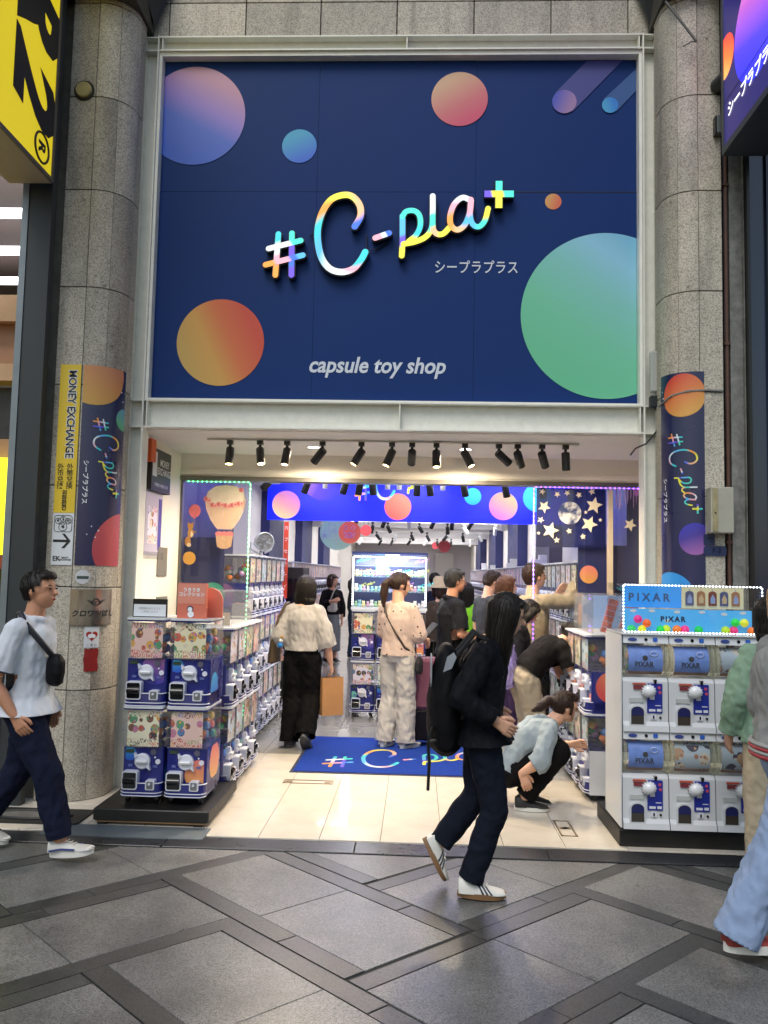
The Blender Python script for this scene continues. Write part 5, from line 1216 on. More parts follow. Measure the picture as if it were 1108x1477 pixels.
# navy end panel behind the right glass, with gold disc
npr = thing('navy_panel', 'navy end panel with gold disc behind the right glass screen', 'panel', (1.53, YG+.10, 0))
MB().box(0, .60, 0, .02, 0, 2.0).build('board', NAVYW, npr)
for x, z, r_, m_ in ((.10, 1.72, .085, 'm_planet_gold'), (.02, 1.30, .14, 'm_planet_gold'), (.35, .75, .16, 'm_planet_red')):
    m = MB(); disc(m, x, z, r_, lambda p, q: (p, -.003, q), 0, 0.003, .6, 0, 2.0, 24); m.build('planet_print', MATS[m_], npr)

# ================================================================== JAMB FITTINGS (left porch wall)
XJ = -2.28
def jamb(nm, label, cat, y, z): return thing(nm, label, cat, (XJ, y, z))
jm = jamb('exchange_sign', 'small black money exchange sign on the left porch wall', 'sign', 6.72, 2.35)
MB().box(.003, .05, 0, .52, 0, .36).build('board', mat('sign_black', '221f1e', .4), jm)
jt = lambda yc, zc: (lambda x, y, z: Vector((.052, yc+x, zc+y)))
obj('lettering', text_mesh('l', 'MONEY\nEXCHANGE', .085, WINK, jt(.34, .21), off=.001, w=.85, lines=.9), jm)
obj('lettering', text_mesh('l', '外幣兌換  외화환전  外币', .034, WINK, jt(.26, .05)), jm)
MB().box(.051, .053, .02, .13, .12, .33).build('icon_sheet', mat('notice_white'), jm)
jo = jamb('orange_tag', 'small orange box tag at the top of the left porch wall', 'tag', 6.66, 2.58)
MB().box(.003, .06, 0, .12, 0, .19).build('box', mat('orange_box', 'c8551f', .5), jo)
obj('lettering', text_mesh('l', 'SOCOM', .05, INK, lambda x, y, z: Vector((.02+y*.5, -.002, .10-x))), jo)
jp = jamb('plastic_poster', 'printed rate sheet in a clear plastic sleeve on the left porch wall', 'poster', 6.74, 1.80)
MB().box(.003, .006, 0, .44, 0, .54).build('sheet', mat('pale_lilac', 'b8b2c8', .4), jp)
m = MB(); m.add([(.0075, 0.06, .10), (.0075, .30, .10), (.0075, .30, .42), (.0075, .06, .42)], [(0, 1, 2, 3)], 0, [(0, 0), (1, 0), (1, 1), (0, 1)]); m.build('print_sheet', CARD, jp)
MB().box(.0065, .009, .34, .42, .05, .5).build('side_print', mat('print_violet', '4a48a0', .4), jp)
MB().box(.007, .03, -.02, .44, -.03, .03).build('sleeve', ACRYL, jp)
for i, (y, z, d, w) in enumerate(((7.10, 1.62, .26, .27), (7.12, 1.12, .32, .30))):
    t = jamb('access_panel', ('upper plain grey' if i == 0 else 'lower grey latched')+' metal access panel on the left porch wall', 'access panel', y, z)
    MB().box(.002, .012, 0, w, 0, d).build('plate', mat('panel_grey', '8f8a82', .4, .4, var=.1), t)
    if i: MB().box(.0125, .03, .06, .22, .05, .19).build('flap', mat('panel_grey2', '7d7972', .4, .4), t); MB().box(.0305, .033, .11, .17, .14, .16).build('latch', TRIM, t)
ts = jamb('wall_switch', 'small grey switch plate low on the left porch wall', 'switch', 7.45, 1.02)
MB().box(.002, .012, 0, .06, 0, .13).build('plate', mat('panel_grey'), ts); MB().box(.0125, .016, .02, .04, .03, .10).build('rocker', DARKMET, ts)

# ================================================================== SPOT LAMPS
def spot(label, p, tilt, yaw, m, lit, group, size=1.0, watts=0, col=(1, .82, .58)):
    t = thing('spot_lamp', label, 'spotlight', p, 0, group)
    s = size
    MB().box(-.022*s, .022*s, -.022*s, .022*s, -.03*s, 0).cyl((0, 0, -.03*s), (0, 0, -.062*s), .011*s, n=10).build('mount', m, t, smooth=True)
    h = MB(); h.lathe([(0, .02*s), (.026*s, .018*s), (.031*s, .010*s), (.031*s, -.115*s), (.027*s, -.118*s)], (0, 0, 0), 'z', 20)
    hd = h.build('head', m, t, (0, 0, -.072*s), (0, 0, 0), smooth=True, ang=40)
    hd.rotation_euler = (R_(yaw), R_(-tilt), 0)
    l_ = MB(); l_.lathe([(0, -.1125*s), (.026*s, -.1125*s)], (0, 0, 0), 'z', 18)
    l_.build('lens', LENS if lit else mat('lens_off', '2a2522', .2), hd)
    if watts:
        ld = bpy.data.lights.new('spot', 'SPOT'); ld.energy = watts; ld.color = col; ld.spot_size = R_(88); ld.spot_blend = .8; ld.shadow_soft_size = .03
        lo = bpy.data.objects.new('spot', ld); COL.objects.link(lo); lo.parent = hd; lo.location = (0, 0, -.122*s)
    return t
LENS = mat('lens_lit', 'fff0d0', .3, emit='ffdca0', es=10.0)
LENSW = mat('lens_white', 'ffffff', .3, emit='fff4e4', es=12.0)
trk = thing('lamp_track', 'long pale lighting track under the porch ceiling', 'track', (0, 6.80, 2.795))
xa, xb = at(300, 622, 6.8).x, at(835, 630, 6.8).x
MB().box(xa, xb, -.015, .015, -.012, 0).build('rail', mat('track_white', 'dcd8ce', .4), trk)
ORD = ['leftmost', 'second', 'third', 'fourth', 'fifth', 'sixth', 'seventh', 'eighth', 'ninth', 'tenth', 'eleventh', 'twelfth', 'rightmost']
FR = [(333, 0, -8), (376, 9, -12), (415, -6, -10), (466, -42, 30), (522, -30, -4), (566, -22, -6), (595, -3, 58), (630, 1, -10), (671, 26, -10), (720, 52, 30), (747, 24, 45), (782, 24, 45), (816, 3, 8)]
for i, (px, tl, yw) in enumerate(FR):
    x = at(px, 626, 6.8).x
    spot('%s black spotlight of the front row under the porch ceiling' % ORD[i], (x, 6.8, 2.783), tl, yw-6, BLACK, True, 'front row of porch spotlights', 1.12, 24)
YT2 = 8.7
trk2 = thing('lamp_track', 'second lighting track just inside the shop behind the header', 'track', (0, YT2, 2.78))
MB().box(-1.9, 1.9, -.018, .018, -.022, 0).build('rail', mat('track_white'), trk2)
for x in (-1.8, 0, 1.8): MB().cyl((x, 0, 0), (x, 0, .27), .006, n=6).build('hanger', mat('track_white'), trk2)
for i, (px, tl, w_) in enumerate(((392, -48, 0), (445, -22, 0), (469, 0, 1), (500, -18, 0), (520, -10, 0), (537, 5, 0), (559, 0, 1), (576, 0, 1), (602, -2, 0), (619, 8, 0), (639, 0, 1), (668, 12, 0), (728, 12, 0), (783, 3, 0))):
    x = at(px, 700, YT2).x
    spot('%s spotlight of the row just inside the shop header' % ('small white' if w_ else 'black'), (x, YT2, 2.757), tl, 14, (WHITE if w_ else BLACK), bool(w_), 'inner row of spotlights, '+('white' if w_ else 'black'), .9 if w_ else 1.25, 0)
LENS = LENSW
rr = random.Random(21)
for Y, zz, n in ((12.4, 2.86, 6), (15.4, 2.78, 8), (17.6, 2.8, 7), (21, 2.78, 8), (25, 2.8, 8)):
    t = thing('lamp_track', 'lighting track across the ceiling deep inside the shop', 'track', (0, Y, zz+.02), group='far ceiling tracks')
    MB().box(-1.9, 1.9, -.018, .018, -.02, 0).build('rail', mat('track_white'), t)
    for i in range(n):
        spot('small spotlight on a track deep inside the shop', (-1.6+3.2*i/(n-1)+rr.uniform(-.12, .12), Y, zz), rr.uniform(-40, 40), rr.uniform(-10, 40), WHITE if rr.random() < .25 else BLACK, rr.random() < .7, 'far ceiling spotlights', 1.3)
for i, px in enumerate((453, 672)):
    t = thing('downlight', ('left' if i == 0 else 'right')+' recessed round downlight in the porch ceiling', 'downlight', (at(px, 632, 7.2).x, 7.2, 2.80))
    MB().lathe([(0, -.003), (.05, -.003)], n=24).build('lens', LENSW, t)
    ld = bpy.data.lights.new('downlight', 'SPOT'); ld.energy = 140; ld.color = (1, .82, .58); ld.spot_size = R_(165); ld.spot_blend = .6; ld.shadow_soft_size = .05
    lo = bpy.data.objects.new('downlight', ld); COL.objects.link(lo); lo.parent = t; lo.location = (0, 0, -.02)
    MB().lathe([(.05, -.002), (.062, -.008), (.066, 0)], n=24).build('rim', WHITE, t, smooth=True)

# ================================================================== HANGING SIGNS, FAN, OTHER SHOP FITTINGS
YBN = 11.0
BLU = mat('lit_blue', '0a18d8', .3, emit='0613f0', es=1.3)
bb = thing('blue_fascia', 'glowing deep blue banner with planets hung across the shop ceiling', 'banner', (0, YBN, 2.39))
MB().box(-2.04, 2.0, 0, .06, 0, .66).build('lit_face', BLU, bb)
def bf(a, b, d=0.0): return Vector((a, -.004-d, b))
def bpt(px, py): p = at(px, py, YBN); return p.x, p.z-2.39
for px, py, r_, m_ in ((413, 728, 20, grad('lit_peach', [(.1, 'e8c090'), (.5, 'e898a8'), (.9, 'd080c8')], 60, es=.45)), (468, 690, 32, grad('lit_purpleball', [(.1, '1a18f0'), (.5, '4a28e8'), (.9, 'c080f0')], 150, es=.7)), (574, 731, 19, grad('lit_coral', [(.1, 'ff8a70'), (.9, 'f05a50')], 240, es=.6)),
                      (682, 716, 12, grad('lit_cyan', [(.1, '20a0f0'), (.9, '40c8f0')], 90, es=.8)), (726, 730, 20, grad('lit_pinkpeach', [(.1, 'e8bc88'), (.6, 'e890a8'), (.9, 'd070b8')], 240, es=.45)), (775, 718, 20, MATS['lit_cyan'])):
    a, b = bpt(px, py); m = MB(); disc(m, a, b, r_*YBN/FPX*1.02, lambda p, q: bf(p, q), 0, -2.03, 1.99, .0, .655, 30); m.build('planet_print', m_, bb)
a0, b0 = bpt(512, 705); s = .0013
logo(bb, lambda a, b, d: bf(a0+a*s, b0+.0+b*s*1.0+.09, .004+d), es=.62, depth=None, pref='lit_')
for px, py, rp, Y, c, c2, txt, lab in ((487, 768, 25.5, 12.2, '7a9a92', '8fb0a4', 'ゴミはお持ち\n帰りください\n←', 'round grey green hanging sign with white lettering'), (504.5, 768, 16, 11.9, 'd04a30', 'd86a50', 'カプセル\n返却口', 'round orange red hanging sign over the aisle'), (528, 765, 8, 13.0, 'c83a3a', 'd86060', '', 'small half hidden red hanging disc')):
    p = at(px, py, Y); t = thing('hanging_disc_sign', lab, 'hanging sign', p); r_ = rp*Y/FPX
    MB().lathe([(0, -.008), (r_, -.008), (r_, .008), (0, .008)], axis='y', n=40).build('disc', mat('disc_'+c, c, .45, emit=c2, es=.45), t)
    for x in (-r_*.4, r_*.4): MB().cyl((x, 0, r_*.9), (x, 0, 3.05-p.z), .003, n=5).build('wire', mat('grey_rod'), t)
    if txt: obj('lettering', text_mesh('l', txt, r_*.30, WINK, lambda x, y, z: Vector((x, -.010, y-r_*.25)), off=.001), t)
    if txt:
        m = MB()
        for x in (-r_*.35, r_*.3): m.tube([(x+r_*.17*math.cos(q), -.010, r_*.42+r_*.17*math.sin(q)) for q in np.linspace(0, 6.283, 16, endpoint=False)], .004, 4, closed=True)
        m.build('icon_print', WINK, t)['kind'] = 'stuff'
for px, py, rp, Y in ((641, 788, 9, 24.0), (628, 787, 5, 25)):
    t = thing('hanging_disc_sign', 'far red hanging disc deep in the shop', 'hanging sign', at(px, py, Y), group='far red discs'); MB().lathe([(0, -.01), (rp*Y/FPX, -.01), (rp*Y/FPX, .01), (0, .01)], axis='y', n=24).build('disc', mat('far_red', 'b04048', .5), t)
# fan on the left bank
fn_ = thing('circulator_fan', 'white round circulator fan on top of the left bank', 'fan', (-1.78, 9.3, .06+3*MH))
MB().lathe([(0, 0), (.09, 0), (.09, .02), (.03, .035), (.025, .08)], n=20).build('base', WHITE, fn_, smooth=True)
h = MB(); h.lathe([(0, .10), (.07, .09), (.125, .02), (.145, -.05), (.145, -.085), (.135, -.09)], axis='y', n=28); hd = h.build('housing', WHITE, fn_, (0.02, 0, .225), (0, 0, R_(30)), smooth=True)
g_ = MB()
for k in range(5): g_.tube([((.03+.025*k)*math.cos(q), -.088, (.03+.025*k)*math.sin(q)) for q in np.linspace(0, 6.283, 24, endpoint=False)], .003, 4, closed=True)
for k in range(12): q = math.pi*k/6; g_.tube([(.02*math.cos(q), -.088, .02*math.sin(q)), (.135*math.cos(q), -.088, .135*math.sin(q))], .002, 4)
g_.build('grille', mat('fan_grey', 'a8a8a6', .4), hd)
b_ = MB()
for k in range(5):
    q = 2*math.pi*k/5; b_.add([(.02*math.cos(q), -.05, .02*math.sin(q)), (.12*math.cos(q-.35), -.06, .12*math.sin(q-.35)), (.12*math.cos(q+.45), -.03, .12*math.sin(q+.45))], [(0, 1, 2)])
b_.build('blade', mat('fan_grey'), hd)
m = MB(); m.tube([(-.15, 0, .225), (-.15, 0, .12), (-.05, 0, .06)], .012, 8).tube([(.15, 0, .225), (.15, 0, .12), (.05, 0, .06)], .012, 8); m.build('yoke', WHITE, fn_, smooth=True)
fn_.scale = (.78, .78, .78)
# dome camera
dc = thing('dome_camera', 'white dome camera under the shop header at the left', 'camera', at(397, 694, 8.2))
MB().lathe([(.0, -.03), (.05, -.025), (.075, 0), (.08, .02), (.0, .03)], n=24).build('housing', WHITE, dc, smooth=True)
# red vertical banner and black cabinet at the end of the left bank
rb = thing('red_banner', 'narrow vertical red banner at the end of the left bank', 'banner', (-1.66, 10.12, 1.36))
MB().box(0, .06, 0, .004, 0, .95).build('sheet', mat('banner_red', 'cf3f26', .5, var=.15, vs_=7), rb); MB().cyl((0, .01, -1.36), (0, .01, .97), .008, n=8).build('pole', WHITE, rb)
obj('lettering', vtext('l', 'カプセルトイ', .055, WINK, lambda x, y, z: Vector((.03+x, -.003, 0.87+y)), .145), rb)
ck = thing('change_machine', 'tall black change machine with violet light strip behind the left bank', 'change machine', (-1.75, 10.9, 0))
MB().box(-.28, .28, -.3, .3, 0, 1.75, bev=.01).build('cabinet', mat('cabinet_black', '171417', .4, var=.1), ck)
MB().box(-.2, .2, -.32, -.301, 1.30, 1.6).build('screen_panel', DARKWIN, ck)
MB().box(.16, .24, -.315, -.301, .95, 1.5).build('side_panel', mat('dusty_pink', 'b08a80', .5), ck)
MB().box(.25, .28, -.322, -.301, .95, 1.5).build('light_strip', mat('violet_led', '7050ff', .4, emit='5a3aff', es=4), ck)
# welcome mat
a, b = gnd(417, 1114), gnd(447, 1062)
mt = thing('floor_mat', 'royal blue entrance mat with rainbow logo lettering', 'mat', (a.x, a.y, 0))
mw, md = 2.15, b.y-a.y
MATB = mat('mat_blue', '1b3583', .95, var=.14, vs_=30, bump=.5, bs=300, spec=.1)
MB().box(.03, mw-.03, .03, md-.03, .002, .009).build('pile', MATB, mt)
MB().box(0, mw, 0, md, .0005, .005, bev=.002).build('rubber_edge', mat('mat_edge', '1c2238', .8), mt)
s = 1.62/1000
logo(mt, lambda a, b, d: Vector((.24+a*s, .62+b*s*1.35, .0095+d*.6)), es=0, pref='mat_', rough=.95, wmul=.8, dim=.62)
# small props by the entrance
# ================================================================== PEOPLE
SKIN = mat('skin', 'c08a6c', .5, var=.06, vs_=20); SKINL = mat('skin_light', 'cf9f84', .5, var=.06, vs_=20)
EYE = mat('eye_dark', '1a1210', .2); LIP = mat('lip', '9a4a44', .45); BROW = mat('brow', '17110f', .7)
def hairmat(name, c, rough=.42):
    m = bpy.data.materials.new(name); m.use_nodes = True; MATS[name] = m; n, l = m.node_tree.nodes, m.node_tree.links; p = n['Principled BSDF']
    tc = n.new('ShaderNodeTexCoord'); mp = n.new('ShaderNodeMapping'); mp.inputs['Scale'].default_value = (170, 170, 9); l.new(tc.outputs['Object'], mp.inputs[0])
    t = n.new('ShaderNodeTexNoise'); t.inputs['Scale'].default_value = 1; t.inputs['Detail'].default_value = 3; l.new(mp.outputs[0], t.inputs['Vector'])
    rp = n.new('ShaderNodeValToRGB'); a = lin(c); rp.color_ramp.elements[0].position = .3; rp.color_ramp.elements[0].color = (*[x*.45 for x in a], 1); rp.color_ramp.elements[1].position = .75; rp.color_ramp.elements[1].color = (*[x*1.7 for x in a], 1)
    l.new(t.outputs[0], rp.inputs[0]); l.new(rp.outputs[0], p.inputs['Base Color']); p.inputs['Roughness'].default_value = rough+.1; p.inputs['Specular IOR Level'].default_value = .28
    b = n.new('ShaderNodeBump'); b.inputs['Strength'].default_value = .5; b.inputs['Distance'].default_value = .004; l.new(t.outputs[0], b.inputs['Height']); l.new(b.outputs[0], p.inputs['Normal'])
    return m
HBLK = hairmat('hair_black', '17120f'); HBRN = hairmat('hair_brown', '4a2c1c'); HDK = hairmat('hair_dark_brown', '2a1912'); HBLD = hairmat('hair_blond', 'a8845a'); HGRY = hairmat('hair_grey_black', '2a2826')
def cloth(name, c, rough=.85, **k):
    """woven cloth: soft crumpled relief over a fine weave"""
    nm = 'cloth_'+name
    if nm in MATS: return MATS[nm]
    m = mat(nm, c, rough, sheen=.0, var=k.pop('var', .10), vs_=k.pop('vs_', 14), spec=.12, **k)
    n, l = m.node_tree.nodes, m.node_tree.links; p = n['Principled BSDF']; tc = n.new('ShaderNodeTexCoord')
    mp = n.new('ShaderNodeMapping'); mp.inputs['Scale'].default_value = (1, 1, .55); mp.inputs['Rotation'].default_value = (.3, .35, 0); l.new(tc.outputs['Object'], mp.inputs[0])
    t = n.new('ShaderNodeTexNoise'); t.inputs['Scale'].default_value = 13; t.inputs['Detail'].default_value = 3; t.inputs['Distortion'].default_value = .9; l.new(mp.outputs[0], t.inputs['Vector'])
    b = n.new('ShaderNodeBump'); b.inputs['Strength'].default_value = .32; b.inputs['Distance'].default_value = .025; l.new(t.outputs[0], b.inputs['Height'])
    t2 = n.new('ShaderNodeTexNoise'); t2.inputs['Scale'].default_value = 350; l.new(tc.outputs['Object'], t2.inputs['Vector'])
    b2 = n.new('ShaderNodeBump'); b2.inputs['Strength'].default_value = .2; b2.inputs['Distance'].default_value = .003; l.new(t2.outputs[0], b2.inputs['Height']); l.new(b.outputs[0], b2.inputs['Normal']); l.new(b2.outputs[0], p.inputs['Normal'])
    return m
def plane_cut(cuts):
    """trim a garment cleanly at cuffs and hems: (point, outward direction, reach)"""
    def f(bm):
        for p, d, rad in cuts:
            fs = []
            for fc in bm.faces:
                v = fc.calc_center_median()-p; t = v.dot(d)
                if -.04 < t < rad*1.6 and (v-d*t).length < rad: fs.append(fc)
            if not fs: continue
            geom = list({v for q in fs for v in q.verts})+list({e for q in fs for e in q.edges})+fs
            bmesh.ops.bisect_plane(bm, geom=geom, dist=1e-5, plane_co=p, plane_no=d, clear_outer=True)
            ed = [e for e in bm.edges if e.is_boundary and all(abs((v.co-p).dot(d)) < .002 and (v.co-p).length < rad*1.3 for v in e.verts)]
            if not ed: continue
            ext = bmesh.ops.extrude_edge_only(bm, edges=ed)
            for v in [g for g in ext['geom'] if isinstance(g, bmesh.types.BMVert)]:
                q = v.co-p; v.co = p+q*.90-d*.012
    return f
def polka(name, bgc, dotc, sc):
    m = bpy.data.materials.new(name); m.use_nodes = True; MATS[name] = m; n, l = m.node_tree.nodes, m.node_tree.links; p = n['Principled BSDF']; p.inputs['Roughness'].default_value = .85
    tc = n.new('ShaderNodeTexCoord'); v = n.new('ShaderNodeTexVoronoi'); v.inputs['Scale'].default_value = sc; v.inputs['Randomness'].default_value = .75; l.new(tc.outputs['Object'], v.inputs['Vector'])
    lt = n.new('ShaderNodeMath'); lt.operation = 'LESS_THAN'; lt.inputs[1].default_value = .17; l.new(v.outputs['Distance'], lt.inputs[0])
    mx = n.new('ShaderNodeMix'); mx.data_type = 'RGBA'; l.new(lt.outputs[0], mx.inputs[0]); mx.inputs[6].default_value = (*lin(bgc), 1); mx.inputs[7].default_value = (*lin(dotc), 1); l.new(mx.outputs[2], p.inputs['Base Color']); return m
JOBS = []
def caps(mb, p0, r0, p1, r1, n=12):
    p0, p1 = Vector(p0), Vector(p1); d = (p1-p0); L = d.length
    if L < 1e-5: mb.sphere(p0, max(r0, r1)); return
    d /= L; a = d.orthogonal().normalized(); b = d.cross(a); vs = []; fs = []; rings = []
    for k in range(1, 5): t = math.pi/2*(1-k/4); rings.append((p0-d*r0*math.sin(t), r0*math.cos(t)))
    for k in range(0, 4): t = math.pi/2*k/4; rings.append((p1+d*r1*math.sin(t), r1*math.cos(t)))
    for c, rr in rings:
        for i in range(n): q = 2*math.pi*i/n; vs.append(c+(a*math.cos(q)+b*math.sin(q))*rr)
    vs += [p0-d*r0, p1+d*r1]
    for k in range(len(rings)-1):
        for i in range(n): fs.append((k*n+i, k*n+(i+1) % n, (k+1)*n+(i+1) % n, (k+1)*n+i))
    e = len(rings)*n
    for i in range(n): fs.append((e, (i+1) % n, i)); fs.append((e+1, (len(rings)-1)*n+i, (len(rings)-1)*n+(i+1) % n))
    mb.add(vs, fs)
def chain(mb, pts, rs):
    for i in range(len(pts)-1): caps(mb, pts[i], rs[i], pts[i+1], rs[i+1])
def loft(mb, rings, n=20):
    """rings: (centre, side vector, depth vector, rx, ry)"""
    vs = []; fs = []
    for c, sx, sy, rx, ry in rings:
        for i in range(n): q = 2*math.pi*i/n; vs.append(c+sx*rx*math.cos(q)+sy*ry*math.sin(q))
    k = len(rings)
    for j in range(k-1):
        for i in range(n): fs.append((j*n+i, j*n+(i+1) % n, (j+1)*n+(i+1) % n, (j+1)*n+i))
    fs += [tuple(range(n-1, -1, -1)), tuple(range((k-1)*n, k*n))]
    mb.add(vs, fs)
def job(name, mb, mats, parent, vox, smooth=4, fold=0.0, fscale=(9, 9, 4), post=None, seed=0):
    me = mb.mesh(name, mats, True); o = obj(name, me, parent)
    m = o.modifiers.new('r', 'REMESH'); m.mode = 'VOXEL'; m.voxel_size = vox; m.use_smooth_shade = True
    if smooth: s = o.modifiers.new('s', 'SMOOTH'); s.iterations = smooth; s.factor = .5
    JOBS.append((o, mats, fold, fscale, post, seed)); return o
def run_jobs():
    bpy.context.view_layer.update(); dg = bpy.context.evaluated_depsgraph_get()
    res = []
    for j in JOBS: res.append(bpy.data.meshes.new_from_object(j[0].evaluated_get(dg)))
    for (o, mats, fold, fs, post, seed), me in zip(JOBS, res):
        if fold:
            nrm = [v.normal.copy() for v in me.vertices]
            for v, nn in zip(me.vertices, nrm):
                c = v.co
                q = noise.noise((c.x*fs[0]+seed, c.y*fs[1], c.z*fs[2]))+.5*noise.noise((c.x*fs[0]*2.3, c.y*fs[1]*2.3+seed, c.z*fs[2]*2.6+c.x*6))
                q += .35*(1-abs(noise.noise((c.x*fs[0]*1.4+c.z*7, c.y*fs[1]*1.4, c.z*fs[2]*2.2+seed)))*3)
                v.co = c+nn*(q*fold)
        me.materials.clear()
        for m in mats: me.materials.append(m)
        if post:
            bm = bmesh.new(); bm.from_mesh(me); post(bm); bm.to_mesh(me); bm.free()
        for p in me.polygons: p.use_smooth = True
        o.modifiers.clear(); o.data = me; me.update()
def frame(d, hint):
    d = d.normalized(); s = (hint-d*hint.dot(d)).normalized(); return s, d.cross(s)
for _m in (SKIN, SKINL): _m.node_tree.nodes['Principled BSDF'].inputs['Subsurface Weight'].default_value = .12; _m.node_tree.nodes['Principled BSDF'].inputs['Subsurface Radius'].default_value = (.01, .004, .002)
BASE = dict(pelvis=(0, 0, .525), waist=(0, 0, .61), chest=(0, .0, .72), neck=(0, -.008, .825), head=(0, .014, .928),
            shL=(-.092, -.004, .785), elL=(-.115, -.012, .625), wrL=(-.115, .035, .485), shR=(.092, -.004, .785), elR=(.115, -.012, .625), wrR=(.115, .035, .485),
            hipL=(-.050, 0, .505), knL=(-.054, .012, .285), anL=(-.056, -.012, .048), hipR=(.050, 0, .505), knR=(.054, .012, .285), anR=(.056, -.012, .048),
            tdL=(-.05, 1, -.02), tdR=(.05, 1, -.02))
def person(label, loc, rz, h, pose=None, top=None, bottom=None, hair=None, shoes=None, skin=None, look=(0, 0), vox=.011, group=None, hands=(True, True), curl=(.5, .5), seed=0, face=True, mask=False, glasses=False, kids=None):
    skin = skin or SKINL
    root = thing('person', label, 'person', loc, rz, group)
    J = {k: Vector(v)*h for k, v in BASE.items()}
    for k, v in (pose or {}).items(): J[k] = Vector(v)*h
    for s in 'LR':
        if not (pose and 'td'+s in pose): J['td'+s] = Vector(BASE['td'+s])
        else: J['td'+s] = Vector(pose['td'+s])
        J['td'+s].normalize()
    side = (J['shR']-J['shL']).normalized(); hside = (J['hipR']-J['hipL']).normalized()
    spine = [J['pelvis'], J['waist'], J['chest'], J['neck']]
    def ring(t, rx, ry):       # t along pelvis(0) waist(1) chest(2) neck(3)
        i = int(min(max(math.floor(t), 0), 2)); c = spine[i]+(spine[i+1]-spine[i])*(t-i)
        d = (spine[min(i+1, 3)]-spine[i]); sd = hside.lerp(side, min(max(t/2, 0), 1)); s_, f_ = frame(d, sd); return (c, s_, f_, rx*h, ry*h)
    # --- body
    b = MB()
    loft(b, [ring(-.55, .055, .045), ring(-.1, .074, .05), ring(.5, .07, .048), ring(1, .066, .047), ring(1.6, .084, .058), ring(2.2, .084, .058), ring(2.6, .074, .048), ring(2.9, .044, .036), ring(3.05, .034, .032)])
    hd = J['head']; up = Vector((0, 0, 1)); u_ = .0680*h
    lk = Matrix.Rotation(look[0], 3, 'Z') @ Matrix.Rotation(look[1], 3, 'X')     # look=(yaw, pitch up)
    hl = lambda x, y, z: hd+lk @ Vector((x*u_, y*u_, z*u_))
    caps(b, J['neck']-(J['neck']-J['chest'])*.1, .036*h, hl(0, -.15, -.45), .033*h)
    def ell(mb, c, r, n=16, m=10):
        o = len(mb.v); mb.sphere((0, 0, 0), 1, n, m, sc=r); mb.v[o:] = [tuple(hd+lk @ (Vector(p)*u_+Vector(c)*u_)) for p in mb.v[o:]]
    ell(b, (0, -.08, .16), (.74, .88, .84)); ell(b, (0, .16, -.30), (.60, .62, .66)); ell(b, (0, .34, -.62), (.36, .38, .34))
    if face:
        caps(b, hl(0, .74, .06), .05*u_, hl(0, .92, -.20), .13*u_); 
        for s in (-1, 1):
            ell(b, (s*.74, -.06, -.06), (.10, .16, .24), 10, 8); ell(b, (s*.30, .62, .16), (.20, .14, .07), 8, 6)
        ell(b, (0, .70, -.50), (.24, .10, .10), 10, 6)
    for s, sg in (('L', -1), ('R', 1)):
        sh, el, wr = J['sh'+s], J['el'+s], J['wr'+s]
        caps(b, spine[2].lerp(J['neck'], .75)+side*sg*.03*h, .035*h, sh, .027*h)
        chain(b, [sh, sh.lerp(el, .5), el, el.lerp(wr, .35), wr], [.027*h, .027*h, .024*h, .025*h, .0165*h])
        hp, kn, an = J['hip'+s], J['kn'+s], J['an'+s]
        chain(b, [hp, hp.lerp(kn, .5), kn, kn.lerp(an, .35), an], [.045*h, .042*h, .034*h, .034*h, .022*h])
    # hands
    fing = MB()
    for k, (s, sg) in enumerate((('L', -1), ('R', 1))):
        if not hands[k]: continue
        wr = J['wr'+s]; d = (wr-J['el'+s]).normalized() if not (pose and 'hd'+s in pose) else Vector(pose['hd'+s]).normalized()
        pn = Vector((-sg, 0, 0)) if not (pose and 'pn'+s in pose) else Vector(pose['pn'+s])      # palm faces the thigh
        pn = (pn-d*pn.dot(d)).normalized(); ac = d.cross(pn)*sg                                   # towards the thumb
        if not (pose and 'pn'+s in pose) and ac.y < 0: ac = -ac
        hs = h*.001
        for q in (-20, -7, 7, 20): caps(b, wr+ac*q*.35*hs, 10*hs, wr+d*48*hs+ac*q*hs*.72, 8.4*hs)
        for q, L in ((-16.5, 33), (-5.5, 42), (5.5, 44), (16, 39)):
            p = wr+d*50*hs+ac*q*hs; a = curl[k]*.5; pts = [p-d*6*hs]; dd = d
            for sgm in (.42, .32, .26):
                pts.append(p); dd = Matrix.Rotation(0, 3, 'Z') @ (dd*math.cos(a)+pn*math.sin(a)).normalized(); p = p+dd*L*sgm*hs; pnn = pn; a = curl[k]*.75
            pts.append(p); fing.tube(pts, [7*hs, 6.6*hs, 6*hs, 5.4*hs, 4*hs], 8)
        p = wr+d*16*hs+ac*15*hs; td = (d*.75+ac*.62+pn*.25).normalized()
        fing.tube([p, p+td*18*hs, p+(td+d*.35).normalized()*34*hs, p+(td*.7+d*.6).normalized()*47*hs], [9*hs, 8*hs, 7*hs, 4.6*hs], 8)
    ex = MB()
    if face:
        for s in (-1, 1):
            o = len(ex.v); ex.sphere((0, 0, 0), 1, 10, 6, mi=1, sc=(.12, .04, .045)); ex.v[o:] = [tuple(hd+lk @ (Vector(p)*u_+Vector((s*.30, .765, .05))*u_)) for p in ex.v[o:]]
            o = len(ex.v); ex.sphere((0, 0, 0), 1, 10, 6, mi=3, sc=(.18, .035, .028)); ex.v[o:] = [tuple(hd+lk @ (Vector(p)*u_+Vector((s*.31, .765, .24))*u_)) for p in ex.v[o:]]
        o = len(ex.v); ex.sphere((0, 0, 0), 1, 12, 6, mi=2, sc=(.20, .045, .045)); ex.v[o:] = [tuple(hd+lk @ (Vector(p)*u_+Vector((0, .80, -.50))*u_)) for p in ex.v[o:]]
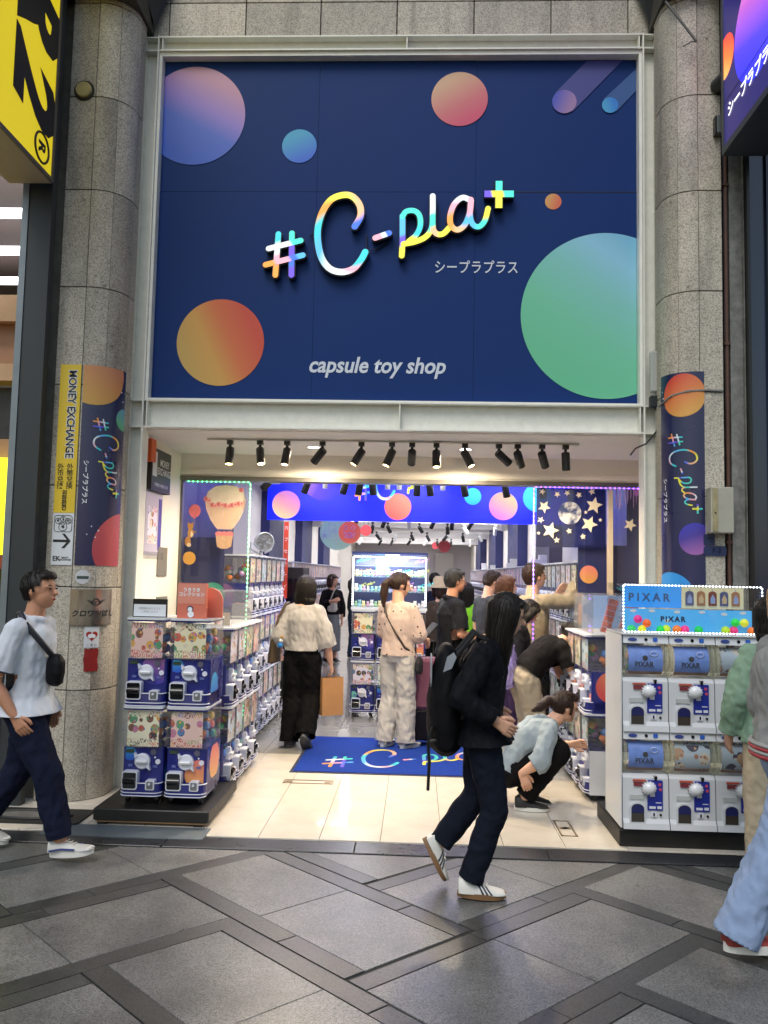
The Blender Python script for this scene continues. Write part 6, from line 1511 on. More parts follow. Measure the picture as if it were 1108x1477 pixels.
    def add_extra(bm, fing=fing, ex=ex):
        for src in (fing, ex):
            vv = [bm.verts.new(p) for p in src.v]
            for fc, mi in zip(src.f, src.m):
                try: q = bm.faces.new([vv[i] for i in fc]); q.material_index = mi
                except ValueError: pass
        bmesh.ops.recalc_face_normals(bm, faces=bm.faces)
    job('body', b, [skin, EYE, LIP, BROW], root, vox*.72, 3, post=add_extra)
    # --- top
    tp = dict(sleeve=.9, hem=-.15, ease=1.0, flare=1.0, sl=(.040, .036), fold=.006, neck=2.95, wid=1.0); tp.update(top or {})
    g = MB(); e = tp['ease']; hm = tp['hem']; cuts = []
    hc = ring(hm, 1, 1); dh = (spine[0]-spine[1]).normalized(); cuts.append((hc[0], dh, tp.get('hemr', .115)*e*tp['flare']*h))
    rs = [ring(hm-.35, .098*e*tp['flare'], .076*e*tp['flare']), ring(hm, .098*e*tp['flare'], .076*e*tp['flare']), ring(hm+(1-hm)*.5, .092*e, .070*e), ring(1, .086*e, .066*e), ring(1.6, .090*e, .068*e), ring(2.2, .094*e*tp['wid'], .069*e), ring(2.6, .080*(e*.5+.5)*tp['wid'], .056*e), ring(2.85, .052, .044), ring(tp['neck'], .042, .040)]
    loft(g, rs)
    for s, sg in (('L', -1), ('R', 1)):
        sh, el, wr = J['sh'+s], J['el'+s], J['wr'+s]; st = tp['sleeve']
        caps(g, spine[2].lerp(J['neck'], .7)+side*sg*.035*h, .040*h, sh, .037*h*e**.5)
        r0, r1 = tp['sl'][0]*h, tp['sl'][1]*h
        if st <= 1: end = sh.lerp(el, st); d_ = (el-sh).normalized(); chain(g, [sh, sh.lerp(end, .5), end, end+d_*r1*.8], [.038*h, r0, r1, r1])
        else: end = el.lerp(wr, st-1); d_ = (wr-el).normalized(); chain(g, [sh, sh.lerp(el, .5), el, end, end+d_*r1*.8], [.038*h, r0, (r0+r1)/2, r1, r1])
        cuts.append((end, d_, r1*1.25))
    if tp.get('collar'):
        c = J['neck']; g.tube([c+Vector((.040*h*math.cos(q), .040*h*math.sin(q), .004*h-.008*h*math.sin(q))) for q in np.linspace(0, 6.283, 18, endpoint=False)], .013*h, 8, closed=True)
    def cut_cuffs(bm): pass
    to = job(tp.get('name', 'shirt'), g, [tp['mat']], root, vox, 3, tp['fold']*1.3, (13, 13, 6), post=plane_cut(cuts), seed=seed)
    # --- bottom
    bt = dict(kind='trousers', waist=.75, r=(.062, .052, .046), hemt=1.0, fold=.006); bt.update(bottom or {})
    g = MB(); w = bt['waist']
    if bt['kind'] == 'trousers':
        cuts = []
        loft(g, [ring(-.5, .080, .062), ring(-.1, .100, .074), ring(.4, .092, .068), ring(w, .084, .062)])
        for s in 'LR':
            hp, kn, an = J['hip'+s], J['kn'+s], J['an'+s]; r0, r1, r2 = [q*h for q in bt['r']]
            end = kn.lerp(an, bt['hemt'])
            d_ = (end-kn).normalized(); cuts.append((end, d_, r2*1.5))
            chain(g, [hp, hp.lerp(kn, .55), kn, kn.lerp(end, .55), end, end+d_*r2*.8], [r0*1.02, (r0+r1)/2, r1, (r1+r2)/2, r2, r2])
        def flat_hem(bm, J=J, bt=bt, h=h): pass
        job(bt.get('name', 'trousers'), g, [bt['mat']], root, vox, 3, bt['fold']*1.4, (12, 12, 7), post=plane_cut(cuts), seed=seed+3)
    else:
        hem = bt['hem']*h; c0 = J['pelvis']
        n = 7; rr_ = []
        for i in range(n+1):
            t = i/n; z = hem+(c0.z+.03*h-hem)*t
            rr_.append((Vector((c0.x, c0.y, z)), hside, Vector((0, 0, 1)).cross(hside), h*(.112-.02*t if t > .6 else .115), h*(.088-.016*t)))
        rr_ += [ring(.4, .092, .068), ring(w, .082, .06)]
        loft(g, rr_); job('skirt', g, [bt['mat']], root, vox, 3, bt['fold'], (14, 14, 2), seed=seed+3)
    # --- shoes
    if shoes:
        for s in 'LR':
            an, td = J['an'+s], J['td'+s]; fw = td; sx = fw.cross(Vector((0, 0, 1))).normalized(); upv = sx.cross(fw).normalized()
            L = .158*h; W = .031*h; Zs = .048*h
            F = lambda x, y, z: an+sx*x+fw*y-upv*(Zs-z)
            so = MB(); out = []
            for i in range(24):
                q = 2*math.pi*i/24; yy = math.cos(q); xx = math.sin(q)
                wd = W*(1.0+.18*yy) if yy > -.3 else W*.9
                out.append((xx*wd, .24*L+yy*L*.5))
            th = shoes.get('sole', .018)*h
            vs = [F(x, y, 0+max(0, (y-.55*L))*.12) for x, y in out]+[F(x*1.03, y*1.0, th+max(0, (y-.55*L))*.12) for x, y in out]
            so.add(vs, [(i, (i+1) % 24, 24+(i+1) % 24, 24+i) for i in range(24)]+[tuple(range(23, -1, -1)), tuple(range(24, 48))])
            u = MB(); secs = [(-.24, .72, .058), (-.16, .92, .066), (.0, .92, .060), (.18, .95, .046), (.38, 1.05, .034), (.55, 1.08, .028), (.68, .88, .023), (.735, .5, .016)]
            n = 14; vs = []; fs = []
            for y, wf, hh in secs:
                for i in range(n):
                    q = math.pi*i/(n-1); vs.append(F(-math.cos(q)*W*wf*.97, y*L, th*.9+max(math.sin(q), 0)**.8*(hh*h-th*.9)*(1 if y > -.2 else .96)))
            for k in range(len(secs)-1):
                for i in range(n-1): fs.append((k*n+i, k*n+i+1, (k+1)*n+i+1, (k+1)*n+i))
            fs += [tuple(range(n)), tuple(range((len(secs)-1)*n, len(secs)*n))]
            u.add(vs, fs)
            if shoes.get('stripes'):
                def surf(y, q, o=1.03):
                    k = max(i for i in range(len(secs)-1) if secs[i][0] <= y or i == 0); t = (y-secs[k][0])/(secs[k+1][0]-secs[k][0])
                    wf, hh = secs[k][1]+(secs[k+1][1]-secs[k][1])*t, secs[k][2]+(secs[k+1][2]-secs[k][2])*t
                    return F(-math.cos(q)*W*wf*.97*o, y*L, th*.9+max(math.sin(q), 0)**.8*(hh*h-th*.9)*o)
                for j in range(3):
                    for sd in (0, 1):
                        y0 = .10+.088*j; rows = []
                        for k in range(6):
                            q = .05+1.15*k/5; y = y0+.13*(1-k/5)
                            for yy in (y, y+.048): rows.append(surf(yy, q if sd == 0 else math.pi-q))
                        u.add(rows, [(2*k, 2*k+1, 2*k+3, 2*k+2) for k in range(5)], 1)
            if shoes.get('accent'):
                u.tube([F(-W*1.02, -.18*L, th*1.2), F(-W*1.1, .1*L, th*1.4), F(-W*1.15, .4*L, th*1.2)], .006, 5, mi=1); u.tube([F(W*1.02, -.18*L, th*1.2), F(W*1.1, .1*L, th*1.4), F(W*1.15, .4*L, th*1.2)], .006, 5, mi=1)
            for j in range(4): u.tube([F(-W*.45, (.10+.075*j)*L, (.057-.006*j)*h), F(0, (.12+.075*j)*L, (.060-.0062*j)*h), F(W*.45, (.10+.075*j)*L, (.057-.006*j)*h)], .003, 4, mi=2)
            up_o = u.build('shoe', [shoes['mat'], shoes.get('mat2', BLACK), shoes.get('lace', shoes['mat'])], root, smooth=True, ang=50)
            so.build('sole', shoes.get('solemat', TRIM), up_o)
    # --- hair
    hr = dict(style='short', mat=HBLK); hr.update(hair or {}); st = hr['style']; g = MB()
    ell(g, (0, -.10, .20), (.83, .94, .92), 20, 14)
    if st in ('short', 'crop'):
        ell(g, (0, .42, .72), (.62, .42, .28)); ell(g, (0, -.35, -.15), (.70, .62, .60))
        cutf = lambda p: (p.y > .40 and p.z < .50) or (p.y > .12 and p.z < .20) or (p.y > -.24 and p.z < -.05) or p.z < -.62
        if st == 'crop': cutf = lambda p: (p.y > .42 and p.z < .58) or (p.y > .14 and p.z < .24) or (p.y > -.24 and p.z < -.08) or p.z < -.5
    elif st == 'bob':
        for x in (-.62, .62): chain(g, [hl(x, .05, .2), hl(x*1.12, .0, -.5), hl(x*1.05, .05, -1.0)], [.42*u_, .36*u_, .2*u_])
        chain(g, [hl(0, -.45, .2), hl(0, -.55, -.6), hl(0, -.5, -1.05)], [.7*u_, .62*u_, .4*u_]); ell(g, (0, .50, .62), (.60, .34, .26))
        cutf = lambda p: p.y > .36 and p.z < .48 and abs(p.x) < .62
    elif st in ('shoulder', 'long'):
        Lh = -1.65 if st == 'shoulder' else hr.get('len', -2.9); fr = hr.get('front')
        X, Y, Z = lk @ Vector((1, 0, 0)), lk @ Vector((0, 1, 0)), Vector((0, 0, 1))
        def hring(y, z, rx, ry):
            q = hl(0, y, max(z, -.6)); q.z += (min(z, -.6)+.6)*u_; return (q, X, Y, rx*u_, ry*u_)
        oy = .12 if fr else 0
        loft(g, [hring(-.15, .75, .62, .66), hring(-.12, .3, .86, .92), hring(-.2+oy, -.3, .92, .84), hring(-.28+oy, -.9, .96, .76), hring(-.36+oy, Lh*.55, .98, .66), hring(-.42+oy, Lh*.8, .90, .52), hring(-.42+oy, Lh, .62, .30)], 28)
        ell(g, (0, .50, .66), (.60, .34, .24))
        cutf = lambda p: p.y > (.40 if fr else .30) and p.z < .48 and p.z > -1.1 and abs(p.x) < (.60 if fr else .64)
    elif st in ('pony', 'bun'):
        ell(g, (0, .40, .72), (.58, .40, .24))
        if st == 'pony':
            q = hr.get('tail', [(0, -1.0, .25), (0, -1.35, -.1), (0, -1.35, -1.0), (0, -1.2, -2.0)])
            chain(g, [hl(*p) for p in q], [.30*u_, .36*u_, .34*u_, .14*u_][:len(q)])
        else: ell(g, (0, -.95, .2), (.4, .36, .4))
        for x in (-.72, .72): chain(g, [hl(x, .22, .3), hl(x*1.02, .25, -.45)], [.12*u_, .05*u_])
        cutf = lambda p: (p.y > .30 and p.z < .55 and abs(p.x) < .74) or (p.y > -.25 and p.z < .02 and abs(p.x) < .9 and p.y < .12) or (p.z < -.45 and p.y > -.75)
    inv_l = lambda w: lk.inverted() @ (w-hd)/u_
    strands = MB(); rg = random.Random(seed*7+1)
    if st in ('shoulder', 'long'):
        R8 = [hring(-.15, .75, .62, .66), hring(-.12, .3, .86, .92), hring(-.2+oy, -.3, .92, .84), hring(-.28+oy, -.9, .96, .76), hring(-.36+oy, Lh*.55, .98, .66), hring(-.42+oy, Lh*.8, .90, .52), hring(-.42+oy, Lh, .62, .30), hring(-.42+oy, Lh*1.08, .56, .26)]
        for _ in range(220):
            th = rg.uniform(math.radians(140), math.radians(400)) if not fr else rg.uniform(math.radians(135), math.radians(405)); k1 = rg.uniform(.985, 1.05); pts = []; dr = rg.uniform(-.12, .12)
            for i, (c, sx, sy, rx, ry) in enumerate(R8[:rg.choice((7, 7, 8))]):
                a_ = th+dr*i/7; pts.append(c+(sx*math.cos(a_)*rx+sy*math.sin(a_)*ry)*(k1+(.03*rg.uniform(-1, 1) if i > 3 else 0)))
            strands.tube(pts, [.0022]*(len(pts)-1)+[.0006], 3)
    else:
        lim = -.35 if st in ('short', 'crop') else -.2
        for _ in range(230):
            th = rg.uniform(0, 6.283); phi = rg.uniform(.05, 1.75); n0 = Vector((math.sin(phi)*math.cos(th), math.sin(phi)*math.sin(th), math.cos(phi)))
            if n0.y > .45 and n0.z < .45: continue
            pts = []
            for k in range(4):
                ph_ = phi+.16*k*(1 if st != 'pony' else .7); q = Vector((math.sin(ph_)*math.cos(th+.05*k), math.sin(ph_)*math.sin(th+.05*k), math.cos(ph_)))
                o_ = 1.0+.012*k+(.05*rg.random()*k/3 if st in ('short', 'crop') else .015*rg.random()*k); pts.append(hl(q.x*.83*o_, -.10+q.y*.94*o_, .20+q.z*.92*o_))
            if cutf(inv_l(pts[2])): continue
            strands.tube(pts, [.0026, .0026, .002, .0006], 3)
    inv = lk.inverted()
    def cut(bm, cutf=cutf, hd=hd.copy(), inv=inv, u_=u_, st=st):
        dele = []
        for fc in bm.faces:
            p = inv @ (fc.calc_center_median()-hd)/u_
            if cutf(p): dele.append(fc)
        bmesh.ops.delete(bm, geom=dele, context='FACES')
        vv = [bm.verts.new(p) for p in strands.v]
        for fc in strands.f:
            q = bm.faces.new([vv[i] for i in fc])
    job('hair', g, [hr['mat']], root, vox*.75, 3, .004, (55, 55, 7), post=cut, seed=seed+5)
    if mask:
        m = MB(); rows = []
        for k in range(7):
            a = -1.15+2.3*k/6
            for z in (-.12, -.32, -.58, -.78): rows.append(hl(.72*math.sin(a)*(1 if z > -.6 else .85), .12+.82*math.cos(a)*(1.02 if z > -.5 else .92)+.02, z))
        m.add(rows, [(k*4+j, (k+1)*4+j, (k+1)*4+j+1, k*4+j+1) for k in range(6) for j in range(3)]); m.build('face_mask', mat('mask_beige', 'd8cfc4', .7), root, smooth=True)
    if glasses:
        m = MB()
        for s in (-1, 1):
            m.tube([hl(s*.33+.25*math.cos(q), .86-.1*abs(math.cos(q)), .04+.19*math.sin(q)) for q in np.linspace(0, 6.283, 16, endpoint=False)], .0022, 5, closed=True); m.tube([hl(s*.58, .78, .08), hl(s*.78, -.05, .08)], .0022, 5)
        m.tube([hl(-.08, .87, .06), hl(.08, .87, .06)], .002, 5); m.build('glasses', mat('frame_dark', '2a1a18', .3), root)
    root['j'] = 0; del root['j']
    return root, J
def W(root, p):     # person-local point to world
    return Matrix.Translation(root.location) @ Matrix.Rotation(root.rotation_euler.z, 4, 'Z') @ Vector(p)
SNK = dict(mat=mat('shoe_white', 'd4d2cb', .5, var=.05), mat2=mat('shoe_navy', '1c2236', .5), sole=.017, solemat=mat('sole_gum', '7a5a3c', .6), stripes=True)
SNKW = dict(mat=mat('shoe_grey_white', 'c4c2bd', .55, var=.1), mat2=mat('shoe_blue', '2a3570', .5), sole=.022, solemat=mat('sole_white', 'dcdad4', .5), accent=True)
SHB = dict(mat=mat('shoe_black', '18181a', .6), sole=.017, solemat=mat('sole_white'))
SHBB = dict(mat=mat('shoe_black'), sole=.016, solemat=mat('sole_grey', '5a5856', .6))
SHD = dict(mat=mat('shoe_red', '8a3028', .6), sole=.022, solemat=mat('sole_white'), lace=mat('sole_white'))

# ---- 1 woman in black walking past the entrance
h = 1.63
f1 = 1/h
BLKJ = cloth('black_jacket', '0d0f15', .7); JEAN = cloth('dark_jeans', '151a26', .9, var=.2, vs_=9)
p1, J1 = person('woman in black jacket and dark jeans walking past the entrance', (.36, 4.54, 0), -math.pi/2, h,
    pose=dict(pelvis=(0, .005, .515), waist=(0, .0, .60), chest=(0, .01, .715), neck=(0, .035, .815), head=(0, .085, .905), shL=(-.092, .0, .78), shR=(.092, .0, .78), elR=(.135, -.07, .64), wrR=(.125, .035, .575), elL=(-.145, -.05, .64), wrL=(-.12, .05, .57),
              hipL=(-.048, .005, .50), knL=(-.05, -.005, .30), anL=(-.045, -.125, .135), tdL=(-.02, .45, -.85), hipR=(.048, .005, .50), knR=(.052, .045, .275), anR=(.05, -.030, .05), tdR=(0, 1, -.02)),
    top=dict(mat=BLKJ, name='jacket', sleeve=1.95, hem=-.35, ease=1.10, flare=1.22, sl=(.043, .036), fold=.009, collar=True),
    bottom=dict(mat=JEAN, r=(.058, .045, .040), hemt=.98, fold=.006), hair=dict(style='long', front=True, len=-3.1), shoes=SNK, look=(0, R_(-14)), vox=.009, curl=(.6, .6), seed=1)
# backpack
bpk = thing('backpack', 'black backpack with grey panel carried by the walking woman', 'backpack', p1.location, -math.pi/2)
g = MB(); 
loft(g, [(Vector((0, -.19, z)), Vector((1, 0, 0)), Vector((0, 1, 0)), rx, ry) for z, rx, ry in ((.72, .08, .04), (.76, .15, .085), (.88, .165, .105), (1.02, .165, .10), (1.16, .15, .08), (1.27, .11, .05), (1.31, .06, .02))], 24)
job('bag', g, [cloth('backpack_black', '0e0e11', .6, var=.2)], bpk, .012, 3, .006)
m = MB(); m.prism(rrect(-.10, .10, 1.08, 1.25, .04), -.275, -.268, 'y'); m.prism([(-.21, 1.17), (-.165, 1.19), (-.14, 1.25), (-.155, 1.275), (-.19, 1.25)], .140, .147, 'x'); m.build('grey_panel', cloth('panel_grey', '8f939a', .7), bpk)
m = MB()
for x in (-.085, .085): m.tube([(x, -.13, 1.26), (x, -.04, 1.375), (x*1.1, .07, 1.31), (x*1.15, .10, 1.15), (x*1.2, .02, 1.0), (x*1.1, -.12, .92)], .016, 6)
m.build('strap', BLACKM, bpk, smooth=True)
m = MB(); m.tube([(.12, -.26, .88), (.12, -.285, .80), (.12, -.275, .70), (.12, -.28, .55)], .009, 6); m.tube([(.12, -.29, .80), (.12, -.20, .82), (.12, -.15, .85)], .008, 6); m.build('hanging_strap', BLACK, bpk, smooth=True)

# ---- 2 man in white polo at the left edge
h = 1.66
POLO = cloth('white_polo', 'c9ced6', .85, var=.04); NVT = cloth('navy_trousers', '161b2f', .85, var=.12)
p2, J2 = person('man in white polo shirt and navy trousers walking at the left edge', (-2.305, 4.88, 0), -math.pi/2, h,
    pose=dict(neck=(0, .0, .825), head=(0, .022, .928), shR=(.108, -.01, .79), elR=(.135, -.065, .615), wrR=(.125, .01, .50), shL=(-.108, .0, .79), elL=(-.135, -.03, .625), wrL=(-.125, .02, .50),
              knR=(.055, .105, .288), anR=(.055, .165, .060), tdR=(.02, 1, .10), knL=(-.055, -.045, .285), anL=(-.055, -.175, .085), tdL=(-.02, .9, -.28)),
    top=dict(mat=POLO, name='polo_shirt', wid=1.08, sleeve=.78, hem=-.36, ease=1.14, flare=1.26, sl=(.045, .050), fold=.006, collar=True),
    bottom=dict(mat=NVT, r=(.066, .052, .043), hemt=.93, fold=.007), hair=dict(style='crop', mat=HBLK), shoes=SNKW, skin=SKIN, look=(R_(-8), R_(4)), vox=.009, hands=(True, True), curl=(.5, .55), seed=2)
m = MB()
for s, (el, sh) in (('R', (J2['elR'], J2['shR'])),):
    c = sh.lerp(el, .78); d = (el-sh).normalized(); a = d.orthogonal().normalized(); bb_ = d.cross(a)
    m.tube([c+(a*math.cos(q)+bb_*math.sin(q))*.0505*h*1.0-d*.004 for q in np.linspace(0, 6.283, 20, endpoint=False)], .005, 6, closed=True)
m.build('cuff_trim', mat('navy_trim', '1a1d2e', .7), p2)
sl = thing('sling_bag', 'black sling bag worn across the chest of the man in the polo', 'bag', p2.location, -math.pi/2)
g = MB(); loft(g, [(Vector((.03, .165, z)), Vector((.8, .6, 0)).normalized(), Vector((-.6, .8, 0)), rx, ry) for z, rx, ry in ((.98, .05, .02), (1.0, .085, .045), (1.06, .095, .052), (1.12, .09, .05), (1.165, .06, .025))], 20)
job('bag', g, [cloth('sling_black', '121215', .6)], sl, .010, 2, .004)
MB().tube([(-.05, .15, 1.10), (.06, .155, 1.16), (.13, .11, 1.25), (.15, .03, 1.345), (.10, -.03, 1.405), (.0, -.09, 1.40), (-.10, -.12, 1.25), (-.15, -.06, 1.1)], .017, 6).build('strap', mat('strap_navy', '191b26', .7), sl, smooth=True)

# ---- 3 woman in cream blouse with tote and paper bag, seen from behind
h = 1.66
BLOUSE = cloth('cream_blouse', '9c9894', .8, var=.04); BLKT = cloth('black_trousers', '0c0b0c', .85)
p3, J3 = person('woman with cream blouse and black wide trousers walking into the shop', (-1.10, 8.05, 0), R_(-4), h,
    pose=dict(elL=(-.138, -.02, .635), wrL=(-.155, .07, .545), elR=(.14, -.01, .62), wrR=(.165, .02, .485), shL=(-.092, 0, .782), shR=(.092, 0, .782), knL=(-.055, .015, .285), anL=(-.058, -.03, .05), anR=(.05, -.09, .095), knR=(.052, .03, .29), tdR=(.05, .7, -.7), head=(.01, .02, .925)),
    top=dict(mat=BLOUSE, name='blouse', sleeve=1.25, hem=.40, ease=1.16, flare=.98, sl=(.052, .058), fold=.010), bottom=dict(mat=BLKT, waist=.85, r=(.064, .058, .058), hemt=1.08, fold=.009), hair=dict(style='shoulder'), shoes=SHBB, look=(R_(-14), 0), seed=3, curl=(.6, 1.0))
tb = thing('tote_bag', 'olive brown tote bag on the shoulder of the woman in the cream blouse', 'bag', p3.location, R_(-4))
g = MB(); loft(g, [(Vector((-.27-.02*(1-t), .02, .80+.30*t)), Vector((.0, 1, 0)), Vector((1, 0, 0)), .17-.05*t, .055-.02*t) for t in (0, .05, .4, .75, 1.0)], 20)
job('bag', g, [cloth('olive_leather', '43382a', .55, var=.15)], tb, .012, 2, .004)
MB().tube([(-.26, -.09, 1.10), (-.23, -.08, 1.25), (-.17, -.04, 1.375), (-.16, .03, 1.385), (-.22, .10, 1.22), (-.26, .12, 1.08)], .015, 6).build('strap', mat('strap_brown', '4a3a28', .6), tb, smooth=True)
m = MB(); m.sphere((-.20, -.12, .98), .028, 10, 8, mi=0); m.sphere((-.19, -.13, 1.02), .020, 10, 8, mi=1); m.sphere((-.18, -.13, 1.055), .018, 8, 6, mi=2); m.build('charm', [mat('charm_blue', '2a78c0', .4), mat('charm_white', 'd0d0d0', .5), mat('charm_tan', 'b08a50', .5)], tb, smooth=True)
pg = thing('paper_bag', 'brown paper shopping bag held by the woman in the cream blouse', 'bag', W(p3, J3['wrR']+Vector((.01, .02, -.50))), R_(28))
KRAFT = mat('kraft_paper', 'a8794a', .75, var=.08, vs_=8, bump=.15, bs=40)
w, d, hh = .11, .05, .36; ft, tpz = 0, hh
m = MB(); vs = [(-w, -d, 0), (w, -d, 0), (w, d, 0), (-w, d, 0), (-w, -d*.8, hh), (w, -d*.8, hh), (w, d*.8, hh), (-w, d*.8, hh), (w*.97, 0, hh*.5), (-w*.97, 0, hh*.5)]
m.add(vs, [(3, 2, 1, 0), (0, 1, 5, 4), (2, 3, 7, 6), (1, 8, 5), (5, 8, 6), (6, 8, 2), (2, 8, 1), (0, 4, 9), (4, 7, 9), (7, 3, 9), (3, 0, 9)]); m.build('bag', KRAFT, pg)
m = MB()
for y in (-d*.8, d*.8): m.tube([(-.04, y, hh-.01), (-.03, y*.4, hh+.06), (0, 0, hh+.085), (.03, y*.4, hh+.06), (.04, y, hh-.01)], .004, 5)
m.build('handle', mat('kraft_cord', '8a6540', .8), pg)

# ---- 4 woman in polka-dot blouse with phone
h = 1.70
POLK = polka('cloth_polka', 'b5a094', '2a1c1a', 17.0); BEI = cloth('beige_trousers', 'b0aca6', .85, var=.04)
p4_, J4 = person('woman in cream polka dot blouse and pale trousers holding a phone', (-.17, 8.14, 0), R_(-28), h,
    pose=dict(shL=(-.09, 0, .785), shR=(.09, 0, .785), elL=(-.115, .04, .65), wrL=(-.05, .14, .68), elR=(.125, .02, .645), wrR=(.115, .13, .60), anL=(-.06, -.03, .048), anR=(.06, .0, .048), tdL=(-.1, 1, 0), tdR=(.25, 1, 0)),
    top=dict(mat=POLK, name='blouse', sleeve=1.05, hem=.02, ease=1.12, flare=1.0, sl=(.045, .052), fold=.007), bottom=dict(mat=BEI, waist=.7, r=(.062, .054, .054), hemt=1.06, fold=.008), hair=dict(style='pony', mat=HDK), shoes=dict(SNKW), look=(R_(-42), R_(-8)), seed=4, curl=(1.0, 1.1))
ph = thing('phone', 'dark smartphone held up by the woman in polka dots', 'phone', W(p4_, J4['wrR']+Vector((.0, .09, .12))), R_(-28))
MB().box(-.038, .038, -.005, .005, -.08, .08, bev=.003).xf(Matrix.Rotation(R_(-38), 4, 'X') @ Matrix.Rotation(R_(25), 4, 'Y')).build('case', BLACK, ph); MB().box(-.034, .034, .0055, .006, -.074, .074).xf(Matrix.Rotation(R_(-38), 4, 'X') @ Matrix.Rotation(R_(25), 4, 'Y')).build('screen', DARKWIN, ph)
cbg = thing('crossbody_pouch', 'small black pouch on a dark strap worn by the woman in polka dots', 'bag', p4_.location, R_(-28))
MB().tube([(-.12, -.075, 1.40), (-.08, -.115, 1.30), (.03, -.125, 1.13), (.13, -.10, .98), (.185, .02, .90)], .012, 6).build('strap', mat('strap_brown2', '2c1f1a', .6), cbg, smooth=True)
g = MB(); loft(g, [(Vector((.22, .03, z)), Vector((0, 1, 0)), Vector((1, 0, 0)), rx, ry) for z, rx, ry in ((.72, .03, .02), (.75, .055, .035), (.83, .055, .035), (.89, .03, .02))], 16); job('bag', g, [BLACKM], cbg, .010, 2, .003)
sc_ = thing('suitcase', 'pink patterned wheeled suitcase beside the woman with the phone', 'suitcase', (.085, 8.30, 0))
MB().box(-.12, .14, -.12, .12, .36, .86, bev=.03).build('patterned_cover', polka('cloth_pink_pattern', '6a3c50', 'b88a90', 34), sc_); MB().box(-.11, .12, -.115, .115, .06, .358, bev=.02).build('case', cloth('case_black', '121018', .6), sc_)
m = MB()
for x in (-.09, .10): 
    for y in (-.09, .09): m.cyl((x-.012, y, .03), (x+.012, y, .03), .03, n=14)
m.build('wheel', BLACK, sc_, smooth=True); m = MB(); m.tube([(-.08, .1, .85), (-.08, .1, 1.02), (.1, .1, 1.02), (.1, .1, .85)], .009, 6); m.build('handle', DARKMET, sc_, smooth=True)

# ---- 5 woman in grey long skirt, far aisle; 6 dark sliver beside the showcase
p5, J5 = person('woman in black top and long grey skirt standing in the far left aisle', (-1.60, 15.6, 0), R_(-150), 1.66, pose=dict(elR=(.13, .02, .65), wrR=(.05, .13, .70), elL=(-.13, .0, .64)),
    top=dict(mat=cloth('black_knit', '121013', .9), sleeve=1.8, hem=.25, ease=1.05), bottom=dict(kind='skirt', hem=.13, mat=cloth('grey_skirt', '6b6e70', .85), waist=.8), hair=dict(style='bob', mat=HDK), shoes=SHB, look=(R_(35), 0), vox=.016, seed=6)
wb = thing('white_bag', 'white shoulder bag held by the woman in the grey skirt', 'bag', W(p5, Vector((.06, .16, 1.10)))); g = MB(); loft(g, [(Vector((0, 0, z)), Vector((1, 0, 0)), Vector((0, 1, 0)), rx, .04) for z, rx in ((-.14, .07), (-.1, .1), (0, .09), (.08, .04))], 14); job('bag', g, [cloth('white_canvas', 'b8b4a8', .8)], wb, .014, 2, .004)
MB().tube([(-.05, 0, .05), (.02, .02, .25), (.10, .05, .36)], .012, 6).build('strap', cloth('white_canvas', ''), wb)
person('woman with dark hair half hidden behind the left of the showcase', (-1.22, 16.4, 0), R_(-60), 1.64, top=dict(mat=cloth('dark_green', '1c2426', .9), sleeve=1.8), bottom=dict(mat=cloth('blue_jeans_far', '2f4258', .9), r=(.064, .052, .048)), hair=dict(style='pony'), shoes=SHB, vox=.016, seed=7)

# ---- 7 man in black shirt with glasses
p7, J7 = person('man with glasses in a black short sleeved shirt looking right', (.37, 8.55, 0), R_(-72), 1.745, pose=dict(shL=(-.115, 0, .79), shR=(.115, 0, .79), elR=(.15, .0, .63), wrR=(.11, .135, .60), elL=(-.14, .01, .63), wrL=(-.07, .14, .6), head=(0, .022, .93)),
    top=dict(mat=cloth('black_shirt', '17181c', .8), wid=1.1, sleeve=.85, hem=-.3, ease=1.22, flare=1.05, sl=(.046, .050), fold=.008, collar=True), bottom=dict(mat=BLKT, r=(.07, .056, .048)), hair=dict(style='crop', mat=HGRY), shoes=SHBB, skin=SKIN, look=(0, 0), glasses=True, seed=8)
# ---- 8 to 10 far people in the centre right aisle
person('person in a cream bucket hat deep in the right aisle', (.33, 11.6, 0), R_(10), 1.60, top=dict(mat=cloth('brown_coat', '4a3f34', .9), sleeve=1.9, hem=-.6, ease=1.15), bottom=dict(mat=BLKT), hair=dict(style='bob', mat=HDK), shoes=SHB, vox=.016, seed=9, face=False)
ht = thing('bucket_hat', 'cream bucket hat worn in the right aisle', 'hat', (.33, 11.6+.02, 1.535)); MB().lathe([(0, .14), (.06, .138), (.092, .10), (.10, .03), (.14, -.02), (.138, -.026), (.098, .02), (.09, .0)], n=24).build('hat', cloth('cream_hat', 'c8b48a', .85), ht, smooth=True)
person('person in dark navy clothes at the back of the right aisle', (.30, 13.4, 0), R_(0), 1.72, top=dict(mat=cloth('navy_top', '151a2a', .9), sleeve=1.8), bottom=dict(mat=BLKT), hair=dict(style='short'), shoes=SHB, vox=.018, seed=10, face=False)
person('woman with long dark hair and lime green top in the right aisle', (.66, 10.9, 0), R_(-15), 1.60, top=dict(mat=cloth('lime_top', '6fae2a', .85), sleeve=.8), bottom=dict(mat=BLKT), hair=dict(style='long', len=-2.6, mat=HBLK), shoes=SHB, vox=.014, seed=11, face=False)
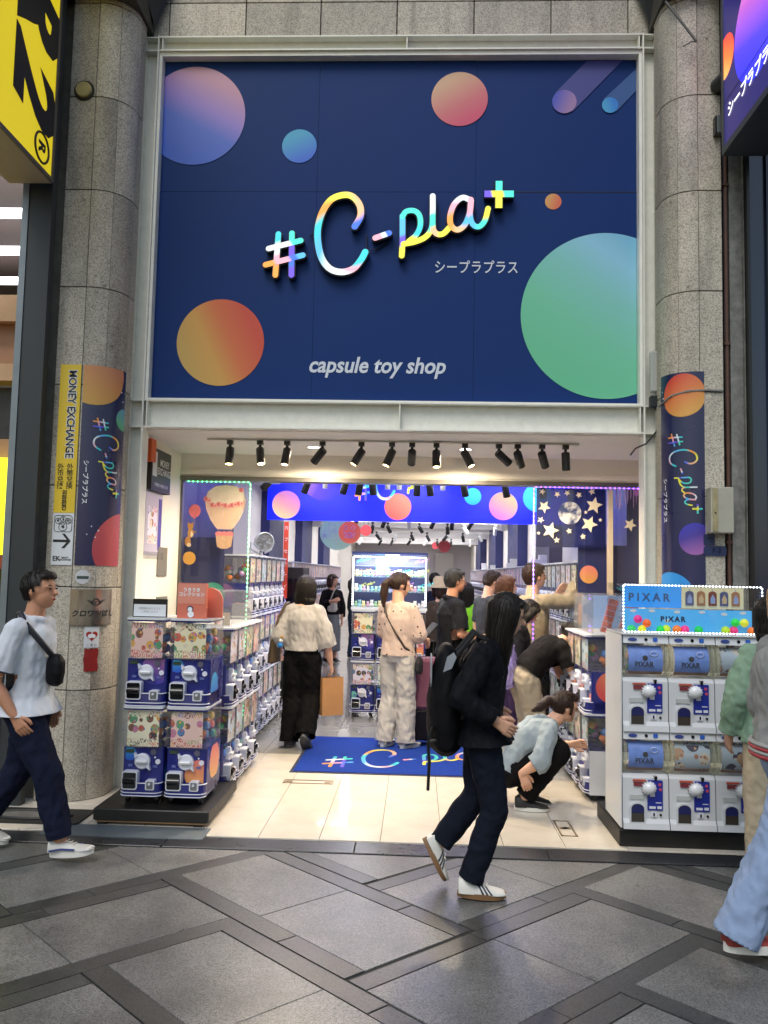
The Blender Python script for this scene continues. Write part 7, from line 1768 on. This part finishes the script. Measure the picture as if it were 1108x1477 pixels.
# ---- 11 young man, 12 brown-haired woman, 13 man reaching up, 14 bowed person
person('young man with tousled dark hair looking down in the right aisle', (.83, 9.55, 0), R_(-60), 1.76, pose=dict(head=(0, .035, .92)), top=dict(mat=cloth('grey_tee', '3a3c42', .85), sleeve=.8), bottom=dict(mat=BLKT), hair=dict(style='short', mat=HDK), shoes=SHB, look=(R_(-10), R_(-22)), vox=.013, seed=12)
person('woman with long auburn brown hair turned to the machines', (.94, 8.75, 0), R_(-55), 1.70, top=dict(mat=cloth('taupe_top', '7a6a60', .85), sleeve=1.6), bottom=dict(mat=BEI), hair=dict(style='long', len=-2.4, mat=HBRN), shoes=SHB, look=(R_(-20), 0), vox=.013, seed=13)
p13, J13 = person('tall man in beige cardigan reaching up to the machines', (1.14, 8.10, 0), R_(-62), 1.82, pose=dict(elR=(.16, .12, .80), wrR=(.12, .20, .905), elL=(-.12, .13, .74), wrL=(-.06, .20, .83), shR=(.112, .0, .80), hdR=(-.3, .5, .6), hdL=(.2, .5, .6)),
    top=dict(mat=cloth('beige_cardigan', '9a8a72', .9, var=.12), name='cardigan', sleeve=1.85, hem=-.3, ease=1.12, sl=(.042, .036)), bottom=dict(mat=BLKT), hair=dict(style='short', mat=HDK), shoes=SHB, look=(R_(-8), R_(5)), curl=(.4, .4), seed=14)
person('person with short black hair in dark clothes bowed behind the walking woman', (.90, 7.65, 0), R_(-75), 1.52, pose=dict(neck=(0, .05, .81), head=(0, .10, .895), chest=(0, .02, .715)), top=dict(mat=cloth('charcoal_top', '1c1b20', .85), sleeve=1.7, hem=-.2, ease=1.15), bottom=dict(mat=cloth('plum', '3a2a4a', .85)), hair=dict(style='bob', mat=HBLK), shoes=SHB, look=(0, R_(-35)), seed=15)
pl_ = thing('plastic_bag', 'translucent plastic bag tinted as if lit violet beside the bowed person', 'bag', (.78, 7.2, .72)); g = MB()
loft(g, [(Vector((0, 0, z)), Vector((.6, .8, 0)), Vector((-.8, .6, 0)), rx, ry) for z, rx, ry in ((0, .10, .05), (.03, .15, .09), (.2, .16, .09), (.36, .12, .06), (.46, .04, .03))], 18); job('bag', g, [mat('violet_lit_film', 'a898d8', .25, coat=.3, spec=.8, alpha=.8)], pl_, .012, 2, .012, (22, 22, 14))  # the violet light falling on the bag is put into the film's base colour
# ---- 15 woman bending over the right bank
h = 1.58
p15, J15 = person('woman in black tee and beige trousers bending towards the right bank', (.98, 7.22, 0), R_(-78), h,
    pose=dict(pelvis=(0, -.03, .52), waist=(0, .035, .60), chest=(0, .11, .665), neck=(0, .19, .715), head=(0, .255, .745), shL=(-.095, .165, .685), shR=(.095, .165, .685), elR=(.125, .21, .55), wrR=(.09, .27, .43), elL=(-.12, .22, .54), wrL=(-.08, .28, .43),
              hipL=(-.052, -.025, .50), hipR=(.052, -.025, .50), knL=(-.058, .03, .28), knR=(.058, .03, .28), anL=(-.06, -.02, .048), anR=(.06, -.02, .048)),
    top=dict(mat=cloth('black_tee', '141213', .85), name='tee_shirt', sleeve=.72, hem=.35, ease=1.15, sl=(.050, .05), fold=.007), bottom=dict(mat=cloth('beige_cargo', '958a78', .85), waist=.9, r=(.068, .060, .054), hemt=1.05, fold=.009), hair=dict(style='bun', mat=HBLK), shoes=SHBB, look=(0, R_(-40)), seed=16)
# ---- 16 squatting woman with mask
h = 1.60
p16, J16 = person('squatting woman with ponytail, grey shirt and face mask by the right bank', (.80, 6.20, 0), R_(-84), h,
    pose=dict(pelvis=(0, -.075, .165), waist=(0, -.035, .245), chest=(0, .055, .325), neck=(0, .145, .385), head=(0, .205, .452), shL=(-.098, .105, .365), shR=(.098, .105, .365), elR=(.165, .045, .24), wrR=(.15, -.035, .185), elL=(-.13, .17, .25), wrL=(-.06, .25, .27), hdR=(0, .4, -.9),
              hipL=(-.05, -.07, .16), hipR=(.05, -.07, .16), knL=(-.085, .145, .285), knR=(.085, .145, .265), anL=(-.06, .045, .05), anR=(.06, -.005, .05), tdL=(-.1, 1, -.15), tdR=(.15, 1, 0)),
    top=dict(mat=cloth('grey_blue_shirt', '8f9aa0', .85, var=.08), name='shirt', hemr=.17, sleeve=1.35, hem=.1, ease=1.15, sl=(.044, .044), fold=.009), bottom=dict(mat=cloth('black_pants', '100f10', .85), waist=.8, r=(.066, .056, .046), hemt=.95, fold=.007), hair=dict(style='pony', mat=HDK, tail=[(0, -.85, .35), (0, -1.25, .25), (0, -1.75, -.25), (0, -2.2, -.55)]), shoes=SHB, look=(0, R_(-8)), mask=True, seed=17, vox=.009)
wt = thing('white_tote', 'white cloth bag behind the squatting woman', 'bag', W(p16, Vector((.06, -.19, .18)))); g = MB(); loft(g, [(Vector((0, 0, z)), Vector((.9, .3, 0)).normalized(), Vector((-.3, .9, 0)).normalized(), rx, ry) for z, rx, ry in ((0, .08, .04), (.04, .12, .06), (.2, .12, .055), (.32, .10, .03))], 16); job('bag', g, [cloth('white_cloth', 'c0bcb4', .85)], wt, .011, 2, .006)
MB().tube([(-.05, 0, .30), (-.02, -.08, .40), (.1, -.14, .40)], .014, 6).build('strap', cloth('white_cloth', ''), wt, smooth=True)

# ---- 17 woman in green jacket, 18 person in grey varsity jacket, right edge
h = 1.60
p17, J17 = person('person in pale green jacket and cream trousers at the right edge', (2.08, 4.90, 0), R_(10), h, pose=dict(elL=(-.150, -.01, .63), wrL=(-.14, .05, .50)),
    top=dict(mat=cloth('sage_jacket', '7f9a84', .75, var=.08), name='jacket', sleeve=1.9, hem=-.55, ease=1.2, flare=1.15, sl=(.046, .040), fold=.012), bottom=dict(mat=cloth('cream_trousers', 'c2b49a', .85), r=(.062, .055, .052), hemt=1.06), hair=dict(style='shoulder', mat=HBLK), shoes=SHB, seed=18, vox=.010)
st_ = thing('brown_bag_strap', 'brown bag strap across the back of the green jacket', 'bag strap', p17.location, R_(10)); MB().tube([(-.10, -.10, 1.33), (-.05, -.135, 1.25), (.04, -.14, 1.12), (.13, -.12, .98)], .018, 6).build('strap', mat('strap_tan', '6a4a38', .6), st_, smooth=True)
h = 1.72
VARS = cloth('grey_jacket', '8b8d8c', .8, var=.06); LJ = cloth('light_jeans', '8799b8', .85, var=.12, vs_=7)
p18, J18 = person('person in grey jacket and light flared jeans leaving at the right edge', (1.80, 4.03, 0), R_(-82), h,
    pose=dict(elR=(.15, -.035, .63), wrR=(.145, -.055, .50), pnR=(-1, .2, 0), knR=(.055, -.085, .290), anR=(.055, -.195, .062), tdR=(.02, 1, 0.0), knL=(-.055, .08, .29), anL=(-.055, .10, .06), pelvis=(0, 0, .525)),
    top=dict(mat=VARS, name='jacket', sleeve=1.86, hem=-.12, ease=1.28, flare=1.0, sl=(.050, .040), fold=.010), bottom=dict(mat=LJ, waist=.6, r=(.062, .053, .060), hemt=1.08, fold=.009), hair=dict(style='bob', mat=HBLD), shoes=SHD, seed=19, vox=.010, curl=(.5, .7))
m = MB(); RED = mat('rib_red', '9a3038', .8)
for zz, mi in ((.0, 0), (.018, 1), (.036, 0), (.054, 1)):
    m.tube([(.098*1.28*h*math.cos(q)*1.03, .076*1.28*h*math.sin(q)*1.03, .862+zz) for q in np.linspace(0, 6.283, 28, endpoint=False)], .0115, 6, mi=mi, closed=True)
c = J18['elR'].lerp(J18['wrR'], .90); d = (J18['wrR']-J18['elR']).normalized(); a = d.orthogonal().normalized(); b2 = d.cross(a)
for k, mi in ((0, 0), (1, 1), (2, 0)): m.tube([c+d*(k*.016-.01)+(a*math.cos(q)+b2*math.sin(q))*.040 for q in np.linspace(0, 6.283, 18, endpoint=False)], .010, 6, mi=mi, closed=True)
m.build('ribbing', [RED, cloth('rib_grey', '9a9c9a', .85)], p18, smooth=True)
run_jobs()
